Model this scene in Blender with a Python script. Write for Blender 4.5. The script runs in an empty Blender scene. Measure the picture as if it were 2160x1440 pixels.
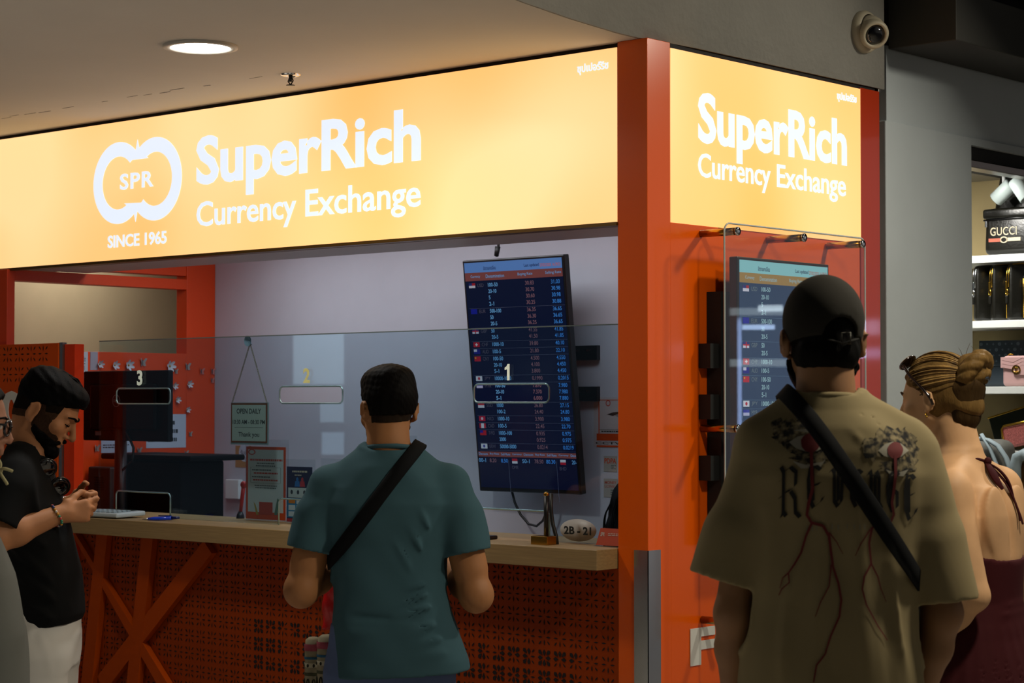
import bpy, bmesh, math, random
import numpy as np
from mathutils import Vector, Matrix
from mathutils.bvhtree import BVHTree
SC = bpy.context.scene
COL = SC.collection
PI = math.pi

# ---------------------------------------------------------------- camera
FPX = 4238.0                      # focal length in pixels of a 2160 px wide frame
CAM = np.array([4.117, -5.305, 1.62])
FWD0 = np.array([-0.6649, 0.7469, 0.0]); FWD0 /= np.linalg.norm(FWD0)
RGT = np.array([FWD0[1], -FWD0[0], 0.0]); UPW = np.array([0, 0, 1.0])
PITCH = math.atan(127.0 / FPX)
FWD = FWD0 * math.cos(PITCH) + UPW * math.sin(PITCH)
CUP = -FWD0 * math.sin(PITCH) + UPW * math.cos(PITCH)
cd = bpy.data.cameras.new('camera'); cam = bpy.data.objects.new('camera', cd); COL.objects.link(cam)
cd.sensor_width = 36.0; cd.lens = FPX / 2160.0 * 36.0
cd.clip_start = 0.05; cd.clip_end = 200
cam.location = CAM
cam.rotation_euler = (PI / 2 + PITCH, 0, math.atan2(-FWD0[0], FWD0[1]))
cd.dof.use_dof = True; cd.dof.focus_distance = 7.0; cd.dof.aperture_fstop = 7.1
SC.camera = cam

# ---------------------------------------------------------------- view, world and the big lights
SC.view_settings.view_transform = 'Standard'; SC.view_settings.look = 'None'
SC.view_settings.gamma = 1.0; SC.view_settings.use_curve_mapping = False
SC.view_settings.exposure = 0.0
W = bpy.data.worlds.new('World'); SC.world = W; W.use_nodes = True
def build_world():
    nt = W.node_tree; nt.nodes.clear()
    out = nt.nodes.new('ShaderNodeOutputWorld'); bg = nt.nodes.new('ShaderNodeBackground')
    tc = nt.nodes.new('ShaderNodeTexCoord')
    def lobe(d, e0, e1, col):
        v = Vector(d).normalized()
        dot = nt.nodes.new('ShaderNodeVectorMath'); dot.operation = 'DOT_PRODUCT'; dot.inputs[1].default_value = v
        nt.links.new(tc.outputs['Generated'], dot.inputs[0])
        mr = nt.nodes.new('ShaderNodeMapRange'); mr.interpolation_type = 'SMOOTHSTEP'
        mr.inputs[1].default_value = e0; mr.inputs[2].default_value = e1
        nt.links.new(dot.outputs['Value'], mr.inputs[0])
        mx = nt.nodes.new('ShaderNodeMixRGB'); mx.inputs[1].default_value = (0, 0, 0, 1); mx.inputs[2].default_value = (*col, 1)
        nt.links.new(mr.outputs[0], mx.inputs[0]); return mx.outputs[0]
    def patch(d, w, h, col):
        d = Vector(d).normalized(); u = d.cross(Vector((0, 0, 1))).normalized(); v = u.cross(d)
        def dt(a):
            n = nt.nodes.new('ShaderNodeVectorMath'); n.operation = 'DOT_PRODUCT'; n.inputs[1].default_value = a; nt.links.new(tc.outputs['Generated'], n.inputs[0]); return n.outputs['Value']
        def mth(op, a, b=None):
            n = nt.nodes.new('ShaderNodeMath'); n.operation = op
            for i, x in enumerate((a, b)):
                if x is None: continue
                if isinstance(x, (int, float)): n.inputs[i].default_value = x
                else: nt.links.new(x, n.inputs[i])
            return n.outputs[0]
        f = dt(d); m = mth('GREATER_THAN', f, .2)
        for ax, k in ((u, w), (v, h)):
            mr = nt.nodes.new('ShaderNodeMapRange'); mr.interpolation_type = 'SMOOTHSTEP'; mr.inputs[1].default_value = k * 1.06; mr.inputs[2].default_value = k * .94
            nt.links.new(mth('ABSOLUTE', mth('DIVIDE', dt(ax), f)), mr.inputs[0]); m = mth('MULTIPLY', m, mr.outputs[0])
        mx = nt.nodes.new('ShaderNodeMixRGB'); mx.inputs[1].default_value = (0, 0, 0, 1); mx.inputs[2].default_value = (*col, 1); nt.links.new(m, mx.inputs[0]); return mx.outputs[0]
    acc = None
    for l in WORLD_LOBES + REFLECTION_PATCHES:
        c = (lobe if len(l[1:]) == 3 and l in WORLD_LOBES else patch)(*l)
        if acc is None: acc = c; continue
        a = nt.nodes.new('ShaderNodeMixRGB'); a.blend_type = 'ADD'; a.inputs[0].default_value = 1
        nt.links.new(acc, a.inputs[1]); nt.links.new(c, a.inputs[2]); acc = a.outputs[0]
    nt.links.new(acc, bg.inputs[0]); bg.inputs[1].default_value = 1.0
    nt.links.new(bg.outputs[0], out.inputs[0])
# the mall beyond the frame: dim all round, bright shop fronts across the passage
WORLD_LOBES = [((0, 0, 1), -1.2, -1.1, (.010, .0105, .011)),
               ((1, .35, .12), .55, .95, (.15, .14, .12)),
               ((-.70, -.72, .05), .94, .985, (.035, .05, .065)),
               ((.60, .78, .10), .972, .992, (.16, .16, .20))]
# patches added to the world for shops opposite, aimed to reflect in glass and panels: direction, half width, half height, colour
REFLECTION_PATCHES = [((-0.7333, -0.6796, 0.0216), .0125, .0130, (1.5, 2.0, 2.3)), ((-0.7289, -0.6846, -0.0031), .0058, .0070, (1.0, 1.4, 1.7)), ((-0.7284, -0.6848, -0.0206), .0055, .0055, (1.0, 1.4, 1.8)),
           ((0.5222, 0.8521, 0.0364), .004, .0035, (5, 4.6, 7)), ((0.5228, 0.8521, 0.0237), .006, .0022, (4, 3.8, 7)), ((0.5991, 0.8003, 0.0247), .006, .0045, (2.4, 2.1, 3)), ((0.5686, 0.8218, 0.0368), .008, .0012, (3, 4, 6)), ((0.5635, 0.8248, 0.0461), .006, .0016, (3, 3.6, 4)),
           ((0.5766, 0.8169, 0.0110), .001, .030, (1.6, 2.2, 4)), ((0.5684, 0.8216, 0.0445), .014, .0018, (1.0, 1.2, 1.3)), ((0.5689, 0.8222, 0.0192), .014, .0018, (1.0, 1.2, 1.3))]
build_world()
def area(name, loc, target, size, power, color=(1, 1, 1), spread=PI, sy=None, shape=None):
    l = bpy.data.lights.new(name, 'AREA'); l.energy = power; l.color = color; l.spread = spread
    l.size = size; l.shape = shape or ('RECTANGLE' if sy else 'SQUARE')
    if sy: l.size_y = sy
    o = bpy.data.objects.new(name, l); COL.objects.link(o); o.location = loc
    o.rotation_euler = (Vector(target) - Vector(loc)).to_track_quat('-Z', 'Y').to_euler(); return o
area('corridor_downlight', (2.4, -.55, 3.25), (1.6, -1.0, 1.3), 0.22, 32, (1, .90, .72), 2.6, shape='DISK')
area('corridor_downlight', (1.5, 1.5, 3.30), (.6, .5, 1.0), 0.22, 20, (1, .92, .76), 2.4, shape='DISK')
area('counter_downlight', (-1.245, -.89, 2.82), (-1.245, -.89, 0), 0.20, 11, (1, .97, .90), 2.8, shape='DISK')
area('floor_bounce_fill', (-2.9, -3.5, 2.78), (-2.9, -3.5, 0), 0.25, 25, (1, .98, .95), 1.35, shape='DISK')  # unseen lamps added so light bounced off the floor brightens the ceiling
area('floor_bounce_fill', (.3, -3.7, 2.78), (.3, -3.7, 0), 0.25, 25, (1, .98, .95), 1.35, shape='DISK')  # second added lamp for the floor bounce
area('booth_panel', (-1.9, .62, 2.5), (-1.9, .62, 0), 2.6, 15, (.88, .93, 1.0), PI, sy=.3)
area('booth_panel', (-2.9, .62, 2.5), (-2.9, .62, 0), 0.3, 1.6, (.86, .93, 1.0), 2.6)
area('bag_shop_panel', (-.35, 2.45, 2.62), (-.3, 2.95, 1.6), 0.25, 13, (1, .97, .90), 2.6)
area('partition_fill', (-4.25, 1.0, 2.7), (-4.6, .8, 1.8), 0.25, 5, (1, .95, .85), 2.6)  # unseen lamp added to brighten the beige partition behind the opening
area('bag_shop_panel', (-.5, 3.3, 2.9), (-.4, 3.2, 1.0), 0.25, 2, (1, .93, .75), 2.6)
# ---------------------------------------------------------------- pixel to place (on known real planes)
def ray(px, py): return FWD + (px - 1080) / FPX * RGT - (py - 720) / FPX * CUP
def onx(px, py, x): q = ray(px, py); return CAM + q * ((x - CAM[0]) / q[0])
def ony(px, py, y): q = ray(px, py); return CAM + q * ((y - CAM[1]) / q[1])
def onz(px, py, z): q = ray(px, py); return CAM + q * ((z - CAM[2]) / q[2])

# ---------------------------------------------------------------- materials
def lin(h):
    if not isinstance(h, str): return tuple(h)
    h = h.lstrip('#'); o = []
    for i in (0, 2, 4):
        c = int(h[i:i + 2], 16) / 255.0
        o.append(c / 12.92 if c <= .04045 else ((c + .055) / 1.055) ** 2.4)
    return tuple(o)
MATS = {}
def mat(name, col, rough=.5, metal=0., emit=None, estr=1., var=0., vscale=8., bump=0., bscale=60., coat=0., spec=.5, stretch=None, bdist=.01):
    if name in MATS: return MATS[name]
    m = bpy.data.materials.new(name); m.use_nodes = True; MATS[name] = m
    nt = m.node_tree; b = nt.nodes['Principled BSDF']; c = lin(col)
    b.inputs['Base Color'].default_value = (*c, 1); b.inputs['Roughness'].default_value = rough
    b.inputs['Metallic'].default_value = metal; b.inputs['Specular IOR Level'].default_value = spec
    b.inputs['Coat Weight'].default_value = coat; b.inputs['Coat Roughness'].default_value = .04
    if emit is not None:
        b.inputs['Emission Color'].default_value = (*lin(emit), 1); b.inputs['Emission Strength'].default_value = estr
    if var or bump:
        tc = nt.nodes.new('ShaderNodeTexCoord'); src = tc.outputs['Object']
        if stretch:
            mp = nt.nodes.new('ShaderNodeMapping'); mp.inputs['Scale'].default_value = stretch
            nt.links.new(src, mp.inputs[0]); src = mp.outputs[0]
    if var:
        n = nt.nodes.new('ShaderNodeTexNoise'); n.inputs['Scale'].default_value = vscale; n.inputs['Detail'].default_value = 5
        nt.links.new(src, n.inputs['Vector'])
        r = nt.nodes.new('ShaderNodeValToRGB'); r.color_ramp.elements[0].position = .3; r.color_ramp.elements[1].position = .7
        r.color_ramp.elements[0].color = (*[x * (1 - var) for x in c], 1); r.color_ramp.elements[1].color = (*[min(1, x * (1 + var)) for x in c], 1)
        nt.links.new(n.outputs['Fac'], r.inputs[0]); nt.links.new(r.outputs[0], b.inputs['Base Color'])
    if bump:
        n2 = nt.nodes.new('ShaderNodeTexNoise'); n2.inputs['Scale'].default_value = bscale; n2.inputs['Detail'].default_value = 4
        nt.links.new(src, n2.inputs['Vector'])
        bp = nt.nodes.new('ShaderNodeBump'); bp.inputs['Strength'].default_value = bump; bp.inputs['Distance'].default_value = bdist
        nt.links.new(n2.outputs['Fac'], bp.inputs['Height']); nt.links.new(bp.outputs[0], b.inputs['Normal'])
    return m
def glass_mat(name, tint=(.93, .97, .97), refl=.09, rough=.0):
    if name in MATS: return MATS[name]
    m = bpy.data.materials.new(name); m.use_nodes = True; MATS[name] = m
    nt = m.node_tree; nt.nodes.clear()
    o = nt.nodes.new('ShaderNodeOutputMaterial'); mx = nt.nodes.new('ShaderNodeMixShader')
    t = nt.nodes.new('ShaderNodeBsdfTransparent'); t.inputs[0].default_value = (*tint, 1)
    g = nt.nodes.new('ShaderNodeBsdfGlossy'); g.inputs['Roughness'].default_value = rough
    f = nt.nodes.new('ShaderNodeLayerWeight'); p = nt.nodes.new('ShaderNodeMath'); p.operation = 'POWER'; p.inputs[1].default_value = 4.5
    k = nt.nodes.new('ShaderNodeMath'); k.operation = 'ADD'; k.inputs[1].default_value = refl; k.use_clamp = True
    nt.links.new(f.outputs['Facing'], p.inputs[0]); nt.links.new(p.outputs[0], k.inputs[0]); nt.links.new(k.outputs[0], mx.inputs[0])
    nt.links.new(t.outputs[0], mx.inputs[1]); nt.links.new(g.outputs[0], mx.inputs[2]); nt.links.new(mx.outputs[0], o.inputs[0])
    return m

# ---------------------------------------------------------------- objects
def tag(o, label=None, cat=None, group=None, kind=None):
    if label: o['label'] = label
    if cat: o['category'] = cat
    if group: o['group'] = group
    if kind: o['kind'] = kind
    return o
def thing(name, label, cat, loc=(0, 0, 0), group=None, rot=(0, 0, 0)):
    o = bpy.data.objects.new(name, None); COL.objects.link(o); o.location = loc; o.rotation_euler = rot; o.empty_display_size = .1
    return tag(o, label, cat, group)
def link_mesh(name, me, m=None, parent=None):
    o = bpy.data.objects.new(name, me); COL.objects.link(o)
    if m:
        me.materials.clear()
        for mm in (m if isinstance(m, (list, tuple)) else [m]): me.materials.append(mm)
    if parent:
        o.parent = parent
        bpy.context.view_layer.update()
        o.matrix_parent_inverse = parent.matrix_world.inverted()
    return o
class MB:
    """collects shapes given in world coordinates and links them as ONE mesh object"""
    def __init__(s): s.v = []; s.f = []; s.sm = []; s.mi = []
    def add(s, vs, fs, smooth=False, mi=0):
        b = len(s.v); s.v += [tuple(map(float, v)) for v in vs]
        for f in fs: s.f.append([b + i for i in f]); s.sm.append(smooth); s.mi.append(mi)
        return s
    def bm(s, bm, M=None, smooth=False, mi=0):
        bm.verts.ensure_lookup_table(); bm.verts.index_update()
        vs = [(M @ v.co) if M else v.co for v in bm.verts]
        s.add(vs, [[v.index for v in f.verts] for f in bm.faces], smooth, mi); bm.free(); return s
    def box(s, a, b, bev=0., M=None, mi=0, seg=2):
        bm = bmesh.new(); bmesh.ops.create_cube(bm, size=1)
        a, b = np.minimum(a, b), np.maximum(a, b)
        for v in bm.verts: v.co = Vector([(a[i] + b[i]) / 2 + v.co[i] * (b[i] - a[i]) for i in range(3)])
        if bev: bmesh.ops.bevel(bm, geom=bm.edges[:], offset=bev, segments=seg, affect='EDGES', profile=.5)
        return s.bm(bm, M, False, mi)
    def tube(s, pts, r, n=10, caps=True, closed=False, mi=0, flat=1.0, nrm=None):
        P = [np.array(p, float) for p in pts]; k = len(P); rs = r if isinstance(r, (list, tuple, np.ndarray)) else [r] * k
        vs = []; up0 = None
        for i in range(k):
            t = (P[(i + 1) % k] - P[i - 1]) if closed else (P[min(i + 1, k - 1)] - P[max(i - 1, 0)])
            t = t / (np.linalg.norm(t) + 1e-12)
            if nrm is not None: up = np.array(nrm[i] if np.ndim(nrm) > 1 else nrm, float)
            else: up = up0 if up0 is not None else (np.array([0, 0, 1.]) if abs(t[2]) < .9 else np.array([1., 0, 0]))
            sd = np.cross(t, up); sd /= np.linalg.norm(sd) + 1e-12; up = np.cross(sd, t); up0 = up
            for j in range(n):
                a = 2 * PI * j / n; vs.append(P[i] + rs[i] * (math.cos(a) * sd + flat * math.sin(a) * up))
        fs = []
        for i in range(k if closed else k - 1):
            for j in range(n):
                a, b = i * n + j, i * n + (j + 1) % n; c, d = ((i + 1) % k) * n + (j + 1) % n, ((i + 1) % k) * n + j
                fs.append([a, b, c, d])
        s.add(vs, fs, True, mi)
        if caps and not closed:
            s.add(vs[:n], [list(range(n - 1, -1, -1))], False, mi); s.add(vs[-n:], [list(range(n))], False, mi)
        return s
    def cyl(s, p, q, r, r2=None, n=24, mi=0): return s.tube([p, q], [r, r if r2 is None else r2], n, mi=mi)
    def lathe(s, c, prof, n=32, axis=(0, 0, 1), mi=0, smooth=True):
        ax = Vector(axis).normalized(); R = Vector((0, 0, 1)).rotation_difference(ax).to_matrix(); c = Vector(c); vs = []
        for (r, h) in prof:
            for j in range(n):
                a = 2 * PI * j / n; vs.append(c + R @ Vector((r * math.cos(a), r * math.sin(a), h)))
        fs = [[i * n + j, i * n + (j + 1) % n, (i + 1) * n + (j + 1) % n, (i + 1) * n + j] for i in range(len(prof) - 1) for j in range(n)]
        return s.add(vs, fs, smooth, mi)
    def ell(s, c, r, R=None, u=24, v=14, mi=0):
        vs = []; R = R if R is not None else np.eye(3)
        for i in range(v + 1):
            for j in range(u):
                th, ph = PI * i / v, 2 * PI * j / u
                vs.append(np.array(c) + R @ (np.array(r) * np.array([math.sin(th) * math.cos(ph), math.sin(th) * math.sin(ph), math.cos(th)])))
        fs = [[i * u + j, (i + 1) * u + j, (i + 1) * u + (j + 1) % u, i * u + (j + 1) % u] for i in range(v) for j in range(u)]
        return s.add(vs, fs, True, mi)
    def build(s, name, m=None, parent=None):
        me = bpy.data.meshes.new(name); me.from_pydata(s.v, [], s.f); me.update()
        me.polygons.foreach_set('use_smooth', s.sm)
        o = link_mesh(name, me, m, parent)
        if any(s.mi): me.polygons.foreach_set('material_index', s.mi)
        bm = bmesh.new(); bm.from_mesh(me); bmesh.ops.remove_doubles(bm, verts=bm.verts, dist=1e-6); bmesh.ops.recalc_face_normals(bm, faces=bm.faces); bm.to_mesh(me); bm.free()
        return o
class Frame:
    """a flat face in the place: origin, across, up, outward"""
    def __init__(s, O, U, V): s.O = np.array(O, float); s.U = np.array(U, float); s.V = np.array(V, float); s.N = np.cross(s.U, s.V)
    def p(s, u, v, n=0.): return s.O + u * s.U + v * s.V + n * s.N
    def M(s, u=0, v=0, n=0.):
        o = s.p(u, v, n); return Matrix(((s.U[0], s.V[0], s.N[0], o[0]), (s.U[1], s.V[1], s.N[1], o[1]), (s.U[2], s.V[2], s.N[2], o[2]), (0, 0, 0, 1)))
FACE = lambda y: Frame((0, y, 0), (1, 0, 0), (0, 0, 1))          # looks to -Y, u = X, v = Z
SIDE = lambda x: Frame((x, 0, 0), (0, 1, 0), (0, 0, 1))          # looks to +X, u = Y, v = Z
def curve_geo(cu):
    o = bpy.data.objects.new('tmp', cu); COL.objects.link(o); dg = bpy.context.evaluated_depsgraph_get()
    me = bpy.data.meshes.new_from_object(o.evaluated_get(dg)); bpy.data.objects.remove(o)
    vs = np.array([v.co[:] for v in me.vertices]) if len(me.vertices) else np.zeros((0, 3)); fs = [list(p.vertices) for p in me.polygons]
    bpy.data.meshes.remove(me); bpy.data.curves.remove(cu); return vs, fs
TXT = {}
def text_geo(s, depth=.002, bold=0., spacing=1., res=3):
    key = (s, depth, bold, spacing, res)
    if key not in TXT:
        cu = bpy.data.curves.new('t', 'FONT'); cu.body = s; cu.size = 1; cu.extrude = depth; cu.offset = bold; cu.space_character = spacing; cu.resolution_u = res
        TXT[key] = curve_geo(cu)
    vs, fs = TXT[key]; return vs.copy(), fs
def text(mb, s, fr, box, n=0., depth=.002, bold=0., spacing=1., mi=0, res=3, shear=0.):
    """writes s into box (u0, u1, v0, v1); u1 or v1 None keeps the letters' own proportions"""
    vs, fs = text_geo(s, .01, bold, spacing, res)
    if not len(vs): return mb
    lo, hi = vs.min(0), vs.max(0); w, h = hi[0] - lo[0], hi[1] - lo[1]
    u0, u1, v0, v1 = box
    sv = (v1 - v0) / h if v1 is not None else None; su = (u1 - u0) / w if u1 is not None else None
    su = sv if su is None else su; sv = su if sv is None else sv
    out = []
    for v in vs:
        a = (v[0] - lo[0]) * su; b = (v[1] - lo[1]) * sv
        out.append(fr.p(u0 + a + shear * b, v0 + b, n + (depth if v[2] > 0 else 0)))
    return mb.add(out, fs, False, mi)
def flat_shape(mb, loops, fr, n=0., depth=.002, mi=0, bev=0.):
    """filled outline with holes, in a face's own (u, v)"""
    cu = bpy.data.curves.new('c', 'CURVE'); cu.dimensions = '2D'; cu.fill_mode = 'BOTH'; cu.extrude = depth / 2; cu.bevel_depth = bev
    for L in loops:
        sp = cu.splines.new('POLY'); sp.points.add(len(L) - 1); sp.use_cyclic_u = True
        for i, (a, b) in enumerate(L): sp.points[i].co = (a, b, 0, 1)
    vs, fs = curve_geo(cu); return mb.add([fr.p(v[0], v[1], n + depth / 2 + v[2]) for v in vs], fs, False, mi)
def rrect(u0, u1, v0, v1, r, k=6):
    o = []
    for (cx, cy, a0) in ((u1 - r, v1 - r, 0), (u0 + r, v1 - r, 90), (u0 + r, v0 + r, 180), (u1 - r, v0 + r, 270)):
        for i in range(k + 1):
            a = math.radians(a0 + 90 * i / k); o.append((cx + r * math.cos(a), cy + r * math.sin(a)))
    return o
def rect(mb, fr, u0, u1, v0, v1, n=0., depth=.002, mi=0):
    P = [fr.p(u, v, m) for m in (n, n + depth) for (u, v) in ((u0, v0), (u1, v0), (u1, v1), (u0, v1))]
    return mb.add(P, [[3, 2, 1, 0], [4, 5, 6, 7], [0, 1, 5, 4], [1, 2, 6, 5], [2, 3, 7, 6], [3, 0, 4, 7]], False, mi)
def copy_tree(o, parent=None):
    c = o.copy(); COL.objects.link(c)
    if parent: c.parent = parent
    for ch in list(o.children): copy_tree(ch, c)
    return c
def lines_of_text(mb, fr, u0, u1, v0, v1, rows, mi=0, n=.001, seed=1, centre=False):
    """print too small to read: rows of short dark dashes"""
    rnd = random.Random(seed); h = (v1 - v0) / rows
    for i in range(rows):
        v = v1 - (i + .75) * h; w = (u1 - u0) * rnd.uniform(.65, 1); u = u0 + ((u1 - u0 - w) / 2 if centre else 0); e = u + w
        while u < e - .004:
            l = min(rnd.uniform(.006, .016), e - u); rect(mb, fr, u, u + l, v, v + h * .45, n, .0006, mi); u += l + .003
    return mb
# ---------------------------------------------------------------- shared materials
plaster = mat('grey_plaster', '#9a9890', .8, var=.08, vscale=3, bump=.15, bscale=40)
ceil_m = mat('ceiling_paint', '#d6d0c6', .8, var=.03, vscale=2, bump=.08, bscale=25)
white_wall = mat('booth_white_laminate', '#b8b9c2', .45, var=.02)
orange = mat('orange_gloss_panel', '#e65a00', .24, coat=.2, bump=.03, bscale=2.5)
orange_sat = mat('orange_satin_panel', '#d8420c', .38)
orange_deep = mat('orange_edge', '#a83205', .35)
dark_gap = mat('dark_gap', '#0a0806', .8)
wood = mat('pale_wood', '#94794f', .45, var=.14, vscale=6, stretch=(1, 9, 30), bump=.03, bscale=20)
steel = mat('brushed_steel', '#c8c8c4', .22, 1.0)
chrome = mat('chrome', '#d8dadc', .08, 1.0)
brass = mat('brass', '#b98a38', .25, 1.0)
black_pl = mat('black_plastic', '#0b0b0d', .35)
black_matt = mat('black_matt', '#090909', .7)
white_pl = mat('white_plastic', '#d8d9d8', .4)
acrylic = glass_mat('clear_acrylic', (.95, .965, .96), .045)
pane_m = glass_mat('glass_pane', (.82, .90, .94), .035)
edge_m = mat('glass_edge', '#5f7f7c', .1, coat=.5)
HC, HS0, HS1 = 2.84, 2.228, 2.822            # ceiling, underside and top of the light boxes

# ---------------------------------------------------------------- the setting
tag(MB().box((-9, -9, -.06), (9, 9, 0)).build('floor', mat('floor_tile', '#b8b2a8', .3, var=.1, vscale=2)), kind='structure')
# low ceiling over the counter side; its outer edge runs out from the corner in a shallow curve
def ceiling():
    mb = MB(); edge = [(-.045, .2), (-.04, .014), (-.03, -.128), (.013, -.422), (.075, -.72), (.17, -1.1), (.30, -1.7), (.42, -2.6), (.5, -4.0)]
    P = edge + [(-7, -4.0), (-7, 3.2), (-.045, 3.2)]
    vs = [(x, y, HC) for x, y in P] + [(x, y, HC + .15) for x, y in P]; n = len(P)
    mb.add(vs, [list(range(n - 1, -1, -1)), list(range(n, 2 * n))] + [[i, (i + 1) % n, n + (i + 1) % n, n + i] for i in range(n)])
    return tag(mb.build('ceiling', ceil_m), kind='structure')
ceiling()
def fascia():
    mb = MB(); edge = [(0, 1.512), (0, .3), (-.012, .1), (-.025, -.02), (-.02, -.128), (.023, -.422), (.085, -.72), (.18, -1.1), (.31, -1.7), (.43, -2.6), (.51, -4.0)]
    n = len(edge); vs = []
    for (x, y) in edge: vs += [(x, y, HC + .001), (x, y, 4.6), (x - .012, y, 4.6), (x - .012, y, HC + .001)]
    fs = [[4 * i + a, 4 * i + b, 4 * i + 4 + b, 4 * i + 4 + a] for i in range(n - 1) for a, b in ((0, 1), (1, 2), (2, 3), (3, 0))]
    mb.add(vs, fs, True); return tag(mb.build('wall_upper', plaster), kind='structure')
fascia()
# crack and paint flakes on the ceiling, parallel to the light box
mb = MB(); rnd = random.Random(3)
for i in range(26):
    x = -3.9 + i * .09; y = -.33 + .012 * math.sin(i * 2.1)
    if rnd.random() < .8: mb.box((x, y, HC - .0006), (x + rnd.uniform(.03, .09), y + rnd.uniform(.002, .007), HC + .0004))
tag(mb.build('trim_1', mat('paint_crack', '#57524c', .9)), kind='structure')

# dark shadow gap over the boxes, soffit of the boxes
tag(MB().box((-5, .02, HS1), (-.13, .3, HC)).box((-.3, .128, HS1), (-.012, 1.46, HC + .0)).build('trim_2', dark_gap), kind='structure')
tag(MB().box((-3.66, .12, HS0 - .004), (-.13, .42, HS0 + .02)).build('trim_3', mat('soffit_laminate', '#a9a3a4', .5)), kind='structure')
tag(MB().box((-5, -.006, HS0 - .012), (-.128, .03, HS0)).build('trim_4', mat('gilt_edge', '#6a4a1a', .4, .6)), kind='structure')

# corner post
tag(MB().box((-.127, 0, 0), (0, .128, HC), .002).build('wall_corner', orange), kind='structure')
g = thing('corner_guard', 'mirror steel kick guard wrapped round the foot of the orange corner post', 'corner guard', (0, 0, 0))
MB().box((-.057, -.003, 0), (.003, -.0005, 1.125)).box((.0005, -.003, 0), (.003, .066, 1.125)).build('steel_plate', steel, g)

# orange side of the booth
tag(MB().box((-.13, .128, 0), (-.001, .405, HS0), .0015).box((-.13, .4075, 0), (-.006, 1.335, HS0), .0015).box((-.13, .128, HS0), (-.05, 1.335, HS1)).build('wall_right', orange), kind='structure')
tag(MB().box((-.13, 1.337, 0), (-.001, 1.475, HC - .012), .0015).build('trim_5', mat('orange_strip_shaded', '#b03207', .22, coat=.4)), kind='structure')  # orange darkened in its colour, as this strip gets less light

# grey column of the neighbour shop, with the open joint
wallg = mat('grey_wall_paint', '#b2babd', .75, var=.05, vscale=2.5, bump=.1, bscale=30)
tag(MB().box((-.3, 1.478, 0), (-.045, 1.54, 4.6)).build('trim_6', mat('joint_filler', '#6d675b', .9, var=.2, vscale=14)), kind='structure')
tag(MB().box((-.3, 1.519, 0), (0, 2.2, 2.721), .004).build('wall_column', wallg), kind='structure')
tag(MB().box((-.3, 1.545, 2.721), (-.012, 4.2, 3.02)).box((-.3, 2.2, 2.69), (-.006, 4.2, 2.721)).build('wall_lintel', wallg), kind='structure')
tag(MB().box((-.28, 2.2, 2.635), (-.03, 4.2, 2.69)).build('trim_7', dark_gap), kind='structure')
tag(MB().box((-.09, 2.2, 2.600), (-.02, 4.2, 2.632), .003).build('trim_8', mat('shutter_rail', '#8c8278', .3, .9)), kind='structure')
duct = tag(MB().box((0, 1.54, 3.003), (.30, 6.0, 3.20), .004).build('ceiling_duct', mat('charcoal_paint', '#2a2924', .7)), 'charcoal boxed duct running above the bag shop front', 'duct')
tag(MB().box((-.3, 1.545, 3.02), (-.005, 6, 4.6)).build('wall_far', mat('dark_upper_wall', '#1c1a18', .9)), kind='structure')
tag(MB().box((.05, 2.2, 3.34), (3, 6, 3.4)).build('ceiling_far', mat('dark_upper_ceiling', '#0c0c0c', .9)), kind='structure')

# inside of the booth: white back wall, orange left wall with the opening
XL, YB = -3.66, 1.2
tag(MB().box((XL, YB, 0), (-.13, YB + .06, 2.84)).build('wall_back', white_wall), kind='structure')
tag(MB().box((XL, .3, 2.56), (-.13, YB, 2.60)).build('ceiling_booth', mat('booth_ceiling', '#a9a4a2', .7)), kind='structure')
mb = MB()
mb.box((XL - .08, -.02, 0), (XL, 1.02, 1.856), .002).box((XL - .08, 1.02, 0), (XL, YB, 2.84), .002).box((XL - .08, .022, 2.172), (XL, 1.02, 2.222), .002).box((XL - .08, .31, 2.239), (XL - .004, 1.02, 2.84), .002)
mb.box((XL - .10, -.02, 1.856), (XL, .022, 2.222), .002)
tag(mb.build('wall_left', orange_sat), kind='structure')
# what shows through the opening: a beige partition and a steel profile
beige = mat('beige_partition', '#b8a888', .6, var=.03)
tag(MB().box((-4.72, -.6, 0), (-4.66, 2.6, 2.84)).build('wall_partition', beige), kind='structure')
tag(MB().box((-4.30, -.02, 0), (-4.24, .018, 2.84)).box((-4.30, .035, 0), (-4.24, .075, 2.84)).build('trim_9', mat('alu_profile', '#9aa3a8', .35, .7)), kind='structure')
tag(MB().box((-4.34, -.5, 0), (-4.28, -.03, 2.84)).build('wall_dark_panel', mat('dark_grey_panel', '#4d5350', .4)), kind='structure')
tag(MB().box((-4.30, .08, 0), (-4.26, .115, 2.84)).build('trim_10', mat('tan_strip', '#a58a5c', .6)), kind='structure')

# ---------------------------------------------------------------- light boxes
def sign_mat():
    m = bpy.data.materials.new('backlit_face'); m.use_nodes = True; nt = m.node_tree; b = nt.nodes['Principled BSDF']
    b.inputs['Base Color'].default_value = (.5, .25, .06, 1); b.inputs['Roughness'].default_value = .35
    tc = nt.nodes.new('ShaderNodeTexCoord'); n = nt.nodes.new('ShaderNodeTexNoise'); n.inputs['Scale'].default_value = .9; n.inputs['Detail'].default_value = 1
    nt.links.new(tc.outputs['Object'], n.inputs['Vector'])
    r = nt.nodes.new('ShaderNodeValToRGB'); r.color_ramp.elements[0].position = .30; r.color_ramp.elements[1].position = .60
    r.color_ramp.elements[0].color = (1.08, .475, .108, 1); r.color_ramp.elements[1].color = (1.15, .75, .35, 1)
    nt.links.new(n.outputs['Fac'], r.inputs[0]); nt.links.new(r.outputs[0], b.inputs['Emission Color']); b.inputs['Emission Strength'].default_value = .97
    return m
lit = sign_mat(); lit_white = mat('lit_lettering', '#8090a0', .35, emit='#e9f1ff', estr=.97)
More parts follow.
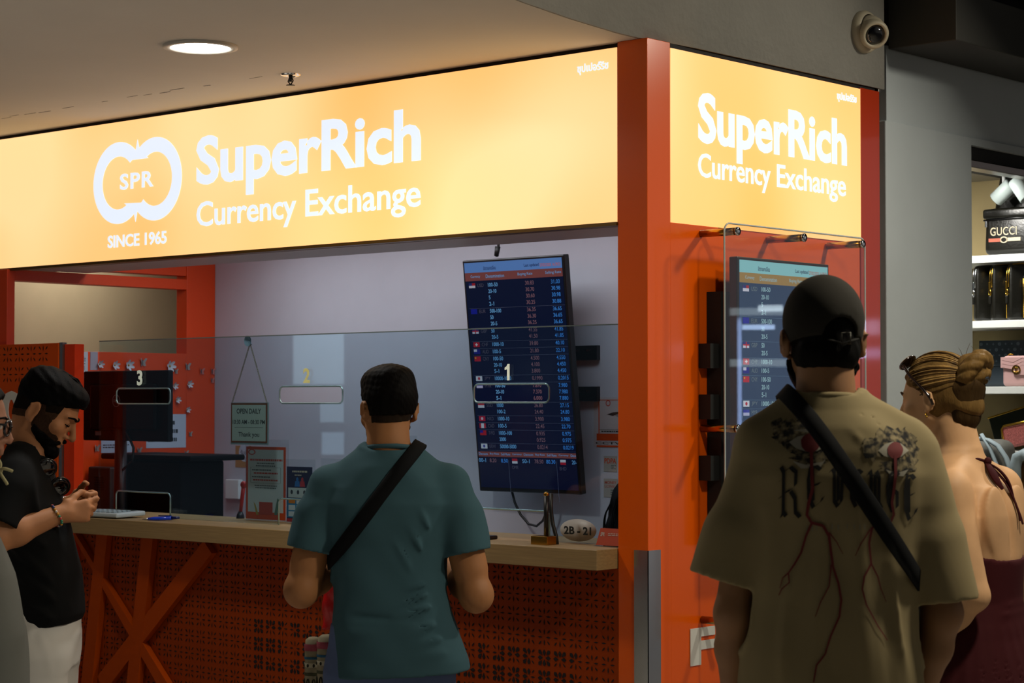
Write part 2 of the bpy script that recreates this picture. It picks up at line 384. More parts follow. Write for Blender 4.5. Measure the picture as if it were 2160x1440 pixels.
def arc(cx, cy, rx, ry, a0, a1, k=28): return [(cx + rx * math.cos(math.radians(a0 + (a1 - a0) * i / k)), cy + ry * math.sin(math.radians(a0 + (a1 - a0) * i / k))) for i in range(k + 1)]
def light_box(name, label, fr, u0, u1, logo, depth):
    t = thing(name, label, 'sign', fr.p((u0 + u1) / 2, HS0, 0))
    m = MB(); P = [fr.p(u, v, n) for n in (-depth, -.004) for (u, v) in ((u0, HS0), (u1, HS0), (u1, HS1), (u0, HS1))]
    m.add(P, [[3, 2, 1, 0], [4, 5, 6, 7], [0, 1, 5, 4], [1, 2, 6, 5], [2, 3, 7, 6], [3, 0, 4, 7]]); m.build('housing', orange_deep, t)
    rect(MB(), fr, u0, u1, HS0, HS1, -.0035, .0035).build('lit_panel', lit, t)
    return t
FL, SR = FACE(0), SIDE(0)
s1 = light_box('light_box_sign', 'long glowing orange sign with round emblem and white lettering above the counter', FL, -4.8, -.1305, True, .3)
text(MB(), 'SuperRich', FL, (-2.347, -1.056, 2.450, 2.712), .0005, .002, .028, .99).build('lettering', lit_white, s1)
text(MB(), 'Currency', FL, (-2.344, -1.737, 2.307, 2.442), .0005, .002, .012, .98).build('lettering', lit_white, s1)
text(MB(), 'Exchange', FL, (-1.683, -1.056, 2.307, 2.446), .0005, .002, .012, .98).build('lettering', lit_white, s1)
text(MB(), 'SINCE 1965', FL, (-2.940, -2.539, 2.281, 2.336), .0005, .002, .022).build('lettering', lit_white, s1)
text(MB(), 'ซุปเปอร์ริช', FL, (-.303, -.166, 2.744, 2.782), .0005, .002, .02).build('lettering', lit_white, s1)
def emblem():
    """two rings merged side by side, open in the middle, with a pointed notch above and below"""
    cl, cr, cy, R, r = -2.867, -2.617, 2.5585, .176, .114
    RX = .176
    out = arc(cl, cy, RX, R, 52, 308, 60)          # left ring, outer side, top to bottom
    out += [(-2.748, 2.384)]
    out += [(-2.736, 2.430)]
    out += arc(cr, cy, RX, R, -128, 128, 60)
    out += [(-2.737, 2.735), (-2.749, 2.690)]
    inn = arc(cl, cy, .113, .114, 46, 300, 50)
    inn += [(-2.826, 2.468), (-2.709, 2.464)]
    inn += arc(cr, cy, .113, .114, -134, 120, 50)
    inn += [(-2.664, 2.650), (-2.775, 2.650)]
    return [out, inn]
flat_shape(MB(), emblem(), FL, .0005, .002).build('emblem', lit_white, s1)
text(MB(), 'SPR', FL, (-2.857, -2.628, 2.5265, 2.596), .0005, .002, .022, 1.12).build('lettering', lit_white, s1)
s2 = light_box('light_box_sign', 'short glowing orange sign with white lettering on the right-hand face of the booth', SR, .131, 1.335, False, .12)
text(MB(), 'SuperRich', SR, (.285, 1.234, 2.462, 2.692), .0005, .002, .028, .99).build('lettering', lit_white, s2)
text(MB(), 'Currency', SR, (.284, .723, 2.370, 2.480), .0005, .002, .012, .98).build('lettering', lit_white, s2)
text(MB(), 'Exchange', SR, (.765, 1.226, 2.372, 2.482), .0005, .002, .012, .98).build('lettering', lit_white, s2)
text(MB(), 'ซุปเปอร์ริช', SR, (1.168, 1.305, 2.755, 2.793), .0005, .002, .02).build('lettering', lit_white, s2)

# ---------------------------------------------------------------- ceiling fittings
d = thing('downlight', 'round recessed ceiling downlight shining white', 'ceiling light', (-1.24, -.885, HC))
MB().lathe((-1.245, -.89, HC - .008), [(.128, .009), (.128, 0), (.105, -.002), (.102, .008)], 48).build('trim_ring', mat('white_rim', '#b4b0a8', .4), d)
MB().lathe((-1.245, -.89, HC - .004), [(.104, .0), (.0001, -.001)], 48).build('diffuser', mat('lit_diffuser', '#ffffff', .5, emit='#fffdf4', estr=22), d)
sp = thing('sprinkler_head', 'small chrome sprinkler head on the ceiling in front of the long sign', 'sprinkler', (-1.46, -.28, HC))
MB().lathe((-1.462, -.28, HC - .006), [(.038, .0065), (.036, .001), (.022, -.002), (.018, .004)], 32).build('escutcheon', chrome, sp)
m = MB().cyl((-1.462, -.28, HC), (-1.462, -.28, HC - .028), .008, .006)
for a in range(2): m.tube([(-1.462 + (2 * a - 1) * .007, -.28, HC - .012), (-1.462 + (2 * a - 1) * .014, -.28, HC - .025), (-1.462, -.28, HC - .04)], .0025, 6)
m.lathe((-1.462, -.28, HC - .041), [(.0001, .002), (.017, .001), (.017, -.001), (.0001, -.001)], 20)
m.build('deflector', mat('dark_chrome', '#3a3a3a', .3, .9), sp)

c = thing('security_camera', 'round cream dome camera on the grey plaster above the short sign', 'security camera', (0, 1.37, 3.05))
cc = onx(1820, 68, 0.0); cream = mat('cream_plastic', '#b5ab93', .45)
MB().lathe((0, cc[1], cc[2]), [(.082, 0), (.082, .018), (.074, .03), (.066, .032)], 40, (1, 0, 0)).build('base_ring', cream, c)
ax = Vector((.72, -.55, -.38)).normalized(); bc = Vector((.03, cc[1], cc[2])) + ax * .0
R = np.array(Vector((0, 0, 1)).rotation_difference(ax).to_matrix())
MB().ell(bc, (.062, .062, .062)).lathe(bc + ax * .03, [(.056, 0), (.056, .03), (.048, .04), (.040, .038), (.038, .02)], 36, ax).build('eyeball', cream, c)
MB().lathe(bc + ax * .03, [(.039, .022), (.036, .034), (.02, .040), (.0001, .041)], 30, ax).build('lens_window', mat('lens_glass', '#07060a', .08, coat=1), c)
# ---------------------------------------------------------------- counter
ct = thing('counter', 'exchange counter with thick pale wood top and orange perforated front', 'counter', (-1.65, 0, 0))
CT, CB = 1.126, 1.058
MB().box((-3.12, -.11, CB), (-.131, .36, CT), .002).build('worktop', wood, ct)
MB().box((-3.13, .001, 0), (-.1275, .03, CB - .001), .001).build('front_panel', mat('orange_counter_front', '#943600', .5, spec=.15), ct)
# cut-out petals in a square lattice; inside the big letters the petals are wide, elsewhere thin slits
LET = {'E': [[(1, 1), (0, 1), (0, 0), (1, 0)], [(0, .5), (.85, .5)]], 'X': [[(0, 0), (1, 1)], [(0, 1), (1, 0)]], 'C': [[(1, .85), (.5, 1), (0, .75), (0, .25), (.5, 0), (1, .15)]],
       'H': [[(0, 0), (0, 1)], [(1, 0), (1, 1)], [(0, .5), (1, .5)]], 'A': [[(0, 0), (.5, 1), (1, 0)], [(.2, .4), (.8, .4)]], 'N': [[(0, 0), (0, 1), (1, 0), (1, 1)]],
       'G': [[(1, .85), (.5, 1), (0, .75), (0, .25), (.5, 0), (1, .2), (1, .5), (.6, .5)]]}
WORD = [(np.array(a), np.array(b)) for i, ch in enumerate('EXCHANGE') for L in LET[ch] for a, b in [((-1.95 + .2135 * i + .13 * p[0], .575 + .18 * p[1]), (-1.95 + .2135 * i + .13 * q[0], .575 + .18 * q[1])) for p, q in zip(L, L[1:])]]
def in_word(u, v):
    p = np.array((u, v))
    for a, b in WORD:
        d = b - a; t = min(1, max(0, (p - a) @ d / (d @ d)))
        if np.linalg.norm(p - a - t * d) < .027: return True
    return False
def petals(mb, fr, u0, u1, v0, v1, cell, bold=lambda u, v: False, skip=lambda u, v: False):
    nu, nv = int((u1 - u0) / cell), int((v1 - v0) / cell)
    for i in range(nu + 1):
        for j in range(nv + 1):
            cu, cv = u0 + i * cell, v0 + j * cell
            for k in range(8):
                a = k * PI / 4; dg = k % 2; r0, r1 = (.10, .42) if not dg else (.26, .52); rr = (r0 + r1) / 2 * cell; b = bold(cu + math.cos(a) * rr, cv + math.sin(a) * rr)
                w = (.105 if b else .040) * cell; r0 *= cell; r1 *= cell
                ca, sa = math.cos(a), math.sin(a); rm = (r0 + r1) / 2
                pu, pv = cu + ca * rm, cv + sa * rm
                if skip(pu, pv): continue
                if b: r0 *= .7
                P = [(r0, 0), (rm * .85, w * .8), (rm * 1.1, w), (r1, 0), (rm * 1.1, -w), (rm * .85, -w * .8)]
                mb.add([fr.p(cu + ca * x - sa * y, cv + sa * x + ca * y, .0006) for x, y in P], [[0, 1, 2, 3, 4, 5]])
    return mb
cell = .0712
def in_brace(u, v):
    for (a, b, w) in BRACES:
        a, b = np.array(a), np.array(b); d = b - a; L = np.linalg.norm(d); d /= L; p = np.array((u, v)) - a
        if -.02 < p @ d < L + .02 and abs(p[0] * d[1] - p[1] * d[0]) < w / 2 + .008: return True
    return False
def fp(px, py): q = ony(px, py, 0); return (q[0], q[2])
BRACES = [((-3.16, 1.056), (-2.15, .10), .075), (fp(450, 1150), fp(225, 1440), .078), ((-2.93, 1.056), (-3.09, .05), .075), ((-2.62, 1.056), (-2.78, .02), .075)]
petals(MB(), FACE(0), -3.09, -.14, .02, 1.05, cell, in_word, in_brace).build('cutout_pattern', mat('dark_cutout', '#120402', .9), ct)
for (a, b, w) in BRACES:
    a, b = np.array(a), np.array(b); d = (b - a) / np.linalg.norm(b - a); nn = np.array((-d[1], d[0])) * w / 2
    P = [a + nn, a - nn, b - nn, b + nn]; P = [(max(u, -3.129), min(max(v, .002), CB - .002)) for u, v in P]
    flat_shape(MB(), [P], FACE(0), .0008 + .0004 * len(ct.children), .028).build('brace', mat('orange_brace', '#ac4200', .5, spec=.15), ct)

# standing orange panel at the left end, with the same lattice and big white figures
pn = thing('orange_partition_panel', 'orange partition panel with lattice cut-outs and white figures, left of the counter', 'panel', (-3.5, -.02, 0))
MB().box((-4.7, -.045, 0), (-3.232, -.02, 1.878), .002).build('panel_board', mat('orange_panel_left', '#cc4c00', .45, spec=.2), pn)
petals(MB(), FACE(-.0452), -4.7, -3.31, 1.742, 1.875, .0905, skip=lambda u, v: v > 1.873 or u < -4.69).build('cutout_pattern', mat('dark_cutout', '#120402', .9), pn)
petals(MB(), FACE(-.0452), -4.7, -3.31, .90, 1.44, .0905, skip=lambda u, v: u < -4.69).build('cutout_pattern', mat('dark_cutout', '#120402', .9), pn)
MB().box((-3.231, -.04, 0), (-3.208, -.018, 1.88)).build('steel_profile', mat('satin_alu', '#8d8f8c', .3, .9), pn)
MB().box((-3.207, -.03, 0), (-3.132, .02, 1.872), .002).build('end_strip', mat('red_orange_strip', '#d8380a', .4, spec=.2), pn)
text(MB(), '60', FACE(-.0455), (-3.80, -3.50, 1.50, 1.672), .0004, .004, .04).build('lettering', mat('white_vinyl', '#d6d6d0', .5), pn)

# ---------------------------------------------------------------- glass screen with slots and window numbers
GY = .1
def vinyl(name, col):
    m = mat(name, col, .5); nt = m.node_tree; b = nt.nodes['Principled BSDF']; t = nt.nodes.new('ShaderNodeBsdfTranslucent'); t.inputs[0].default_value = (*lin(col), 1)
    a = nt.nodes.new('ShaderNodeAddShader'); nt.links.new(b.outputs[0], a.inputs[0]); nt.links.new(t.outputs[0], a.inputs[1]); nt.links.new(a.outputs[0], nt.nodes['Material Output'].inputs[0]); return m
gl = thing('glass_screen', 'clear glass screen standing on the counter, with speaking slots and money slots', 'glass screen', (-1.7, GY, CT))
FG = FACE(GY)
slots = [(-1.948, -1.582, 1.614, 1.681), (-.885, -.523, 1.617, 1.684), (-3.012, -2.642, 1.610, 1.677)]
hatch = [(-1.951, -1.585), (-3.011, -2.638), (-.89, -.522)]
def arch(u0, u1, v0, v1, r):
    o = [(u0, v0), (u1, v0)]
    o += [(u1 - r + r * math.cos(a), v1 - r + r * math.sin(a)) for a in np.linspace(0, PI / 2, 7)] + [(u0 + r + r * math.cos(a), v1 - r + r * math.sin(a)) for a in np.linspace(PI / 2, PI, 7)]
    return o
outer = [(-.1285, CT + .001), (-.1285, 1.887), (-3.131, 1.887), (-3.131, CT + .001)]
hs = sorted(hatch)
bot = []
for (u0, u1) in hs:
    A = arch(u0, u1, CT + .001, 1.232, .02); bot += [A[0]] + A[2:][::-1] + [A[1]]
outer = [(-.1285, 1.887), (-3.131, 1.887), (-3.131, CT + .001)] + bot + [(-.1285, CT + .001)]
flat_shape(MB(), [outer] + [rrect(a, b, c, d2, .02) for a, b, c, d2 in slots], FG, -.010, .010).build('pane', pane_m, gl)
rim = mat('polished_glass_edge', '#a9c2c2', .12, .6)
for a, b, c, d2 in slots:
    R = rrect(a, b, c, d2, .02); MB().tube([FG.p(u, v, -.005) for u, v in R], .0035, 6, closed=True, nrm=(0, -1, 0)).build('slot_rim', rim, gl)
for (u0, u1) in hs:
    A = arch(u0, u1, CT + .001, 1.232, .02); A = [A[1]] + A[2:] + [A[0]]
    MB().tube([FG.p(u, v, -.005) for u, v in A], .0035, 6, nrm=(0, -1, 0)).build('hatch_rim', rim, gl)
MB().box((-3.131, GY - .0005, 1.8845), (-.1285, GY + .0105, 1.8885)).build('top_edge', mat('glass_top_edge', '#6a7470', .2), gl)
for ch, b, col in (('3', (-2.862, -2.808, 1.690, 1.756), '#d4d6cc'), ('2', (-1.803, -1.742, 1.694, 1.753), '#bfb98a'), ('1', (-.733, -.697, 1.697, 1.756), '#d4d6cc')):
    if ch == '1': w_, h_ = .034, b[3] - b[2]; mk = flat_shape(MB(), [[(b[0] + w_ * x, b[2] + h_ * y) for x, y in ((.45, 0), (.80, 0), (.80, 1), (.52, 1), (.38, .86), (.12, .78), (.12, .64), (.45, .68))]], FG, .0005, .0008)
    else: mk = text(MB(), ch, FG, (b[0], None, b[2], b[3]), .0005, .0008, .03)
    mk.build('window_number', vinyl('vinyl_number_' + ch, col), gl)
# ---------------------------------------------------------------- rate boards (portrait screens)
scr_off = mat('screen_face', '#05060c', .12, emit='#0a1230', estr=.55)
def emi(name, col, s=1.): return mat(name, '#000000', .3, emit=col, estr=s)
FLAGS = {'USD': ('#b02030', '#d8d8e8', '#20307a'), 'EUR': ('#1020a0', '#1020a0', '#c8b030'), 'GBP': ('#20307a', '#d8d8e8', '#c02038'), 'CHF': ('#c01c34', '#c01c34', '#e8e8f0'),
         'AUD': ('#18208c', '#18208c', '#d0d0e8'), 'CNY': ('#c02038', '#c02038', '#d8b030'), 'JPY': ('#d8dce8', '#d8dce8', '#c01838'), 'MYR': ('#3040a8', '#b8bce0', '#2030a0'),
         'SGD': ('#c02038', '#d8dce8', '#c02038'), 'HKD': ('#c02040', '#c02040', '#d8c8d8'), 'CAD': ('#c02038', '#d8dce8', '#c02038'), 'TWD': ('#c01c30', '#c01c30', '#2020a0'), 'KRW': ('#d8dce8', '#d8dce8', '#4048a0')}
ROWS = [('USD', ['100-50', '20-10', '5', '2-1'], ['30.83', '30.70', '30.60', '30.25'], ['31.03', '30.98', '30.98', '30.88']),
        ('EUR', ['500-100', '50', '20-5'], ['36.35', '36.30', '36.25'], ['36.65', '36.65', '36.65']),
        ('GBP', ['50', '20-5'], ['41.55', '41.50'], ['41.85', '41.85']), ('CHF', ['1000-10'], ['39.80'], ['40.10']), ('AUD', ['100-5'], ['21.80'], ['22.10']),
        ('CNY', ['100-50', '20-10', '5-1'], ['4.500', '4.100', '3.800'], ['4.550', '4.450', '4.450']), ('JPY', ['10000-1000'], ['0.1990'], ['0.2015']),
        ('MYR', ['100-50', '20-10', '5-1'], ['7.870', '7.370', '6.000'], ['7.980', '7.980', '7.880']), ('SGD', ['1000', '100-2'], ['26.80', '24.40'], ['27.15', '24.80']),
        ('HKD', ['1000-10'], ['3.900'], ['3.980']), ('CAD', ['100-5'], ['22.45'], ['22.70']), ('TWD', ['1000-100', '2000'], ['0.935', '0.925'], ['0.975', '0.975']), ('KRW', ['50000-5000'], ['0.0214'], ['0.0219'])]
def rate_board(label, fr, w, h, depth, pal, estr, group=None):
    """fr: origin at the lower left corner of the front, N outward"""
    t = thing('rate_board', label, 'screen', fr.p(w / 2, 0, -depth))
    M = Matrix(((fr.U[0], fr.V[0], fr.N[0], fr.O[0]), (fr.U[1], fr.V[1], fr.N[1], fr.O[1]), (fr.U[2], fr.V[2], fr.N[2], fr.O[2]), (0, 0, 0, 1)))
    mb = MB().box((0, 0, -.035), (w, h, 0), .004, M)
    bm = bmesh.new(); bmesh.ops.create_cube(bm, size=1)
    for v in bm.verts:
        k = .06 if v.co.z < 0 else 0
        v.co = Vector((w / 2 + v.co.x * (w * .96 - 2 * k), h / 2 + v.co.y * (h * .94 - 2 * k), -.055 + v.co.z * (depth - .04)))
    bmesh.ops.bevel(bm, geom=bm.edges[:], offset=.012, segments=2, affect='EDGES'); mb.bm(bm, M); mb.build('casing', black_pl, t)
    b = .011; rect(MB(), fr, b, w - b, b * 1.6, h - b, .0002, .001).build('screen_panel', mat('screen_' + pal, '#04050a', .15, emit=PAL[pal][0], estr=estr), t)
    X0, X1, Y1 = b, w - b, h - b; sw = X1 - X0; n = .0014
    hd = rect(MB(), fr, X0, X1, Y1 - .043, Y1, n, .0004).build('header_bar', emi('hdr_' + pal, PAL[pal][1], estr * 1.3), t)
    rect(MB(), fr, X0, X1, Y1 - .078, Y1 - .043, n, .0004).build('title_bar', emi('ttl_' + pal, PAL[pal][2], estr), t)
    dk = emi('hdtext_' + pal, '#101c50', .6); wh = emi('wtext_' + pal, PAL[pal][3], estr * 1.15); rd = emi('rtext_' + pal, PAL[pal][4], estr * 1.1); bl = emi('btext_' + pal, PAL[pal][5], estr * 1.15); ln = emi('line_' + pal, PAL[pal][6], estr)
    m = MB(); text(m, 'Last updated', fr, (X0 + .62 * sw, X0 + .77 * sw, Y1 - .034, Y1 - .017), n + .0006, .0002, .01); m.build('header_text', dk, t)
    m = MB(); text(m, '27/02/2025 16:39:21', fr, (X0 + .78 * sw, X0 + .985 * sw, Y1 - .033, Y1 - .020), n + .0006, .0002, .0); m.build('header_text', emi('hdred_' + pal, '#b05030', .8), t)
    m = MB(); text(m, 'อัตราแลกเปลี่ยน', fr, (X0 + .20 * sw, X0 + .33 * sw, Y1 - .034, Y1 - .016), n + .0006, .0002, .01); m.build('header_text', dk, t)
    m = MB()
    for s_, a, e in (('Currency', .06, .16), ('Denomination', .22, .41), ('Buying Rate', .55, .70), ('Selling Rate', .83, .985)):
        text(m, s_, fr, (X0 + a * sw, X0 + e * sw, Y1 - .068, Y1 - .053), n + .0006, .0002, .0)
    m.build('title_text', wh, t)
    y = Y1 - .078 - .008; rh = .0268; mw, mr, mbb, ml, mc = MB(), MB(), MB(), MB(), MB(); fa, fb, fc = [], [], []
    cw = .0092
    for (code, den, buy, sell) in ROWS:
        H = rh * len(den) + .0038
        if code in FLAGS:
            A, B, Cc = FLAGS[code]; f = thing_part_flag(fr, X0 + .035 * sw, y - .022, .036, .021, n, (A, B, Cc), code, t, estr)
        text(mc, code, fr, (X0 + .125 * sw, X0 + .19 * sw, y - .019, y - .004), n + .0006, .0002, .0)
        for k in range(len(den)):
            yy = y - rh * k - .0195
            text(mw, den[k], fr, (X0 + .235 * sw, X0 + .235 * sw + cw * len(den[k]) * (1.0), yy, yy + .0165), n + .0006, .0002, .012)
            text(mr, buy[k], fr, (X0 + .62 * sw, X0 + .62 * sw + cw * 1.02 * len(buy[k]), yy, yy + .0165), n + .0006, .0002, .004)
            text(mbb, sell[k], fr, (X0 + .88 * sw, min(X0 + .88 * sw + cw * 1.02 * len(sell[k]), X1), yy, yy + .0165), n + .0006, .0002, .008)
        y -= H
        rect(ml, fr, X0 + .02 * sw, X1, y + .001, y + .002, n, .0003)
    rect(MB(), fr, X0, X1, y - .026, y - .004, n, .0004).build('title_bar', emi('ttl_' + pal, PAL[pal][2], estr), t)
    m = MB()
    for i, s_ in enumerate(('Denom', 'Buy Rate', 'Sell Rate', 'Currency', 'Denom', 'Buy Rate', 'Sell Rate', 'Currency', 'Den')):
        a = i * .118 + .004; text(m, s_, fr, (X0 + a * sw, X0 + min(a + .095, .998) * sw, y - .019, y - .009), n + .0006, .0002, .0)
    m.build('title_text', wh, t)
    yy = y - .05
    for s_, a, w_, mm in (('00-1', .0, .075, mw), ('8.20', .115, .07, mr), ('8.50', .235, .07, mbb), ('50-1', .455, .075, mw), ('78.50', .58, .09, mr), ('80.30', .70, .09, mbb), ('20-', .955, .045, mw)):
        text(mm, s_, fr, (X0 + a * sw, X0 + (a + w_) * sw, yy, yy + .0165), n + .0006, .0002, .008)
    thing_part_flag(fr, X0 + .35 * sw, yy - .003, .03, .021, n, ('#c02038', '#d8dce8', '#208040'), 'OMR', t, estr); thing_part_flag(fr, X0 + .84 * sw, yy - .003, .03, .021, n, ('#d8dce8', '#c02038', '#d8dce8'), 'BHD', t, estr)
    text(mc, 'OMR', fr, (X0 + .345 * sw, X0 + .41 * sw, yy - .026, yy - .012), n + .0006, .0002, .0); text(mc, 'BHD', fr, (X0 + .83 * sw, X0 + .895 * sw, yy - .026, yy - .012), n + .0006, .0002, .0)
    for a in (.31, .80): rect(ml, fr, X0 + a * sw, X0 + a * sw + .0014, yy - .16, yy + .01, n, .0003)
    mw.build('denomination_text', wh, t); mr.build('buying_text', rd, t); mbb.build('selling_text', bl, t); mc.build('currency_text', emi('ctext_' + pal, PAL[pal][7], estr), t); ml.build('ruled_lines', ln, t)
    return t
def thing_part_flag(fr, u, v, w, h, n, c, code, parent, estr):
    m = MB(); A, B, Cc = c
    rect(m, fr, u, u + w, v + h / 2, v + h, n + .0006, .0003, 0); rect(m, fr, u, u + w, v, v + h / 2, n + .0006, .0003, 1)
    if code in ('USD', 'AUD', 'TWD', 'MYR'): rect(m, fr, u, u + w * .5, v + h * .5, v + h, n + .001, .0003, 2)
    elif code == 'CAD': rect(m, fr, u, u + w * .27, v, v + h, n + .001, .0003, 2); rect(m, fr, u + w * .73, u + w, v, v + h, n + .001, .0003, 2); rect(m, fr, u + w * .27, u + w * .73, v, v + h, n + .001, .0003, 1)
    elif code == 'GBP': rect(m, fr, u + w * .42, u + w * .58, v, v + h, n + .0012, .0003, 2); rect(m, fr, u, u + w, v + h * .38, v + h * .62, n + .0012, .0003, 2)
    elif code == 'CHF': rect(m, fr, u + w * .44, u + w * .56, v + h * .2, v + h * .8, n + .001, .0003, 2); rect(m, fr, u + w * .3, u + w * .7, v + h * .4, v + h * .6, n + .001, .0003, 2)
    elif code in ('JPY', 'HKD', 'KRW'): flat_shape(m, [arc(u + w / 2, v + h / 2, h * .3, h * .3, 0, 345, 16)], fr, n + .001, .0003, 2)
    elif code == 'CNY': rect(m, fr, u + w * .1, u + w * .3, v + h * .55, v + h * .85, n + .001, .0003, 2)
    return m.build('flag_icon', [emi('flag' + x + str(round(estr, 2)), x, estr * .9) for x in c], parent)
#        background, header, title, white, buy, sell, line, code
PAL = {'dim': ('#0b1436', '#5a86c8', '#8a4a48', '#6fb0e8', '#8c6470', '#3f8fe8', '#5a6078', '#585468'),
       'lit': ('#0f3658', '#7cb4b8', '#a08048', '#90b4bc', '#a07878', '#5aa0d8', '#50708a', '#6a7a80')}
# board over the counter, hung on the back wall and leaning forward
bl_, tl_ = ony(1012, 1035, 1.08), onx(975, 550, ony(1012, 1035, 1.08)[0])
U = np.array([1., 0, 0]); V = tl_ - bl_; hh = np.linalg.norm(V); V /= hh; br_ = ony(1226, 1039, 1.08)
TV1W = br_[0] - bl_[0]
FT = Frame(bl_, U, V)
tv1 = rate_board('dark portrait rate board on the white back wall, tilted forward above the counter', FT, TV1W, hh, .075, 'dim', .42)
# wall bracket: two slotted rails reaching out to the right of the board
for px0, py0, px1, py1 in ((1196, 728, 1263, 760), (1196, 815, 1263, 846)):
    a, b_ = ony(px0, py1, 1.19), ony(px1, py0, 1.19)
    k = MB(); F1 = FACE(1.199)
    flat_shape(k, [[(a[0] - .35, a[2]), (b_[0], a[2]), (b_[0], b_[2]), (a[0] - .35, b_[2])], rrect(b_[0] - .075, b_[0] - .03, a[2] + .036, a[2] + .046, .004), rrect(b_[0] - .14, b_[0] - .09, a[2] + .036, a[2] + .046, .004)], F1, .0, .022)
    k.build('bracket_rail', black_pl, tv1)
k = MB(); k.box((-1.66, 1.12, 1.55), (-1.62, 1.199, 1.95)).box((-1.50, 1.12, 1.55), (-1.46, 1.199, 1.95)); k.build('bracket_arm', black_pl, tv1)
# cables of the board
cab = mat('black_cable', '#0c0c0c', .5)
p0 = ony(1052, 500, 1.0); p1 = ony(1047, 541, 1.0)
tag(MB().tube([(p0[0] - .01, 1.0, 2.45), p0, (p0[0] - .002, 1.0, (p0[2] + p1[2]) / 2), p1], .006, 8).tube([ony(1050, 520, 1.0), ony(1047, 540, 1.0)], [.012, .010], 10).build('power_cable', cab), 'black power cable dropping into the top of the tilted rate board', 'cable')
pts = [(1080, 1036), (1086, 1060), (1098, 1085), (1115, 1105), (1132, 1109), (1145, 1098), (1155, 1075), (1160, 1050), (1162, 1038)]
tag(MB().tube([ony(x, y, 1.12) for x, y in pts], .0055, 8).build('signal_cable', cab), 'thin black cable sagging below the tilted rate board', 'cable')

# board on the right-hand face behind the clear acrylic sheet
FA = SIDE(.115); q = onx(1555, 540, .115); q2 = onx(1752, 562, .115)
FB = Frame((.115, q[1], q[2] - 1.0), (0, 1, 0), (0, 0, 1))
tv2 = rate_board('lit portrait rate board behind clear acrylic on the orange right-hand face', FB, .575, 1.0, .06, 'lit', .75)
k = MB().box((.001, q[1] - .02, q[2] - .95), (.06, q[1] + .5, q[2] - .12)); k.build('wall_mount', black_matt, tv2)
for z0 in (1.735, 1.56, 1.35): MB().box((.001, .285, z0), (.05, .37, z0 + .085)).build('mount_arm', black_matt, tv2)
ac = thing('acrylic_cover', 'clear acrylic sheet on brass stand-offs in front of the right-hand rate board', 'cover', (0, .68, 1.5))
AX = .15
flat_shape(MB(), [rrect(.235, 1.125, .80, 2.225, .03)], SIDE(AX), -.008, .008).build('acrylic_sheet', acrylic, ac)
e = rrect(.235, 1.125, .80, 2.225, .03); MB().tube([SIDE(AX).p(u, v, -.004) for u, v in e], .0032, 6, closed=True, nrm=(1, 0, 0)).build('sheet_edge', mat('acrylic_edge', '#b9c4c0', .2), ac)
for (yy, zz) in ((.303, 2.200), (.71, 2.203), (1.10, 2.203), (.303, 1.528), (.303, .872), (1.10, .872)):
    s_ = MB().cyl((0, yy, zz), (AX - .008, yy, zz), .013).build('standoff', brass, ac)
    MB().lathe((AX, yy, zz), [(.015, 0), (.015, .006), (.011, .009), (.0001, .009)], 24, (1, 0, 0)).build('standoff_cap', chrome, s_)
tag(text(MB(), 'FO', SIDE(0), (.231, .62, .718, .848), .0003, .003, .05).build('wall_lettering', mat('white_vinyl', '#d6d6d0', .5)), 'big white letters low on the orange right-hand face', 'lettering')
# ---------------------------------------------------------------- things inside the booth
DT = .80                                          # staff desk behind the screen
dk = thing('staff_desk', 'low white staff desk behind the glass screen', 'desk', (-1.9, .6, 0))
MB().box((-3.655, .365, DT - .03), (-.82, 1.195, DT)).build('desk_top', mat('desk_white', '#a9acb0', .5), dk)
for x in (-3.6, -2.2, -.88): MB().box((x, .37, 0), (x + .03, 1.19, DT - .03)).build('desk_leg', mat('desk_white', '#a9acb0', .5), dk)

# computer monitor seen from behind
my = .34
mo = thing('computer_monitor', 'black computer monitor seen from behind, behind the number three window', 'monitor', (-2.9, my, DT))
a, b = ony(175, 928, my), ony(355, 780, my)
MB().box((a[0], my, a[2]), (b[0], my + .03, b[2]), .006).box((a[0] + .07, my - .018, a[2] + .05), (b[0] - .07, my, b[2] - .06), .012).build('screen_back', mat('monitor_black', '#0a0a0e', .5, spec=.12), mo)
mx = (a[0] + b[0]) / 2 - .04
MB().cyl((mx, my + .01, DT + .008), (mx, my + .01, a[2] + .09), .034, .026).tube([(mx + .05, my, a[2] + .05), (mx + .12, my - .01, a[2] - .03), (mx + .10, my, a[2] - .09), (mx + .03, my, a[2] - .13)], .006, 8).build('stand_neck', black_pl, mo)
MB().box((mx - .11, my - .07, DT), (mx + .11, my + .10, DT + .012), .004).build('stand_base', black_pl, mo)
lg = ony(245, 845, my - .019); Lf = FACE(my - .0185); lm = mat('logo_grey', '#8c8d94', .35, .4)
m = MB(); flat_shape(m, [arc(lg[0], lg[2], .028, .028, 0, 350, 30), arc(lg[0], lg[2], .0255, .0255, 0, 350, 30)], Lf, 0, .0008); text(m, 'DELL', Lf, (lg[0] - .020, lg[0] + .020, lg[2] - .006, lg[2] + .006), 0, .0008, .0); m.build('logo', lm, mo)
q = ony(205, 914, my); rect(MB(), FACE(my - .001), q[0] - .012, q[0] + .03, q[2] - .008, q[2] + .012, 0, .0008).build('sticker', mat('sticker_grey', '#6c6c72', .5), mo)

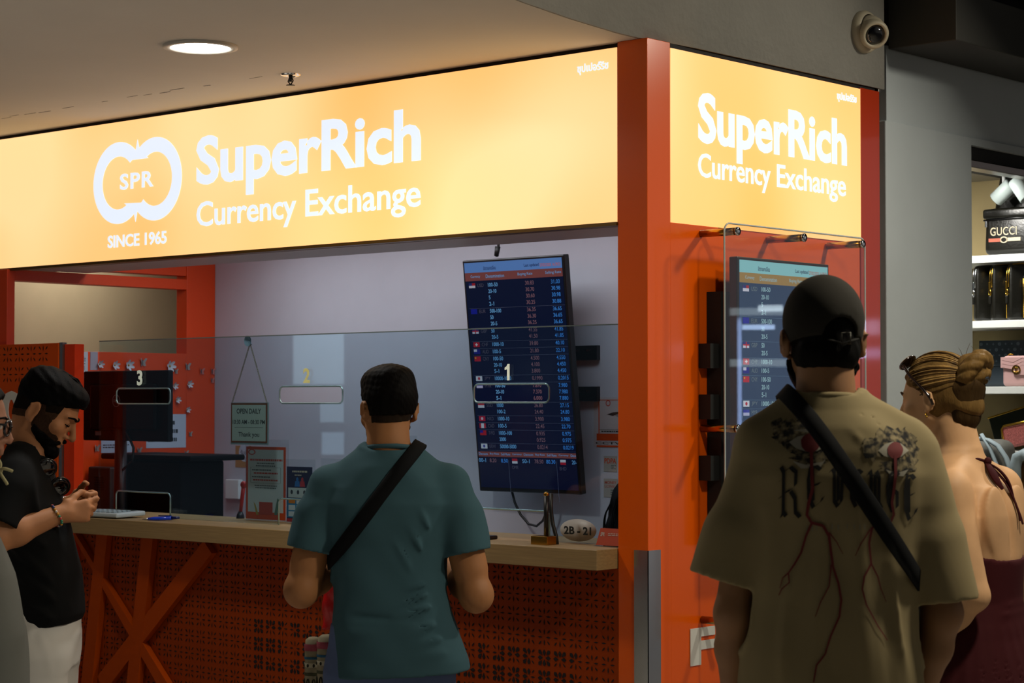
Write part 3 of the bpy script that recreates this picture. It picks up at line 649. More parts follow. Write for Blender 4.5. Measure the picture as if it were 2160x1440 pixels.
# black banknote printer / counting machine under the monitor
a, b = ony(235, 1095, .45), ony(362, 966, .45)
pr = thing('receipt_printer', 'black box-shaped office machine under the monitor', 'printer', (-2.8, .5, DT))
MB().box((a[0], .50, DT), (b[0], .76, b[2] - .015), .012).build('body', mat('machine_black', '#070708', .6, spec=.1), pr)
MB().box((a[0] - .12, .475, b[2] - .014), (b[0] + .10, .80, b[2] + .012), .008).build('lid', mat('machine_black', '#070708', .6, spec=.1), pr)
sm = thing('keypad_rack', 'dark grey mesh-fronted device beside the black office machine', 'device', (-3.1, .44, DT))
a, b = ony(185, 1060, .42), ony(232, 985, .42)
MB().box((a[0], .42, DT), (b[0], .47, b[2]), .008).build('body', mat('device_grey', '#2b2824', .6), sm)
m = MB(); F4 = FACE(.4195)
for i in range(7):
    for j in range(6): rect(m, F4, a[0] + .05 + i * .011, a[0] + .058 + i * .011, b[2] - .11 + j * .011, b[2] - .102 + j * .011, 0, .0008)
m.build('speaker_mesh', black_matt, sm)
for k in range(3):
    tag(MB().box((ony(165, 0, .5)[0], .40, DT + .255 + k * .022), (ony(198, 0, .5)[0], .56, DT + .265 + k * .022), .002).build('paper_tray', mat('tray_black', '#0d0e12', .3)), ['lowest', 'middle', 'topmost'][k] + ' thin black tray of the stack at the left of the monitor stand', 'tray')
tag(MB().box((ony(165, 0, .5)[0], .40, DT), (ony(198, 0, .5)[0], .56, DT + .254)).build('tray_stand', mat('device_grey', '#2b2824', .6)), 'dark stand carrying the thin black trays', 'stand')

# papers and decorations on the orange left wall
SL = SIDE(XL + .0005); paper = mat('paper_white', '#b6bccb', .7); paper2 = mat('paper_pale', '#a8b4bc', .7)
def sheet(name, label, cat, x0, y0, x1, y1, m, lines=0, X=XL):
    p, q = onx(x0, y1, X), onx(x1, y0, X); t = thing(name, label, cat, (X, (p[1] + q[1]) / 2, p[2]))
    rect(MB(), SL, p[1], q[1], p[2], q[2], 0, .0012).build('page', m, t)
    if lines: lines_of_text(MB(), SL, p[1] + .01, q[1] - .01, p[2] + .02, q[2] - .02, lines, 0, .0013, lines).build('print', mat('ink', '#33363c', .7), t)
    return t
sheet('notice_sheet', 'pale blue paper sheet taped to the orange wall right of the monitor', 'paper', 308, 873, 392, 945, paper, 3)
sheet('notice_sheet', 'small doodle-printed paper low on the orange wall right of the office machine', 'paper', 362, 972, 393, 1036, mat('paper_doodle', '#b9b2b8', .7, var=.35, vscale=60), 8)
sheet('notice_sheet', 'white printed list hung at the left end of the orange wall', 'paper', 163, 742, 185, 800, paper2, 14)
sheet('notice_sheet', 'narrow grey paper strip beside the white printed list', 'paper', 190, 742, 206, 780, mat('paper_grey', '#8e8c98', .7), 0)
sheet('notice_sheet', 'white paper half hidden below the monitor on the orange wall', 'paper', 213, 926, 278, 955, paper, 2)
petal = mat('paper_petal', '#c9c6cc', .6); bfly = mat('paper_butterfly', '#9c8c86', .6)
FLW = [(209, 768, 9), (241, 770, 10), (270, 770, 12), (357, 772, 13), (397, 810, 9), (366, 814, 8), (372, 843, 8), (393, 864, 7)]
for i, (x, y, r_) in enumerate(FLW):
    c_ = onx(x, y, XL); R_ = r_ / 440.0; t = thing('paper_flower', 'x', 'decoration', (XL, c_[1], c_[2]), 'paper flowers on the orange wall')
    t['label'] = ['white paper flower at the left edge of the orange wall', 'half-turned white paper flower second from the left on the orange wall', 'white paper flower above the left part of the monitor', 'large white paper flower at the top right corner of the monitor',
                  'small white paper flower farthest right on the orange wall', 'small pale paper flower right of the monitor, level with the number', 'tiny paper flower right of the monitor, beside the slot', 'tiny paper flower right above the pale blue sheet'][i]
    for k in range(6):
        a_ = k * PI / 3 + i * .3; cu, cv = c_[1] + math.cos(a_) * R_ * .58, c_[2] + math.sin(a_) * R_ * .58
        ring = []; 
        for j in range(12):
            b_ = j * PI / 6; pu, pv = R_ * .40 * math.cos(b_), R_ * .27 * math.sin(b_); ring.append(SL.p(cu + math.cos(a_) * pu - math.sin(a_) * pv, cv + math.sin(a_) * pu + math.cos(a_) * pv, .004 + .008 * (math.cos(b_) + 1)))
        MB().add(ring + [SL.p(cu, cv, .008)], [[12, j, (j + 1) % 12] for j in range(12)], True).build('petal', petal, t)
    MB().ell(SL.p(c_[1], c_[2], .005), (.005, R_ * .18, R_ * .18)).build('flower_centre', mat('flower_centre', '#a8823a', .6), t)
BF = [(300, 764, 11), (394, 773, 10), (370, 783, 7), (424, 783, 9), (447, 783, 9), (446, 802, 8), (203, 945, 9), (292, 950, 9), (400, 915, 7), (391, 956, 8)]
for i, (x, y, r_) in enumerate(BF):
    X_ = XL; c_ = onx(x, y, X_)
    if x > 415: c_ = onx(x, y, XL)
    R_ = r_ / 440.0
    t = thing('paper_butterfly', ['tan paper butterfly above the middle of the monitor', 'tan paper butterfly upper right on the orange wall', 'small paper butterfly just right of the monitor corner', 'pale red paper butterfly on the orange corner post, upper left one', 'pale red paper butterfly on the orange corner post, upper right one', 'pale red paper butterfly on the orange corner post, lower one',
                            'paper butterfly low left of the monitor stand', 'paper butterfly below the monitor, right of its stand', 'small paper butterfly beside the pale blue sheet', 'small paper butterfly under the pale blue sheet'][i], 'decoration', (X_, c_[1], c_[2]), 'paper butterflies on the orange wall')
    for sgn in (-1, 1):
        P = [(0, -.35), (.25, -.75), (.75, -.65), (.55, -.1), (1.0, .75), (.55, .8), (0, .1)]
        vs = [SL.p(c_[1] + sgn * u * R_ * .8, c_[2] + v * R_, .002 + .5 * u * R_) for u, v in P]
        MB().add(vs, [list(range(len(vs)))]).build('wing', bfly if i not in (3, 4, 5) else mat('butterfly_pink', '#b8645c', .6), t)
    MB().cyl(SL.p(c_[1], c_[2] - R_ * .5, .003), SL.p(c_[1], c_[2] + R_ * .5, .003), .002).build('body', mat('ink', '#33363c', .7), t)

# opening-hours plate hanging by chains from a suction hook on the glass
op = thing('opening_hours_plate', 'framed opening-hours plate hung by two chains on the glass', 'sign', (-2.155, GY + .02, 1.45))
PY = GY + .026; FP = FACE(PY)
gilt = mat('plate_frame', '#8a4a22', .35, .5)
rect(MB(), FP, -2.272, -2.038, 1.444, 1.617, -.002, .0025).build('acrylic_backing', mat('plate_clear', '#8c9a98', .2), op)
rect(MB(), FP, -2.268, -2.046, 1.452, 1.614, .0006, .002).build('frame', gilt, op)
rect(MB(), FP, -2.261, -2.053, 1.459, 1.607, .0027, .0006).build('plate_face', mat('plate_cream', '#a9b2a4', .6), op)
ink = mat('ink_black', '#141816', .6); m = MB()
text(m, 'OPEN DAILY', FP, (-2.232, -2.082, 1.571, 1.592), .0033, .0004, .012); text(m, '10:30 AM - 08:30 PM', FP, (-2.256, -2.058, 1.528, 1.546), .0033, .0004, .008)
text(m, 'Thank you', FP, (-2.220, -2.092, 1.471, 1.496), .0033, .0004, .008); rect(m, FP, -2.245, -2.07, 1.514, 1.5155, .0033, .0004); m.build('lettering', ink, op)
hk = (-2.152, PY, 1.858)
chain = mat('gold_chain', '#8f8a70', .3, .9)
for q_ in ((-2.262, 1.617), (-2.048, 1.617)):
    m = MB(); P0, P1 = np.array((hk[0], PY - .002, hk[2])), np.array((q_[0], PY - .002, q_[1])); n_ = 34
    for i in range(n_):
        c_ = P0 + (P1 - P0) * (i + .5) / n_; d_ = (P1 - P0) / np.linalg.norm(P1 - P0); L_ = np.linalg.norm(P1 - P0) / n_ * .68; sd = np.array((0, 1., 0)) if i % 2 else np.cross(d_, (0, 1, 0))
        m.tube([c_ + d_ * L_ * math.cos(t_) + sd * L_ * .55 * math.sin(t_) for t_ in np.linspace(0, 2 * PI, 9)[:-1]], .0011, 5, closed=True)
    m.build('chain', chain, op)
m = MB().lathe((hk[0], GY + .0106, hk[2] + .01), [(.022, 0), (.020, .003), (.008, .008), (.005, .012), (.0001, .012)], 24, (0, 1, 0)); m.tube([(hk[0], GY + .015, hk[2] + .008), (hk[0], PY + .008, hk[2] - .004), (hk[0], PY - .004, hk[2])], .0025, 8); m.build('suction_hook', mat('suction_clear', '#9fb4c0', .15), op)

# posters in clear acrylic holders standing on the counter
def holder(name, label, x0, y0, x1, y1, py, base_h=.0):
    a, b = ony(x0, y1, py), ony(x1, y0, py); t = thing(name, label, 'poster', ((a[0] + b[0]) / 2, py, CT)); F_ = FACE(py)
    rect(MB(), F_, a[0] - .012, b[0] + .012, CT + .001, b[2] + .03, -.006, .0015).build('acrylic_stand', acrylic, t)
    MB().box((a[0] - .012, py, CT + .0005), (b[0] + .012, py + .07, CT + .003)).build('stand_foot', acrylic, t)
    return t, F_, a, b
GP = .26
t, F_, a, b = holder('poster_holder', 'clear stand with an orange-framed white notice, left of the man in teal', 519, 943, 603, 1093, GP)
w_, h_ = b[0] - a[0], b[2] - a[2]
P0 = rect(MB(), F_, a[0], b[0], a[2], b[2], .0, .001).build('orange_border', mat('print_orange', '#c2440e', .5), t)
rect(MB(), F_, a[0] + .013, b[0] - .013, a[2] + .03, b[2] - .012, .0011, .0003).build('poster_page', mat('poster_white', '#b9c0bc', .55), t)
u = lambda f: a[0] + f * w_
v = lambda f: a[2] + f * h_
rd_, gy_ = mat('print_red', '#b0402c', .6), mat('print_grey', '#55605e', .6)
m = MB(); flat_shape(m, [emblem_small := [(x, z) for x, z in [(u(.15) + .017 * math.cos(t_) * (1 + .35 * abs(math.cos(t_))), v(.925) + .0125 * math.sin(t_)) for t_ in np.linspace(0, 2 * PI, 30)[:-1]]], [(x, z) for x, z in [(u(.15) + .012 * math.cos(t_) * (1 + .35 * abs(math.cos(t_))), v(.925) + .0085 * math.sin(t_)) for t_ in np.linspace(0, 2 * PI, 30)[:-1]]]], F_, .0015, .0003)
lines_of_text(m, F_, u(.1), u(.93), v(.79), v(.85), 1, 0, .0015, 2, True); lines_of_text(m, F_, u(.16), u(.85), v(.615), v(.66), 1, 0, .0015, 5, True); lines_of_text(m, F_, u(.16), u(.85), v(.52), v(.565), 1, 0, .0015, 6, True); m.build('red_print', rd_, t)
m = MB(); lines_of_text(m, F_, u(.2), u(.8), v(.72), v(.79), 2, 0, .0015, 8, True); lines_of_text(m, F_, u(.16), u(.75), v(.66), v(.70), 1, 0, .0015, 9); lines_of_text(m, F_, u(.16), u(.7), v(.565), v(.605), 1, 0, .0015, 10); lines_of_text(m, F_, u(.16), u(.85), v(.42), v(.48), 2, 0, .0015, 11, True)
rect(m, F_, u(.14), u(.86), v(.498), v(.501), .0015, .0003); rect(m, F_, u(.12), u(.88), v(.715), v(.7175), .0015, .0003); rect(m, F_, u(.12), u(.125), v(.5), v(.7175), .0015, .0003); rect(m, F_, u(.875), u(.88), v(.5), v(.7175), .0015, .0003); m.build('grey_print', gy_, t)
rect(MB(), F_, u(.34), u(.68), v(.07), v(.24), .0015, .0003).build('red_block', mat('print_red2', '#a83c28', .6), t)
m = MB(); flat_shape(m, [[(u(.2), v(.24)), (u(.25), v(.2)), (u(.33), v(.06)), (u(.27), v(.06))]], F_, .0015, .0003); m.build('yellow_print', mat('print_yellow', '#a08a3a', .6), t)
m = MB(); flat_shape(m, [[(u(.72), v(.07)), (u(.80), v(.3)), (u(.84), v(.28)), (u(.80), v(.07))]], F_, .0015, .0003); m.build('green_print', mat('print_green', '#55745e', .6), t)

t, F_, a, b = holder('poster_holder', 'dark blue currency leaflet in a clear stand behind the teal shirt', 605, 985, 659, 1108, .24); a[2] = CT + .004
w_, h_ = b[0] - a[0], b[2] - a[2]
rect(MB(), F_, a[0], b[0], a[2], b[2], 0, .001).build('poster_page', mat('leaflet_navy', '#1c1f40', .5), t)
rect(MB(), F_, u(.06), u(.97), v(.44), v(.62), .0011, .0003).build('white_band', mat('poster_white', '#b9c0bc', .55), t)
rect(MB(), F_, u(.02), u(.98), v(.08), v(.43), .0011, .0003).build('blue_block', mat('leaflet_blue', '#1a6f9c', .5), t)
m = MB()
for i in range(3):
    for j in range(3):
        if not (i == 0 and j == 2): rect(m, F_, u(.08 + .31 * i), u(.34 + .31 * i), v(.10 + .115 * j), v(.19 + .115 * j), .0015, .0003)
m.build('note_pictures', mat('leaflet_pale', '#a9bcc4', .55), t)
rect(MB(), F_, u(.08), u(.34), v(.335), v(.415), .0015, .0003).build('orange_block', mat('leaflet_orange', '#b0702c', .5), t)
rect(MB(), F_, u(0), u(1), v(0), v(.06), .0011, .0003).build('red_band', mat('leaflet_red', '#9c2c34', .5), t)
m = MB(); lines_of_text(m, F_, u(.12), u(.92), v(.88), v(.95), 1, 0, .0015, 4, True); lines_of_text(m, F_, u(.3), u(.6), v(.83), v(.87), 1, 0, .0015, 5, True); m.build('lettering', mat('leaflet_cream', '#b8ac94', .55), t)
for i, cc_ in enumerate(('#2a6aa8', '#b03038')):
    m = MB(); cu = u(.42 + .2 * i); flat_shape(m, [[(cu - .016, v(.64)), (cu - .012, v(.74)), (cu + .012, v(.74)), (cu + .016, v(.64))]], F_, .0015, .0003); flat_shape(m, [arc(cu, v(.77), .007, .009, 0, 340, 14)], F_, .0015, .0003); m.build('tiny_figure', mat('tiny_figure' + str(i), cc_, .6), t)
m = MB()
for i in range(3): flat_shape(m, [arc(u(.2 + .25 * i), v(.54), .007, .009, 0, 340, 14)], F_, .0015, .0003)
m.build('dark_icons', mat('ink', '#33363c', .7), t)
t, F_, a, b = holder('poster_holder', 'yellow-topped leaflet mostly hidden behind the left shoulder of the teal shirt', 679, 984, 735, 1100, .24)
rect(MB(), F_, a[0], b[0], a[2], b[2], 0, .001).build('poster_page', mat('leaflet_yellow', '#9c9230', .5), t)
rect(MB(), F_, a[0], b[0], b[2] - .022, b[2], .0011, .0003).build('brown_band', mat('leaflet_brown', '#5c4a22', .5), t)
t, F_, a, b = holder('poster_holder', 'orange-edged leaflet in a clear stand hidden behind the neck of the man in teal', 800, 935, 872, 1100, .24)
rect(MB(), F_, a[0], b[0], a[2], b[2], 0, .001).build('poster_page', mat('print_orange', '#c2440e', .5), t)
# small tan card on the back wall, wall hook and red pen
F2 = FACE(YB - .0005)
a, b = ony(497, 985, YB), ony(530, 940, YB); t = thing('wall_card', 'small tan card with handwriting on the white back wall below the hours plate', 'card', (a[0], YB, a[2]))
rect(MB(), F2, a[0], b[0], a[2], b[2], 0, .001).build('card', mat('card_tan', '#a67c4e', .6), t); flat_shape(MB(), [arc((a[0] + b[0]) / 2 + .01, (a[2] + b[2]) / 2 + .02, .042, .045, 0, 350, 26)], F2, .001, .0004).build('white_bubble', paper, t)
m = MB(); text(m, 'รับเงิน', F2, (a[0] + .04, b[0] - .012, b[2] - .045, b[2] - .02), .0014, .0003); text(m, 'ทำบุญ', F2, (a[0] + .04, b[0] - .015, b[2] - .075, b[2] - .05), .0014, .0003); m.build('handwriting', ink, t)
t = thing('wall_socket', 'white wall socket block on the back wall left of the orange-framed notice', 'socket', ony(497, 1030, YB))
q = ony(497, 1030, YB); MB().box((q[0] - .045, YB - .03, q[2] - .05), (q[0] + .055, YB, q[2] + .045), .004).build('socket_box', white_pl, t)
q = ony(505, 1098, .30); q1, q2 = ony(507, 1090, .3), ony(514, 1022, .3); t = thing('counter_pen', 'red pen on a coiled lead leaning in its holder behind the glass', 'pen', (q1[0], .30, CT))
MB().cyl((q1[0], .30, CT + .02), q2, .0075, .009).build('barrel', mat('pen_red', '#b81c10', .4), t); MB().lathe((q1[0], .30, CT), [(.018, 0), (.016, .014), (.009, .03), (.0001, .03)], 20).build('pen_foot', black_pl, t); MB().ell(q2, (.014, .014, .016)).build('pen_cap', mat('pen_red', '#b81c10', .4), t)

# notices on the back wall right of the board
def notice(name, label, x0, y0, x1, y1, m_, X1=None):
    a, b = ony(x0, y1, YB), ony(x1, y0, YB)
    if X1: b[0] = X1
    t = thing(name, label, 'notice', (a[0], YB, a[2])); rect(MB(), F2, a[0], b[0], a[2], b[2], 0, .001).build('page', m_, t); return t, a, b
t, a, b = notice('wall_notice', 'white and orange surveillance notice with a camera picture at the edge of the corner post', 1253, 838, 1306, 942, mat('notice_white', '#b8b0ae', .6), -.70)
a[0] -= 0; w_, h_ = b[0] - a[0], b[2] - a[2]
m = MB(); rect(m, F2, u(0.03), u(.97), v(0), v(.035), .0011, .0003); rect(m, F2, u(.03), u(.97), v(.13), v(.27), .0011, .0003); rect(m, F2, u(.05), u(.95), v(.945), v(.955), .0011, .0003); rect(m, F2, u(.05), u(.06), v(.27), v(.955), .0011, .0003); rect(m, F2, u(.94), u(.95), v(.27), v(.955), .0011, .0003); m.build('orange_print', mat('print_orange', '#c2440e', .5), t)
m = MB(); text(m, 'CCTV IN OPERATION', F2, (u(.02), u(.98), v(.055), v(.105)), .0011, .0003, .015); rect(m, F2, u(.06), u(.94), v(.345), v(.352), .0011, .0003); lines_of_text(m, F2, u(.08), u(.92), v(.29), v(.34), 1, 0, .0011, 3); lines_of_text(m, F2, u(.28), u(.8), v(.84), v(.93), 2, 0, .0011, 5); m.build('lettering', ink, t)
cam_c = (u(.36), v(.62))
flat_shape(MB(), [[(u(.2), v(.66)), (u(.5), v(.76)), (u(.7), v(.74)), (u(.74), v(.64)), (u(.62), v(.56)), (u(.32), v(.53))]], F2, .0011, .0004).build('camera_picture', mat('pic_grey', '#8e8a8c', .5), t)
m = MB(); flat_shape(m, [arc(u(.30), v(.60), .022, .030, 0, 345, 20)], F2, .0016, .0004); flat_shape(m, [[(u(.14), v(.66)), (u(.2), v(.7)), (u(.33), v(.73)), (u(.2), v(.63))]], F2, .0016, .0004); m.build('camera_lens_picture', mat('pic_dark', '#2a2628', .5), t)
flat_shape(MB(), [arc(u(.15), v(.885), .013, .013, 0, 345, 20), arc(u(.15), v(.885), .009, .009, 0, 345, 20)], F2, .0011, .0004).build('red_print', rd_, t)
t, a, b = notice('wall_notice', 'small beige notice with orange capitals, right under the surveillance notice', 1274, 962, 1302, 994, mat('notice_beige', '#a09a92', .6)); w_, h_ = b[0] - a[0], b[2] - a[2]
text(MB(), 'PDPA', F2, (u(.06), u(.94), v(.52), v(.86)), .0011, .0003, .02).build('lettering', mat('print_orange', '#c2440e', .5), t); lines_of_text(MB(), F2, u(.56), u(.94), v(.15), v(.45), 3, 0, .0011, 2).build('print', gy_, t)
t, a, b = notice('wall_notice', 'small beige notice in red print, lowest of those by the corner post', 1274, 1010, 1303, 1048, mat('notice_beige', '#a09a92', .6)); w_, h_ = b[0] - a[0], b[2] - a[2]
m = MB(); text(m, 'MONEY', F2, (u(.08), u(.92), v(.72), v(.88)), .0011, .0003, .01); text(m, 'LICENSE', F2, (u(.08), u(.80), v(.52), v(.66)), .0011, .0003, .0); m.build('lettering', rd_, t); lines_of_text(MB(), F2, u(.5), u(.94), v(.1), v(.45), 3, 0, .0011, 2).build('print', gy_, t)

# on the counter near the right end
t = thing('unit_number_plate', 'white oval plate with black unit number at the right end of the glass', 'sign', ony(1220, 1118, .095)); F5 = FACE(.099)
q = ony(1220, 1118, .099); qr = ony(1258, 1118, .099); rx = qr[0] - q[0]
MB().lathe((0, 0, 0), [(1, -.0015), (1, .0015), (.0001, .0015)], 40).build('oval_plate', mat('oval_white', '#b9b4ac', .45), t)
ov = t.children[0]; me = ov.data
for v_ in me.vertices: v_.co = F5.p(q[0] + v_.co.x * rx, q[2] + v_.co.y * .039, v_.co.z + .0012)
text(MB(), '2B - 21', F5, (q[0] - rx * .78, q[0] + rx * .74, q[2] - .015, q[2] + .013), .0028, .0004, .03).build('lettering', ink, t)
a, b = ony(1257, 1148, .04), ony(1304, 1116, .04); b[0] = -.132
t = thing('card_holder', 'orange card in a clear stand on the counter beside the corner post', 'card holder', (a[0], .04, CT)); F6 = FACE(.04)
MB().box((a[0] - .003, .038, CT), (b[0], .046, CT + .002)).box((a[0] - .003, .03, CT + .0005), (b[0], .09, CT + .003)).build('clear_stand', acrylic, t)
P = [F6.p(a[0], CT + .004, 0), F6.p(b[0], CT + .004, 0), F6.p(b[0], b[2], -.018), F6.p(a[0] + .006, b[2], -.018)]; P2 = [p + np.array((0, .002, 0)) for p in P]
MB().add(P + P2, [[0, 1, 2, 3], [7, 6, 5, 4], [0, 4, 5, 1], [1, 5, 6, 2], [2, 6, 7, 3], [3, 7, 4, 0]]).build('card', mat('card_orange', '#bb4012', .5), t)
F7 = Frame(F6.p(a[0], CT + .004, .0004), (1, 0, 0), np.array((0, .018, b[2] - CT - .004)) / np.linalg.norm((.018, b[2] - CT - .004)))
hh_ = b[2] - CT - .004; m = MB(); text(m, 'SPR', F7, (.012, .03, hh_ * .55, hh_ * .8), 0, .0004, .03); lines_of_text(m, F7, .045, .11, hh_ * .58, hh_ * .78, 2, 0, .0003, 4); m.build('lettering', mat('card_print', '#c8b8ac', .5), t)
# brass-footed rod and its cable
t = thing('brass_base_stand', 'black rod on a brass block at the counter edge, right of the teal shirt', 'stand', ony(1147, 1150, -.02)); q = ony(1150, 1148, -.02)
MB().box((q[0] - .045, -.045, CT), (q[0] + .03, .005, CT + .030), .002).build('brass_block', brass, t)
zt = ony(1154, 1042, -.01)[2]; MB().cyl((q[0] + .005, -.02, CT + .03), (q[0] + .005, -.02, zt), .0085).build('rod', black_pl, t); MB().ell((q[0] + .005, -.02, zt), (.010, .010, .009)).build('rod_tip', brass, t)
P = [ony(x, y, .02) for x, y in ((1163, 1040), (1162, 1075), (1166, 1105), (1173, 1130), (1175, 1146), (1168, 1150), (1160, 1150))]
tag(MB().tube(P, .007, 8).build('coiled_lead', cab), 'thick black lead hanging beside the brass-footed rod', 'cable')
q = ony(1022, 1122, .02); tag(MB().box((q[0] - .05, -.02, CT), (q[0] + .02, .07, CT + .014), .004).build('card_terminal', mat('terminal_black', '#0b0d14', .4)), 'flat black device lying on the counter right of the teal sleeve', 'device')

# calculator, blue pen, on the left end of the counter
q = ony(265, 1083, .03)
t = thing('calculator', 'white desk calculator lying on the counter by the hands of the bearded man', 'calculator', (q[0], .03, CT)); Rz = Matrix.Translation((q[0] - .05, -.012, CT)) @ Matrix.Rotation(.05, 4, 'Z') @ Matrix.Rotation(.03, 4, 'X')
MB().box((-.13, -.075, .006), (.13, .085, .026), .006, Rz).build('body', mat('calc_white', '#b9c6cc', .4), t)
MB().box((-.11, .045, .0265), (.09, .075, .029), .001, Rz).build('display', mat('calc_lcd', '#3c4a48', .2), t)
for i in range(7):
    for j in range(4): MB().box((-.11 + i * .031, -.062 + j * .025, .0262), (-.088 + i * .031, -.045 + j * .025, .031), .002, Rz).build('key', mat('calc_key', '#8fa0a8', .5), t)
q1, q2 = ony(300, 1103, -.06), ony(378, 1093, .01)
t = thing('ballpoint_pen', 'bright blue pen lying on the counter edge right of the calculator', 'pen', ((q1[0] + q2[0]) / 2, -.03, CT)); zp = CT + .009
d0, d1 = np.array((q1[0], -.06, CT + .004)), np.array((q2[0], .01, CT + .014)); L = d1 - d0
MB().tube([d0 + L * .16, d0 + L * .3, d0 + L * .8], [.006, .0085, .0085], 12).build('barrel', mat('pen_blue', '#0a3fd0', .25, coat=.5), t); MB().tube([d0, d0 + L * .16], [.0015, .0055], 10).build('pen_tip', chrome, t); MB().tube([d0 + L * .8, d1], [.0075, .005], 10).build('pen_end', mat('pen_navy', '#08185a', .3), t)
MB().box((-.03, -.004, .0), (.03, .004, .004), .001, Matrix.Translation(d0 + L * .62 + np.array((0, 0, .009))) @ Matrix.Rotation(math.atan2(L[1], L[0]), 4, 'Z')).build('clip', mat('pen_navy', '#08185a', .3), t)
# ---------------------------------------------------------------- bag shop seen past the grey column
tag(MB().box((-1.6, 3.24, 0), (-.02, 3.30, 2.9)).build('wall_shop', mat('mustard_wall', '#a8966a', .7, var=.03)), kind='structure')
tag(MB().box((-1.6, 2.2, 2.66), (-.05, 3.24, 2.72)).build('ceiling_shop', mat('shop_ceiling', '#8f8878', .7)), kind='structure')
tag(MB().box((-1.62, 2.2, 0), (-1.56, 3.3, 2.9)).build('wall_shop_side', mat('mustard_wall', '#a8966a', .7, var=.03)), kind='structure')
sh = thing('display_shelf', 'white shelf unit of the bag shop, seen right of the grey column', 'shelf', (-.7, 3.05, 0))
ZS = [2.282, 1.986, 1.688, 1.40, 1.02]
for z in ZS: MB().box((-1.2, 2.9, z - .033), (-.03, 3.238, z), .002).build('shelf_board', mat('shelf_white', '#dfe2de', .35), sh)
MB().box((-1.225, 2.9, 0), (-1.2, 3.238, 2.4)).build('side_panel', mat('shelf_white', '#dfe2de', .35), sh)
leather = mat('black_leather', '#15140f', .32, bump=.12, bscale=90); gold = mat('gold_hardware', '#c9a040', .22, 1.0); silver = mat('silver_zip', '#c8ccd0', .2, 1.0)
for i, (x, y, ry, lb) in enumerate(((-.345, 2.70, .08, 'white cylinder spotlight nearest the grey column, over the black backpack'), (-.235, 2.92, .9, 'white spotlight tilted to the left, second from the grey column'), (-.12, 2.86, -.6, 'white spotlight cut by the right edge, third from the grey column'))):
    t = thing('track_spotlight', lb, 'spotlight', (x, y, 2.66), 'spotlights of the bag shop'); R_ = Matrix.Translation((x, y, 2.565)) @ Matrix.Rotation(ry, 4, 'Y')
    m = MB(); vs = []
    m.lathe((0, 0, 0), [(.030, -.055), (.034, -.052), (.035, .045), (.030, .052), (.0001, .052)], 28); m.lathe((0, 0, 0), [(.030, -.055), (.026, -.045), (.0001, -.045)], 28)
    m.v = [tuple(R_ @ Vector(v)) for v in m.v]; m.build('lamp_body', mat('spot_white', '#c8d6d4', .4), t); MB().cyl((x, y, 2.60), (x, y, 2.66), .008).build('stem', white_pl, t)
# black backpack with a white print
FBG = lambda x, y, a: Frame((x, y, 0), (math.cos(a), math.sin(a), 0), (0, 0, 1))
def soft_box(m, fr, u0, u1, v0, v1, n0, n1, bev, taper=0., seg=4):
    bm = bmesh.new(); bmesh.ops.create_cube(bm, size=1)
    for v in bm.verts:
        k = taper if v.co.y > 0 else 0
        v.co = Vector(((u0 + u1) / 2 + v.co.x * (u1 - u0) * (1 - k), (v0 + v1) / 2 + v.co.y * (v1 - v0), (n0 + n1) / 2 + v.co.z * (n1 - n0) * (1 - k)))
    bmesh.ops.bevel(bm, geom=bm.edges[:], offset=bev, segments=seg, affect='EDGES', profile=.5)
    M = Matrix(((fr.U[0], fr.V[0], fr.N[0], fr.O[0]), (fr.U[1], fr.V[1], fr.N[1], fr.O[1]), (fr.U[2], fr.V[2], fr.N[2], fr.O[2]), (0, 0, 0, 1))); m.bm(bm, M, True); return m
bk = thing('backpack', 'black leather backpack with pale lettering and striped band on the top shelf', 'backpack', (-.23, 3.05, 2.283)); Fb = FBG(0, 3.0, .02); z0 = 2.284
soft_box(MB(), Fb, -.362, -.05, z0 + .13, z0 + .43, -.16, -.02, .045, .28).build('main_bag', leather, bk)
soft_box(MB(), Fb, -.355, -.055, z0, z0 + .215, -.16, .05, .03, .04).build('front_pocket', leather, bk)
soft_box(MB(), Fb, -.352, -.058, z0 + .165, z0 + .21, .02, .062, .012).build('pocket_flap', leather, bk)
MB().tube([Fb.p(-.35, z0 + .160, .050), Fb.p(-.2, z0 + .163, .055), Fb.p(-.06, z0 + .160, .050)], .004, 8).build('zipper', black_pl, bk)
MB().box(Fb.p(-.343, z0 + .128, .048), Fb.p(-.333, z0 + .158, .056), .002).build('zip_pull', silver, bk)
cr = mat('print_cream', '#cfc0a0', .5); m = MB(); text(m, 'GUCCI', Fb, (-.318, -.188, z0 + .088, z0 + .126), .0495, .001, .006, 1.05, shear=.0); m.build('lettering', cr, bk)
m = MB(); rect(m, Fb, -.326, -.265, z0 + .060, z0 + .076, .0495, .001, 0); rect(m, Fb, -.238, -.17, z0 + .060, z0 + .076, .0495, .001, 1); flat_shape(m, [arc(-.2515, z0 + .068, .019, .015, 0, 350, 26), arc(-.2515, z0 + .068, .013, .010, 0, 350, 26)], Fb, .0495, .001, 1); m.build('striped_band', [mat('print_red_stripe', '#a8543c', .5), cr], bk)
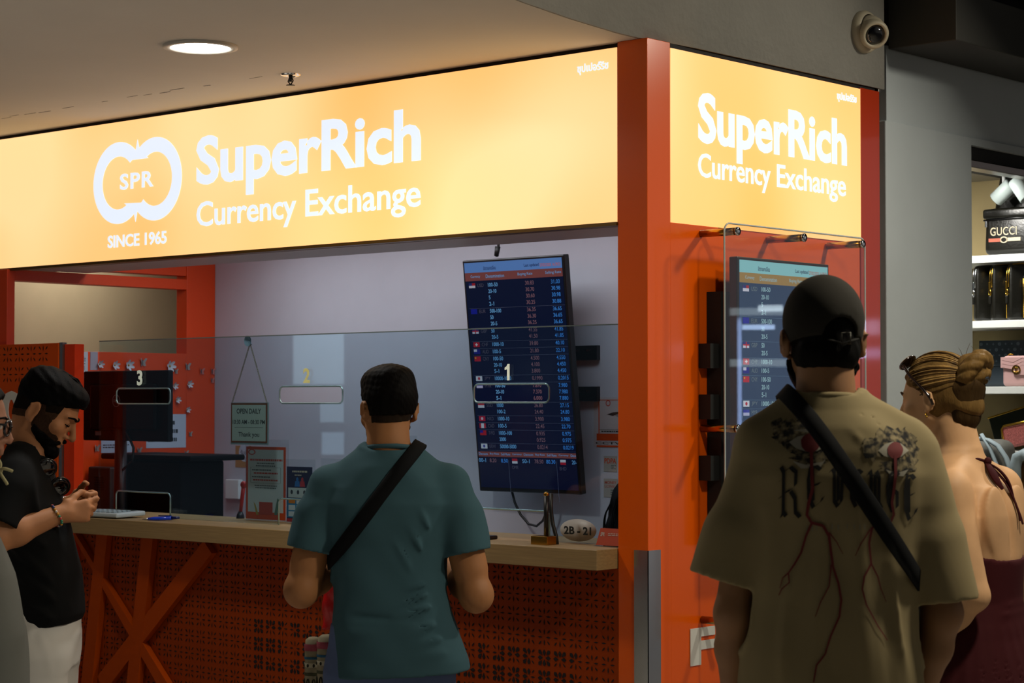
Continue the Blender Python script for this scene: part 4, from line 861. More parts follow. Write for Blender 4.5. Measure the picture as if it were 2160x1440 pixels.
# three upright clutches with zips along the edge
def clutch(x, y, a, label, zipm, pocket=False):
    t = thing('leather_clutch', label, 'clutch', (x, y, ZS[1] + .001), 'black clutches on the second shelf'); F_ = FBG(x, y, a); z0 = ZS[1] + .002; h = .252
    soft_box(MB(), F_, -.02, .18, z0, z0 + h, -.040, 0, .014, .03).build('body', leather, t)
    P = [F_.p(-.022, z0 + .15, -.020), F_.p(-.021, z0 + .20, -.020), F_.p(-.016, z0 + .235, -.020), F_.p(.004, z0 + .252, -.020), F_.p(.04, z0 + .255, -.020), F_.p(.17, z0 + .255, -.020)]
    MB().tube([p + F_.N * .010 for p in P], .0028, 6).tube([p - F_.N * .010 for p in P], .0028, 6).build('zipper', zipm, t)
    c_ = F_.p(-.026, z0 + .145, -.020); m = MB().box(c_ - .005, c_ + np.array((.005, .005, .03)), .001); m.tube([c_ + F_.U * .0 + np.array((math.cos(q) * .010 * F_.N[0], math.cos(q) * .010 * F_.N[1], math.sin(q) * .015 - .018)) for q in np.linspace(0, 2 * PI, 13)[:-1]], .003, 6, closed=True); m.build('zip_pull', zipm, t)
    MB().box(c_ + np.array((-.006, -.004, -.07)), c_ + np.array((.006, .004, -.035)), .002).build('leather_tab', leather, t)
    if pocket:
        soft_box(MB(), F_, .04, .17, z0 + .005, z0 + .20, 0, .02, .008).build('front_pocket', leather, t); MB().tube([F_.p(.04, z0 + .01, .012), F_.p(.04, z0 + .185, .012), F_.p(.055, z0 + .20, .012), F_.p(.17, z0 + .20, .012)], .0025, 6).build('pocket_zip', zipm, t)
        if pocket == 2: soft_box(MB(), F_, .042, .17, z0 + .14, z0 + .20, .016, .026, .004).build('pocket_flap', leather, t)
clutch(-.372, 2.950, .95, 'black clutch with a silver zip, first from the grey column on the second shelf', silver)
clutch(-.288, 2.950, .95, 'black clutch with a gold-zipped front pocket, middle of the three on the second shelf', gold, 1)
clutch(-.204, 2.950, .95, 'black clutch with a flapped pocket, last of the three on the second shelf', gold, 2)
# third shelf: monogram bag, black quilted bag, pink quilted bag
z2 = ZS[2] + .001
t = thing('monogram_handbag', 'dark slate handbag printed with pale monogram motifs on the third shelf', 'handbag', (-.31, 3.08, z2)); F_ = FBG(0, 3.04, .0); slate = mat('slate_canvas', '#27333c', .5)
soft_box(MB(), F_, -.43, -.205, z2, z2 + .212, -.11, -.01, .02).build('body', slate, t)
flat_shape(MB(), [[(-.43, z2 + .21), (-.205, z2 + .21), (-.207, z2 + .15), (-.222, z2 + .115), (-.25, z2 + .10), (-.43, z2 + .095)]], F_, -.009, .006, 0, .001).build('flap', slate, t)
m = MB(); mono = mat('monogram_pale', '#6f7f88', .5); rnd = random.Random(4); k = 0
for j in range(4):
    for i in range(8):
        cu, cv = -.42 + i * .031 + (.015 if j % 2 else 0), z2 + .195 - j * .026
        if cu > -.215 or (cv < z2 + .125 and cu > -.245): continue
        if k % 3 == 0: flat_shape(m, [arc(cu, cv, .0075, .0075, 0, 340, 14), arc(cu, cv, .006, .006, 0, 340, 14)], F_, -.0015, .0006)
        for q in range(4):
            a_ = q * PI / 2 + (PI / 4 if k % 2 else 0); ca, sa = math.cos(a_), math.sin(a_); m.add([F_.p(cu + ca * p - sa * w_, cv + sa * p + ca * w_, -.0008) for p, w_ in ((.0005, 0), (.003, .0018), (.0055, 0), (.003, -.0018))], [[0, 1, 2, 3]])
        k += 1
m.build('monogram', mono, t)
t = thing('quilted_handbag', 'black quilted handbag with a brass clasp behind the pink one', 'handbag', (-.14, 3.08, z2)); soft_box(MB(), F_, -.195, -.045, z2, z2 + .2, -.12, -.03, .02).build('body', leather, t)
m = MB()
for i in range(-6, 9):
    for s_ in (-1, 1):
        u0 = -.195 + i * .03; m.tube([F_.p(min(max(u0 + (0 if s_ > 0 else .15) + s_ * q * .15, -.190), -.05), z2 + .03 + q * .15, -.0285) for q in (0, .25, .5, .75, 1)], .0012, 5)
m.build('quilting', black_pl, t); MB().tube([F_.p(-.15, z2 + .198, -.06), F_.p(-.13, z2 + .208, -.06), F_.p(-.10, z2 + .206, -.06), F_.p(-.085, z2 + .222, -.06)], .005, 8).ell(F_.p(-.085, z2 + .224, -.06), (.008, .008, .008)).build('clasp', gold, t)
pink = mat('blush_leather', '#c09a98', .4, bump=.05, bscale=50)
t = thing('quilted_handbag', 'blush pink quilted handbag with a round brass buckle on the third shelf', 'handbag', (-.17, 2.95, z2)); F_ = FBG(0, 2.94, .0)
soft_box(MB(), F_, -.262, -.06, z2, z2 + .138, -.07, 0, .018).build('body', pink, t)
flat_shape(MB(), [[(-.262, z2 + .130), (-.06, z2 + .130), (-.06, z2 + .085), (-.12, z2 + .078), (-.135, z2 + .052), (-.190, z2 + .052), (-.205, z2 + .078), (-.262, z2 + .085)]], F_, .0, .008, 0, .0015).build('flap', pink, t)
m = MB(); pk2 = mat('blush_seam', '#9c7674', .5)
for q in range(3): m.tube([F_.p(-.255, z2 + .118 - q * .016, .0095), F_.p(-.20, z2 + .108 - q * .016, .0095), F_.p(-.155, z2 + .128 - q * .016, .0095), F_.p(-.11, z2 + .108 - q * .016, .0095), F_.p(-.065, z2 + .122 - q * .016, .0095)], .0013, 5)
m.build('chevron_stitching', pk2, t)
m = MB(); flat_shape(m, [arc(-.185, z2 + .074, .021, .021, 0, 350, 30), arc(-.185, z2 + .074, .016, .016, 0, 350, 30)], F_, .010, .003)
for s_ in (-1, 1): m.tube([F_.p(-.185 + s_ * .004 + s_ * .008 * math.cos(q), z2 + .074 + .011 * math.sin(q), .012) for q in np.linspace(.6, 5.7, 12)], .002, 5)
m.build('buckle', gold, t); MB().tube([F_.p(-.25, z2 + .137, -.03), F_.p(-.24, z2 + .146, -.03), F_.p(-.22, z2 + .144, -.03)], .003, 6).tube([F_.p(-.12, z2 + .137, -.03), F_.p(-.10, z2 + .158, -.03), F_.p(-.06, z2 + .16, -.03)], .003, 6).build('chain_strap', gold, t)
# fourth shelf: dark green box bag, pink glitter clutch with gilt frame
z3 = ZS[3] + .001; t = thing('box_clutch', 'dark green framed box clutch on the fourth shelf, left of the pink glitter one', 'clutch', (-.25, 3.1, z3)); F_ = FBG(-.30, 3.0, .0)
Mx = Matrix.Translation((-.27, 3.10, z3 + .085)) @ Matrix.Rotation(-.28, 4, 'Y'); MB().box((-.11, -.03, -.045), (.11, .03, .095), .004, Mx).build('body', mat('bottle_green', '#12180c', .3), t)
MB().box((-.113, -.034, .088), (.113, .034, .097), .002, Mx).build('gilt_frame', gold, t)
t = thing('glitter_clutch', 'pink glitter clutch with a gilt frame on the fourth shelf', 'clutch', (-.13, 2.96, z3)); Mx = Matrix.Translation((-.13, 2.96, z3 + .05)) @ Matrix.Rotation(-.20, 4, 'Y')
MB().box((-.12, -.03, -.018), (.12, .03, .075), .01, Mx).build('body', mat('pink_glitter', '#a8605c', .3, var=.6, vscale=260), t); MB().tube([Mx @ Vector(p) for p in ((-.12, -.032, -.0), (-.118, -.032, .070), (-.105, -.032, .082), (.12, -.032, .082))], .005, 8).build('gilt_frame', gold, t)
# low shelf: tan tote, grey backpack with pale straps, teal bag with sequins
z4 = ZS[4] + .001
t = thing('tan_tote', 'tan leather tote under the pink glitter clutch', 'handbag', (-.1, 3.0, z4)); F_ = FBG(0, 2.98, .0); tan = mat('tan_leather', '#7a5430', .4, bump=.05)
soft_box(MB(), F_, -.24, -.04, z4, z4 + .325, -.14, 0, .012).build('body', tan, t); MB().box(F_.p(-.128, z4 + .01, .0), F_.p(-.124, z4 + .33, .004)).build('seam', mat('tan_dark', '#4c3018', .5), t)
MB().tube([F_.p(-.14, z4 + .30, .006), F_.p(-.138, z4 + .325, .006), F_.p(-.128, z4 + .333, .006), F_.p(-.118, z4 + .325, .006), F_.p(-.118, z4 + .29, .006)], .005, 8).build('handle', mat('tan_dark', '#4c3018', .5), t)
t = thing('grey_backpack', 'grey backpack with pale blue padded straps behind the shoulder of the woman', 'backpack', (-.3, 2.7, 0)); F_ = FBG(0, 2.70, .0); zf = 1.0
a, b = ony(2062, 1100, 2.7), ony(2128, 925, 2.7); grey = mat('grey_canvas', '#6a6a64', .7, bump=.1); pale = mat('pale_blue_strap', '#9fb0b8', .6, bump=.1)
soft_box(MB(), F_, a[0] - .12, b[0] - .01, .72, b[2] - .005, -.16, 0, .05, .15).build('body', grey, t)
def pxs(pts, y): return [ony(x, y_, y) for x, y_ in pts]
MB().tube(pxs([(2066, 925), (2085, 928), (2105, 940), (2122, 965), (2133, 995), (2137, 1020), (2132, 1050), (2124, 1070)], 2.68), .019, 10, flat=.5).build('shoulder_strap', pale, t)
MB().tube(pxs([(2070, 915), (2088, 945), (2100, 975), (2112, 1005), (2126, 1030), (2150, 1045)], 2.67), .014, 10, flat=.5).build('shoulder_strap', pale, t)
tb = thing('bag_table', 'low display table carrying the grey backpack', 'table', (-.4, 2.7, 0)); MB().box((-.75, 2.56, .66), (-.02, 2.86, .715)).build('table_top', mat('shelf_white', '#dfe2de', .35), tb)
for x in (-.7, -.08):
    for y in (2.58, 2.80): MB().box((x, y, 0), (x + .04, y + .04, .66)).build('leg', white_pl, tb)
t = thing('pale_neck_pillow_bag', 'pale blue rounded bag at the right edge behind the woman', 'bag', (-.1, 2.62, .716)); P = pxs([(2143, 1030), (2141, 985), (2146, 965), (2160, 958), (2176, 966), (2180, 1020)], 2.62)
MB().tube(P, [.024, .026, .026, .026, .026, .022], 14).build('body', pale, t); MB().box((P[0][0] - .02, 2.6, .716), (P[-1][0] + .02, 2.64, P[0][2]), .008).build('lower_part', mat('teal_canvas', '#28444a', .6), t)
m = MB(); rnd = random.Random(8)
for i in range(60): m.ell((rnd.uniform(P[0][0] - .01, P[-1][0]), 2.599, rnd.uniform(P[0][2] - .13, P[0][2] - .01)), (.004, .002, .004), u=6, v=4)
m.build('sequins', mat('sequin', '#a8c0a0', .15, 1.0), t)
tag(MB().box((-.16, 2.50, .0), (-.02, 2.545, 1.05)).build('olive_banner', mat('olive_cloth', '#5c4a20', .6, var=.3, vscale=30)), 'olive brown cloth hanging at the right edge beyond the woman', 'cloth')
# ---------------------------------------------------------------- people: smooth solids meshed by surface nets
class Solid:
    """a sampled distance field; shapes are blended into it and it is meshed as one continuous surface"""
    def __init__(s, lo, hi, h):
        s.lo = np.array(lo, float); s.h = h; s.n = np.ceil((np.array(hi) - s.lo) / h).astype(int) + 1
        s.f = np.full(s.n, .06, np.float32); s.ax = [(s.lo[i] + h * np.arange(s.n[i])).astype(np.float32) for i in range(3)]
    def sub(s, lo, hi):
        a = np.clip(np.floor((np.array(lo) - s.lo) / s.h).astype(int), 0, s.n); b = np.clip(np.ceil((np.array(hi) - s.lo) / s.h).astype(int) + 1, 0, s.n)
        if np.any(b <= a): return None
        sl = tuple(slice(a[i], b[i]) for i in range(3)); return sl, s.ax[0][sl[0]][:, None, None], s.ax[1][sl[1]][None, :, None], s.ax[2][sl[2]][None, None, :]
    def add(s, shape, k=.012, op='u'):
        fn, lo, hi = shape; m = k + .03; r = s.sub(np.array(lo) - m, np.array(hi) + m)
        if r is None: return s
        sl, X, Y, Z = r; d = fn(X, Y, Z).astype(np.float32); f = s.f[sl]
        if op == 'u': h = np.maximum(k - np.abs(f - d), 0) / k; s.f[sl] = np.minimum(f, d) - h * h * k * .25
        elif op == 's': d = -d; h = np.maximum(k - np.abs(f - d), 0) / k; s.f[sl] = np.maximum(f, d) + h * h * k * .25
        elif op == 'd': s.f[sl] = f - d                      # displacement
        return s
    def cut(s, p, n, k=.002):
        """removes the half-space on the side n points to"""
        p, n = np.array(p, float), np.array(n, float) / np.linalg.norm(n)
        d = (s.ax[0][:, None, None] - p[0]) * n[0] + (s.ax[1][None, :, None] - p[1]) * n[1] + (s.ax[2][None, None, :] - p[2]) * n[2]
        s.f = np.maximum(s.f, d.astype(np.float32)); return s
    def cut_in(s, p, n, lo, hi):
        r = s.sub(lo, hi)
        if r is None: return s
        sl, X, Y, Z = r; n = np.array(n, float) / np.linalg.norm(n); d = (X - p[0]) * n[0] + (Y - p[1]) * n[1] + (Z - p[2]) * n[2]
        s.f[sl] = np.maximum(s.f[sl], d.astype(np.float32)); return s
    def shell(s, t): s.f = np.maximum(s.f, -(s.f + t)); return s
    def crease(s, p, q, w, amp):
        p, q = np.array(p, float), np.array(q, float); ba = q - p; L = max(ba @ ba, 1e-9)
        def fn(X, Y, Z):
            a, b, c = X - p[0], Y - p[1], Z - p[2]; t = np.clip((a * ba[0] + b * ba[1] + c * ba[2]) / L, 0, 1)
            d2 = (a - t * ba[0]) ** 2 + (b - t * ba[1]) ** 2 + (c - t * ba[2]) ** 2
            return amp * np.exp(-d2 / (w * w)) * np.clip(.25 + 2.2 * np.minimum(t, 1 - t), 0, 1)
        return s.add((fn, np.minimum(p, q) - 2 * w, np.maximum(p, q) + 2 * w), .0, 'd') if True else s
    def ripple(s, amp, fx, fy, fz, ph=0.):
        X, Y, Z = s.ax[0][:, None, None], s.ax[1][None, :, None], s.ax[2][None, None, :]
        s.f -= (amp * np.sin(fx * X + fz * Z * .7 + ph) * np.sin(fz * Z + fy * Y + 1.3 * np.sin(fx * X * .5 + ph))).astype(np.float32); return s
    def mesh(s):
        F = s.f; S = F < 0; n = s.n
        C = {(i, j, k): (slice(i, n[0] - 1 + i), slice(j, n[1] - 1 + j), slice(k, n[2] - 1 + k)) for i in (0, 1) for j in (0, 1) for k in (0, 1)}
        cnt = sum(S[c].astype(np.int8) for c in C.values()); act = (cnt > 0) & (cnt < 8); I = np.argwhere(act)
        val = {c: F[I[:, 0] + c[0], I[:, 1] + c[1], I[:, 2] + c[2]] for c in C}
        pos = np.zeros((len(I), 3)); w = np.zeros(len(I))
        for a in C:
            for ax in range(3):
                if a[ax]: continue
                b = list(a); b[ax] = 1; b = tuple(b); va, vb = val[a], val[b]; m = (va < 0) != (vb < 0)
                t = np.where(m, va / np.where(m, va - vb, 1), 0); p = np.zeros((len(I), 3)); p[:] = a; p[:, ax] += t
                pos += p * m[:, None]; w += m
        pos = (pos / w[:, None] + I) * s.h + s.lo
        idx = np.full(act.shape, -1, np.int64); idx[tuple(I.T)] = np.arange(len(I)); Q = []
        for ax in range(3):
            o = [i for i in range(3) if i != ax]; A = [slice(0, m) for m in n]; B = list(A); A[ax] = slice(0, n[ax] - 1); B[ax] = slice(1, n[ax])
            ch = S[tuple(A)] != S[tuple(B)]; e = np.argwhere(ch); ok = np.all([(e[:, i] > 0) & (e[:, i] < n[i] - 1) for i in o], axis=0); e = e[ok]
            def cell(du, dv):
                q = e.copy(); q[:, o[0]] -= du; q[:, o[1]] -= dv; return idx[tuple(q.T)]
            q = np.stack([cell(1, 1), cell(0, 1), cell(0, 0), cell(1, 0)], 1); inside = S[tuple(e.T)]
            flip = inside if ax != 1 else ~inside
            q[~flip] = q[~flip][:, ::-1]; Q.append(q)
        Q = np.concatenate(Q); Q = Q[(Q >= 0).all(1)]
        return pos, Q
    def build(s, name, m, parent, relax=1):
        v, q = s.mesh()
        for _ in range(relax):
            acc = np.zeros_like(v); c = np.zeros(len(v))
            for a, b in ((0, 1), (1, 2), (2, 3), (3, 0)):
                np.add.at(acc, q[:, a], v[q[:, b]]); np.add.at(acc, q[:, b], v[q[:, a]]); np.add.at(c, q[:, a], 1); np.add.at(c, q[:, b], 1)
            v = v + .5 * (acc / np.maximum(c, 1)[:, None] - v) * (c > 0)[:, None]
        me = bpy.data.meshes.new(name); me.vertices.add(len(v)); me.vertices.foreach_set('co', v.astype(np.float32).ravel())
        me.loops.add(q.size); me.loops.foreach_set('vertex_index', q.ravel().astype(np.int32)); me.polygons.add(len(q))
        me.polygons.foreach_set('loop_start', np.arange(0, q.size, 4, dtype=np.int32)); me.polygons.foreach_set('loop_total', np.full(len(q), 4, np.int32))
        me.polygons.foreach_set('use_smooth', np.ones(len(q), bool)); me.update(calc_edges=True); me.validate()
        o = bpy.data.objects.new(name, me); COL.objects.link(o); me.materials.append(m); o.parent = parent
        bpy.context.view_layer.update(); return o
def V3(*a): return np.array(a, float)
def cone(p, q, r1, r2=None):
    p, q = np.array(p, float), np.array(q, float); r2 = r1 if r2 is None else r2; ba = q - p; L = max(ba @ ba, 1e-9); R = max(r1, r2)
    def fn(X, Y, Z):
        a, b, c = X - p[0], Y - p[1], Z - p[2]; t = np.clip((a * ba[0] + b * ba[1] + c * ba[2]) / L, 0, 1)
        return np.sqrt((a - t * ba[0]) ** 2 + (b - t * ba[1]) ** 2 + (c - t * ba[2]) ** 2) - (r1 + (r2 - r1) * t)
    return fn, np.minimum(p, q) - R, np.maximum(p, q) + R
def ell(c, r, R=None):
    c, r = np.array(c, float), np.array(r, float); R = np.eye(3) if R is None else R; M = np.max(r)
    def fn(X, Y, Z):
        a, b, d = X - c[0], Y - c[1], Z - c[2]; l = [a * R[0, i] + b * R[1, i] + d * R[2, i] for i in range(3)]
        k0 = np.sqrt(sum((l[i] / r[i]) ** 2 for i in range(3))); k1 = np.sqrt(sum((l[i] / r[i] ** 2) ** 2 for i in range(3))) + 1e-9
        return k0 * (k0 - 1) / k1
    e = np.abs(R) @ r; return fn, c - e, c + e
def loft(rows, n=2.3):
    """stack of oval sections: (z, cx, cy, half width, half depth)"""
    R = np.array(sorted(rows), float)
    def fn(X, Y, Z):
        zz = Z.ravel(); g = lambda i: np.interp(zz, R[:, 0], R[:, i])[None, None, :].astype(np.float32)
        a, b = g(3), g(4); d = ((np.abs(X - g(1)) / a) ** n + (np.abs(Y - g(2)) / b) ** n + 1e-9) ** (1 / n) - 1
        return np.maximum(d * np.minimum(a, b), np.maximum(R[0, 0] - Z, Z - R[-1, 0]))
    return fn, V3((R[:, 1] - R[:, 3]).min(), (R[:, 2] - R[:, 4]).min(), R[0, 0]), V3((R[:, 1] + R[:, 3]).max(), (R[:, 2] + R[:, 4]).max(), R[-1, 0])
def rot(ax, deg):
    a = math.radians(deg); c, s = math.cos(a), math.sin(a)
    return np.array({'x': [[1, 0, 0], [0, c, -s], [0, s, c]], 'y': [[c, 0, s], [0, 1, 0], [-s, 0, c]], 'z': [[c, -s, 0], [s, c, 0], [0, 0, 1]]}[ax])
class Head:
    """head frame: x to the right, y to the face, z up, origin between the ears"""
    def __init__(s, O, R, k=1.): s.O = np.array(O, float); s.R = R; s.k = k
    def p(s, *a): return s.O + s.R @ (s.k * np.array(a, float))
    def ell(s, c, r, R=None): return ell(s.p(*c), np.array(r) * s.k, s.R @ (np.eye(3) if R is None else R))
    def cone(s, p, q, r1, r2=None): return cone(s.p(*p), s.p(*q), r1 * s.k, None if r2 is None else r2 * s.k)
    def skull(s, F, g=0., k=.02):
        F.add(s.ell((0, -.014, .043), (.076 + g, .098 + g, .088 + g)), k); F.add(s.ell((0, .015, .012), (.069 + g, .082 + g, .085 + g)), k); return F
    def jaw(s, F, g=0., wide=1.):
        F.add(s.ell((0, .034, -.035), (.058 * wide + g, .060 + g, .062 + g)), .02)
        for q in (-1, 1): F.add(s.cone((q * .052 * wide, .004, -.045), (q * .018, .074, -.098), .017 + g, .016 + g), .018)
        F.add(s.ell((0, .080, -.098), (.022 + g, .016 + g, .016 + g)), .016); return F
    def face(s, F, wide=1., nose=1.):
        s.skull(F); s.jaw(F, 0, wide)
        for q in (-1, 1):
            F.add(s.ell((q * .042, .062, -.020), (.026, .022, .022)), .016)
            F.add(s.cone((q * .010, .093, .024), (q * .046, .076, .026), .010, .008), .010)
            F.add(s.ell((q * .032, .094, .004), (.019, .014, .013)), .010, 's')
            F.add(s.ell((q * .032, .0765, .003), (.0145, .0135, .0125)), .003)
            F.add(s.ell((q * .032, .0785, .0085), (.0155, .0135, .0075)), .003); F.add(s.ell((q * .032, .0775, -.0055), (.0145, .0125, .005)), .003)
        F.add(s.cone((0, .094, .016), (0, .094 + .024 * nose, -.030), .008, .0105), .009); F.add(s.ell((0, .094 + .022 * nose, -.034), (.011, .011, .010)), .006)
        for q in (-1, 1): F.add(s.ell((q * .012, .100, -.037), (.009, .011, .008)), .005); F.add(s.ell((q * .007, .108, -.044), (.004, .006, .003)), .002, 's')
        F.add(s.ell((0, .092, -.058), (.026, .010, .013)), .010)
        F.add(s.ell((0, .097, -.0625), (.023, .010, .0062)), .004); F.add(s.ell((0, .095, -.0755), (.020, .010, .0068)), .004); F.add(s.ell((0, .106, -.069), (.024, .010, .0018)), .003, 's')
        F.add(s.ell((0, .098, -.086), (.018, .006, .005)), .006, 's'); return F
    def ears(s, F, out=14, e=1., x=.080, y=-.012, dz=0.):
        d = y + .012; p0 = s.O; s.O = s.O + s.R @ V3(0, 0, dz)
        for q in (-1, 1):
            R = rot('z', -q * out) @ rot('x', -8)
            F.add(s.ell((q * x, -.012 + d, .001), (.0085, .019 * e, .033 * e), R), .006); F.add(s.ell((q * (x + .0085), -.010 + d, .004), (.006, .011 * e, .020 * e), R), .004, 's')
            F.add(s.cone((q * (x + .006), -.022 + d, -.008), (q * (x + .007), -.026 + d, .020), .0035, .004), .003); F.add(s.cone((q * (x + .007), -.026 + d, .020), (q * (x + .004), -.006 + d, .031), .004, .0035), .003); F.add(s.ell((q * .079, -.004 + d, -.028), (.006, .009, .009)), .004)
        s.O = p0; return F
def hand(F, wrist, fwd, nrm, side, curl=(35, 45, 30), k=1., spread=.0, thumb=35, fist=0.):
    """palm and five fingers; fwd along the palm, nrm out of the palm, side = direction of the thumb"""
    fwd, nrm = np.array(fwd, float) / np.linalg.norm(fwd), np.array(nrm, float); nrm = nrm - fwd * (nrm @ fwd); nrm /= np.linalg.norm(nrm)
    sd = np.cross(fwd, nrm); sd *= np.sign(sd @ np.array(side, float)) or 1; w = np.array(wrist, float); tips = []
    F.add(cone(w - fwd * .02, w + fwd * .02, .022 * k, .024 * k), .012)
    for i, (o, L, r) in enumerate(((.027, 1.0, .0092), (.009, 1.1, .0095), (-.009, 1.02, .009), (-.026, .82, .008))):
        b = w + fwd * (.086 - .006 * abs(i - 1)) * k + sd * o * k; F.add(cone(w + sd * o * .6 * k + fwd * .012, b, .014 * k, .0115 * k), .012)
        d = fwd + sd * spread * o * 20; d /= np.linalg.norm(d); p = b
        for j, (seg, c) in enumerate(zip((.042, .027, .021), curl)):
            a = math.radians(c + (i - 1) * 4 + fist * 10); axv = np.cross(d, nrm_at(d, nrm, fwd)); d = d * math.cos(a) + perp(d, nrm, fwd, sd) * math.sin(a)
            q = p + d * seg * L * k; F.add(cone(p, q, r * k * (1 - .07 * j), r * k * (.93 - .09 * j)), .0035); p = q
        tips.append(p)
    b = w + fwd * .022 * k + sd * .026 * k; F.add(cone(w + fwd * .015, b + sd * .006, .017 * k, .015 * k), .010)
    d = fwd * .75 + sd * .62 + nrm * .35; d /= np.linalg.norm(d); p = b
    for j, (seg, r) in enumerate(((.040, .0125), (.030, .0105), (.024, .0095))):
        q = p + d * seg * k; F.add(cone(p, q, r * k, r * k * .9), .005); p = q; a = math.radians(thumb if j else 12); t = -sd * .75 + nrm * .35; t -= d * (t @ d); t /= np.linalg.norm(t); d = d * math.cos(a) + t * math.sin(a)
    return tips
def nrm_at(d, nrm, fwd): return nrm
def perp(d, nrm, fwd, sd):
    t = np.cross(sd, d); return t * (1 if (np.cross(sd, fwd) @ nrm) > 0 else -1)
def body_legs(F, hip, knee_l, knee_r, ank_l, ank_r, r=(.085, .055, .038)):
    for q, kn, an in ((-1, knee_l, ank_l), (1, knee_r, ank_r)):
        h = V3(q * .095, hip[1], hip[2]); F.add(cone(h, kn, r[0], r[1]), .03); F.add(cone(kn, an, r[1], r[2]), .02); F.add(cone(an, V3(an[0], an[1] + .13, .035), .036, .03), .02); F.add(ell(V3(an[0], an[1] - .01, .04), (.033, .04, .035)), .02)
def shoes(parent, ank, m, sole, h=.008):
    for an in ank:
        F = Solid(V3(an[0] - .08, an[1] - .12, -.01), V3(an[0] + .08, an[1] + .26, .14), .007); F.add(cone(V3(an[0], an[1] - .02, .058), V3(an[0], an[1] + .16, .045), .047, .042), .01); F.add(cone(V3(an[0], an[1], .05), V3(an[0], an[1], .10), .05, .048), .02); F.cut(V3(0, 0, .012), (0, 0, -1))
        o = F.build('shoe', m, parent)
        F = Solid(V3(an[0] - .08, an[1] - .12, -.012), V3(an[0] + .08, an[1] + .26, .05), .007); F.add(cone(V3(an[0], an[1] - .02, .02), V3(an[0], an[1] + .16, .02), .052, .047), .01); F.cut(V3(0, 0, .001), (0, 0, -1)); F.cut(V3(0, 0, .02), (0, 0, 1)); F.build('sole', sole, o)
def person(label, px, D, yaw, group=None):
    """Empty on the floor where the photo shows the person; local x right, y ahead, z up"""
    q = CAM + (FWD0 + (px - 1080) / FPX * RGT) * D; t = thing('person', label, 'person', (q[0], q[1], 0), group, (0, 0, math.atan2(-FWD0[0], FWD0[1]) + math.radians(yaw))); bpy.context.view_layer.update(); return t
def trousers(F, z1, zr, hip_a, hip_b, knee_l, knee_r, ank_l, ank_r, r=(.098, .075, .066), cx=0, cy=0):
    F.add(loft([(z1, cx, cy, hip_a * .94, hip_b * .95), ((z1 + zr) / 2, cx, cy, hip_a, hip_b), (zr, cx, cy, hip_a * .97, hip_b * .95)]), .03)
    for q, kn, an in ((-1, knee_l, ank_l), (1, knee_r, ank_r)): F.add(cone(V3(cx + q * .092, cy, zr + .03), kn, r[0], r[1]), .03); F.add(cone(kn, an, r[1], r[2]), .03)
    return F
def bvh_of(o):
    me = o.data; M = np.array(o.matrix_world); v = np.empty(len(me.vertices) * 3, np.float32); me.vertices.foreach_get('co', v); v = v.reshape(-1, 3) @ M[:3, :3].T + M[:3, 3]
    return BVHTree.FromPolygons([tuple(x) for x in v], [tuple(p.vertices) for p in me.polygons])
def look(b, px, py, off=.0015):
    d = Vector(ray(px, py)).normalized(); h = b.ray_cast(Vector(CAM), d)
    if h[0] is None: return None
    n = h[1] if h[1].dot(d) < 0 else -h[1]; return np.array(h[0] + n * off)
def decal(name, polys, b, m, parent, off=.0015, L=7.):
    """print on cloth: outlines laid onto the garment's own surface as a thin film"""
    cu = bpy.data.curves.new('c', 'CURVE'); cu.dimensions = '2D'; cu.fill_mode = 'FRONT'; bmA = bmesh.new()
    for loops in polys:
        cu = bpy.data.curves.new('c', 'CURVE'); cu.dimensions = '2D'; cu.fill_mode = 'FRONT'
        for P in (loops if isinstance(loops[0][0], (tuple, list, np.ndarray)) else [loops]):
            sp = cu.splines.new('POLY'); sp.points.add(len(P) - 1); sp.use_cyclic_u = True
            for i, (x, y) in enumerate(P): sp.points[i].co = (x, -y, 0, 1)
        vs, fs = curve_geo(cu); vv = [bmA.verts.new(v) for v in vs]
        for f in fs:
            try: bmA.faces.new([vv[i] for i in f])
            except ValueError: pass
    for _ in range(4):
        ed = [e for e in bmA.edges if e.calc_length() > L]
        if not ed: break
        bmesh.ops.subdivide_edges(bmA, edges=ed, cuts=1); bmesh.ops.triangulate(bmA, faces=bmA.faces[:])
    bad = []; Mi = np.array(parent.matrix_world.inverted())
    for v in bmA.verts:
        p = look(b, v.co.x, -v.co.y, off)
        if p is None: bad.append(v)
        else: v.co = Vector(Mi[:3, :3] @ p + Mi[:3, 3])
    bmesh.ops.delete(bmA, geom=bad, context='VERTS')
    me = bpy.data.meshes.new(name); bmA.to_mesh(me); bmA.free(); o = bpy.data.objects.new(name, me); COL.objects.link(o); me.materials.append(m); o.parent = parent
    me.polygons.foreach_set('use_smooth', np.ones(len(me.polygons), bool)); return o
def local_mesh(mb, name, m, parent):
    """MB holding local coordinates of parent"""
    me = bpy.data.meshes.new(name); me.from_pydata(mb.v, [], mb.f); me.update(); me.polygons.foreach_set('use_smooth', mb.sm); o = bpy.data.objects.new(name, me); COL.objects.link(o)
    for mm in (m if isinstance(m, (list, tuple)) else [m]): me.materials.append(mm)
    if any(mb.mi): me.polygons.foreach_set('material_index', mb.mi)
    o.parent = parent; return o
def band(path, nrm, w, t):
    """flat strap: points, outward normals, width, thickness -> MB"""
    m = MB(); n = len(path); vs = []
    for i in range(n):
        d = path[(i + 1) % n] - path[i - 1]; d /= np.linalg.norm(d) + 1e-9; s = np.cross(d, nrm[i]); s /= np.linalg.norm(s) + 1e-9
        for a, b in ((-1, 0), (-.9, 1), (.9, 1), (1, 0)): vs.append(path[i] + s * a * w / 2 + nrm[i] * b * t)
    fs = [[i * 4 + a, i * 4 + (a + 1) % 4, ((i + 1) % n) * 4 + (a + 1) % 4, ((i + 1) % n) * 4 + a] for i in range(n) for a in range(4)]
    return m.add(vs, fs, True)
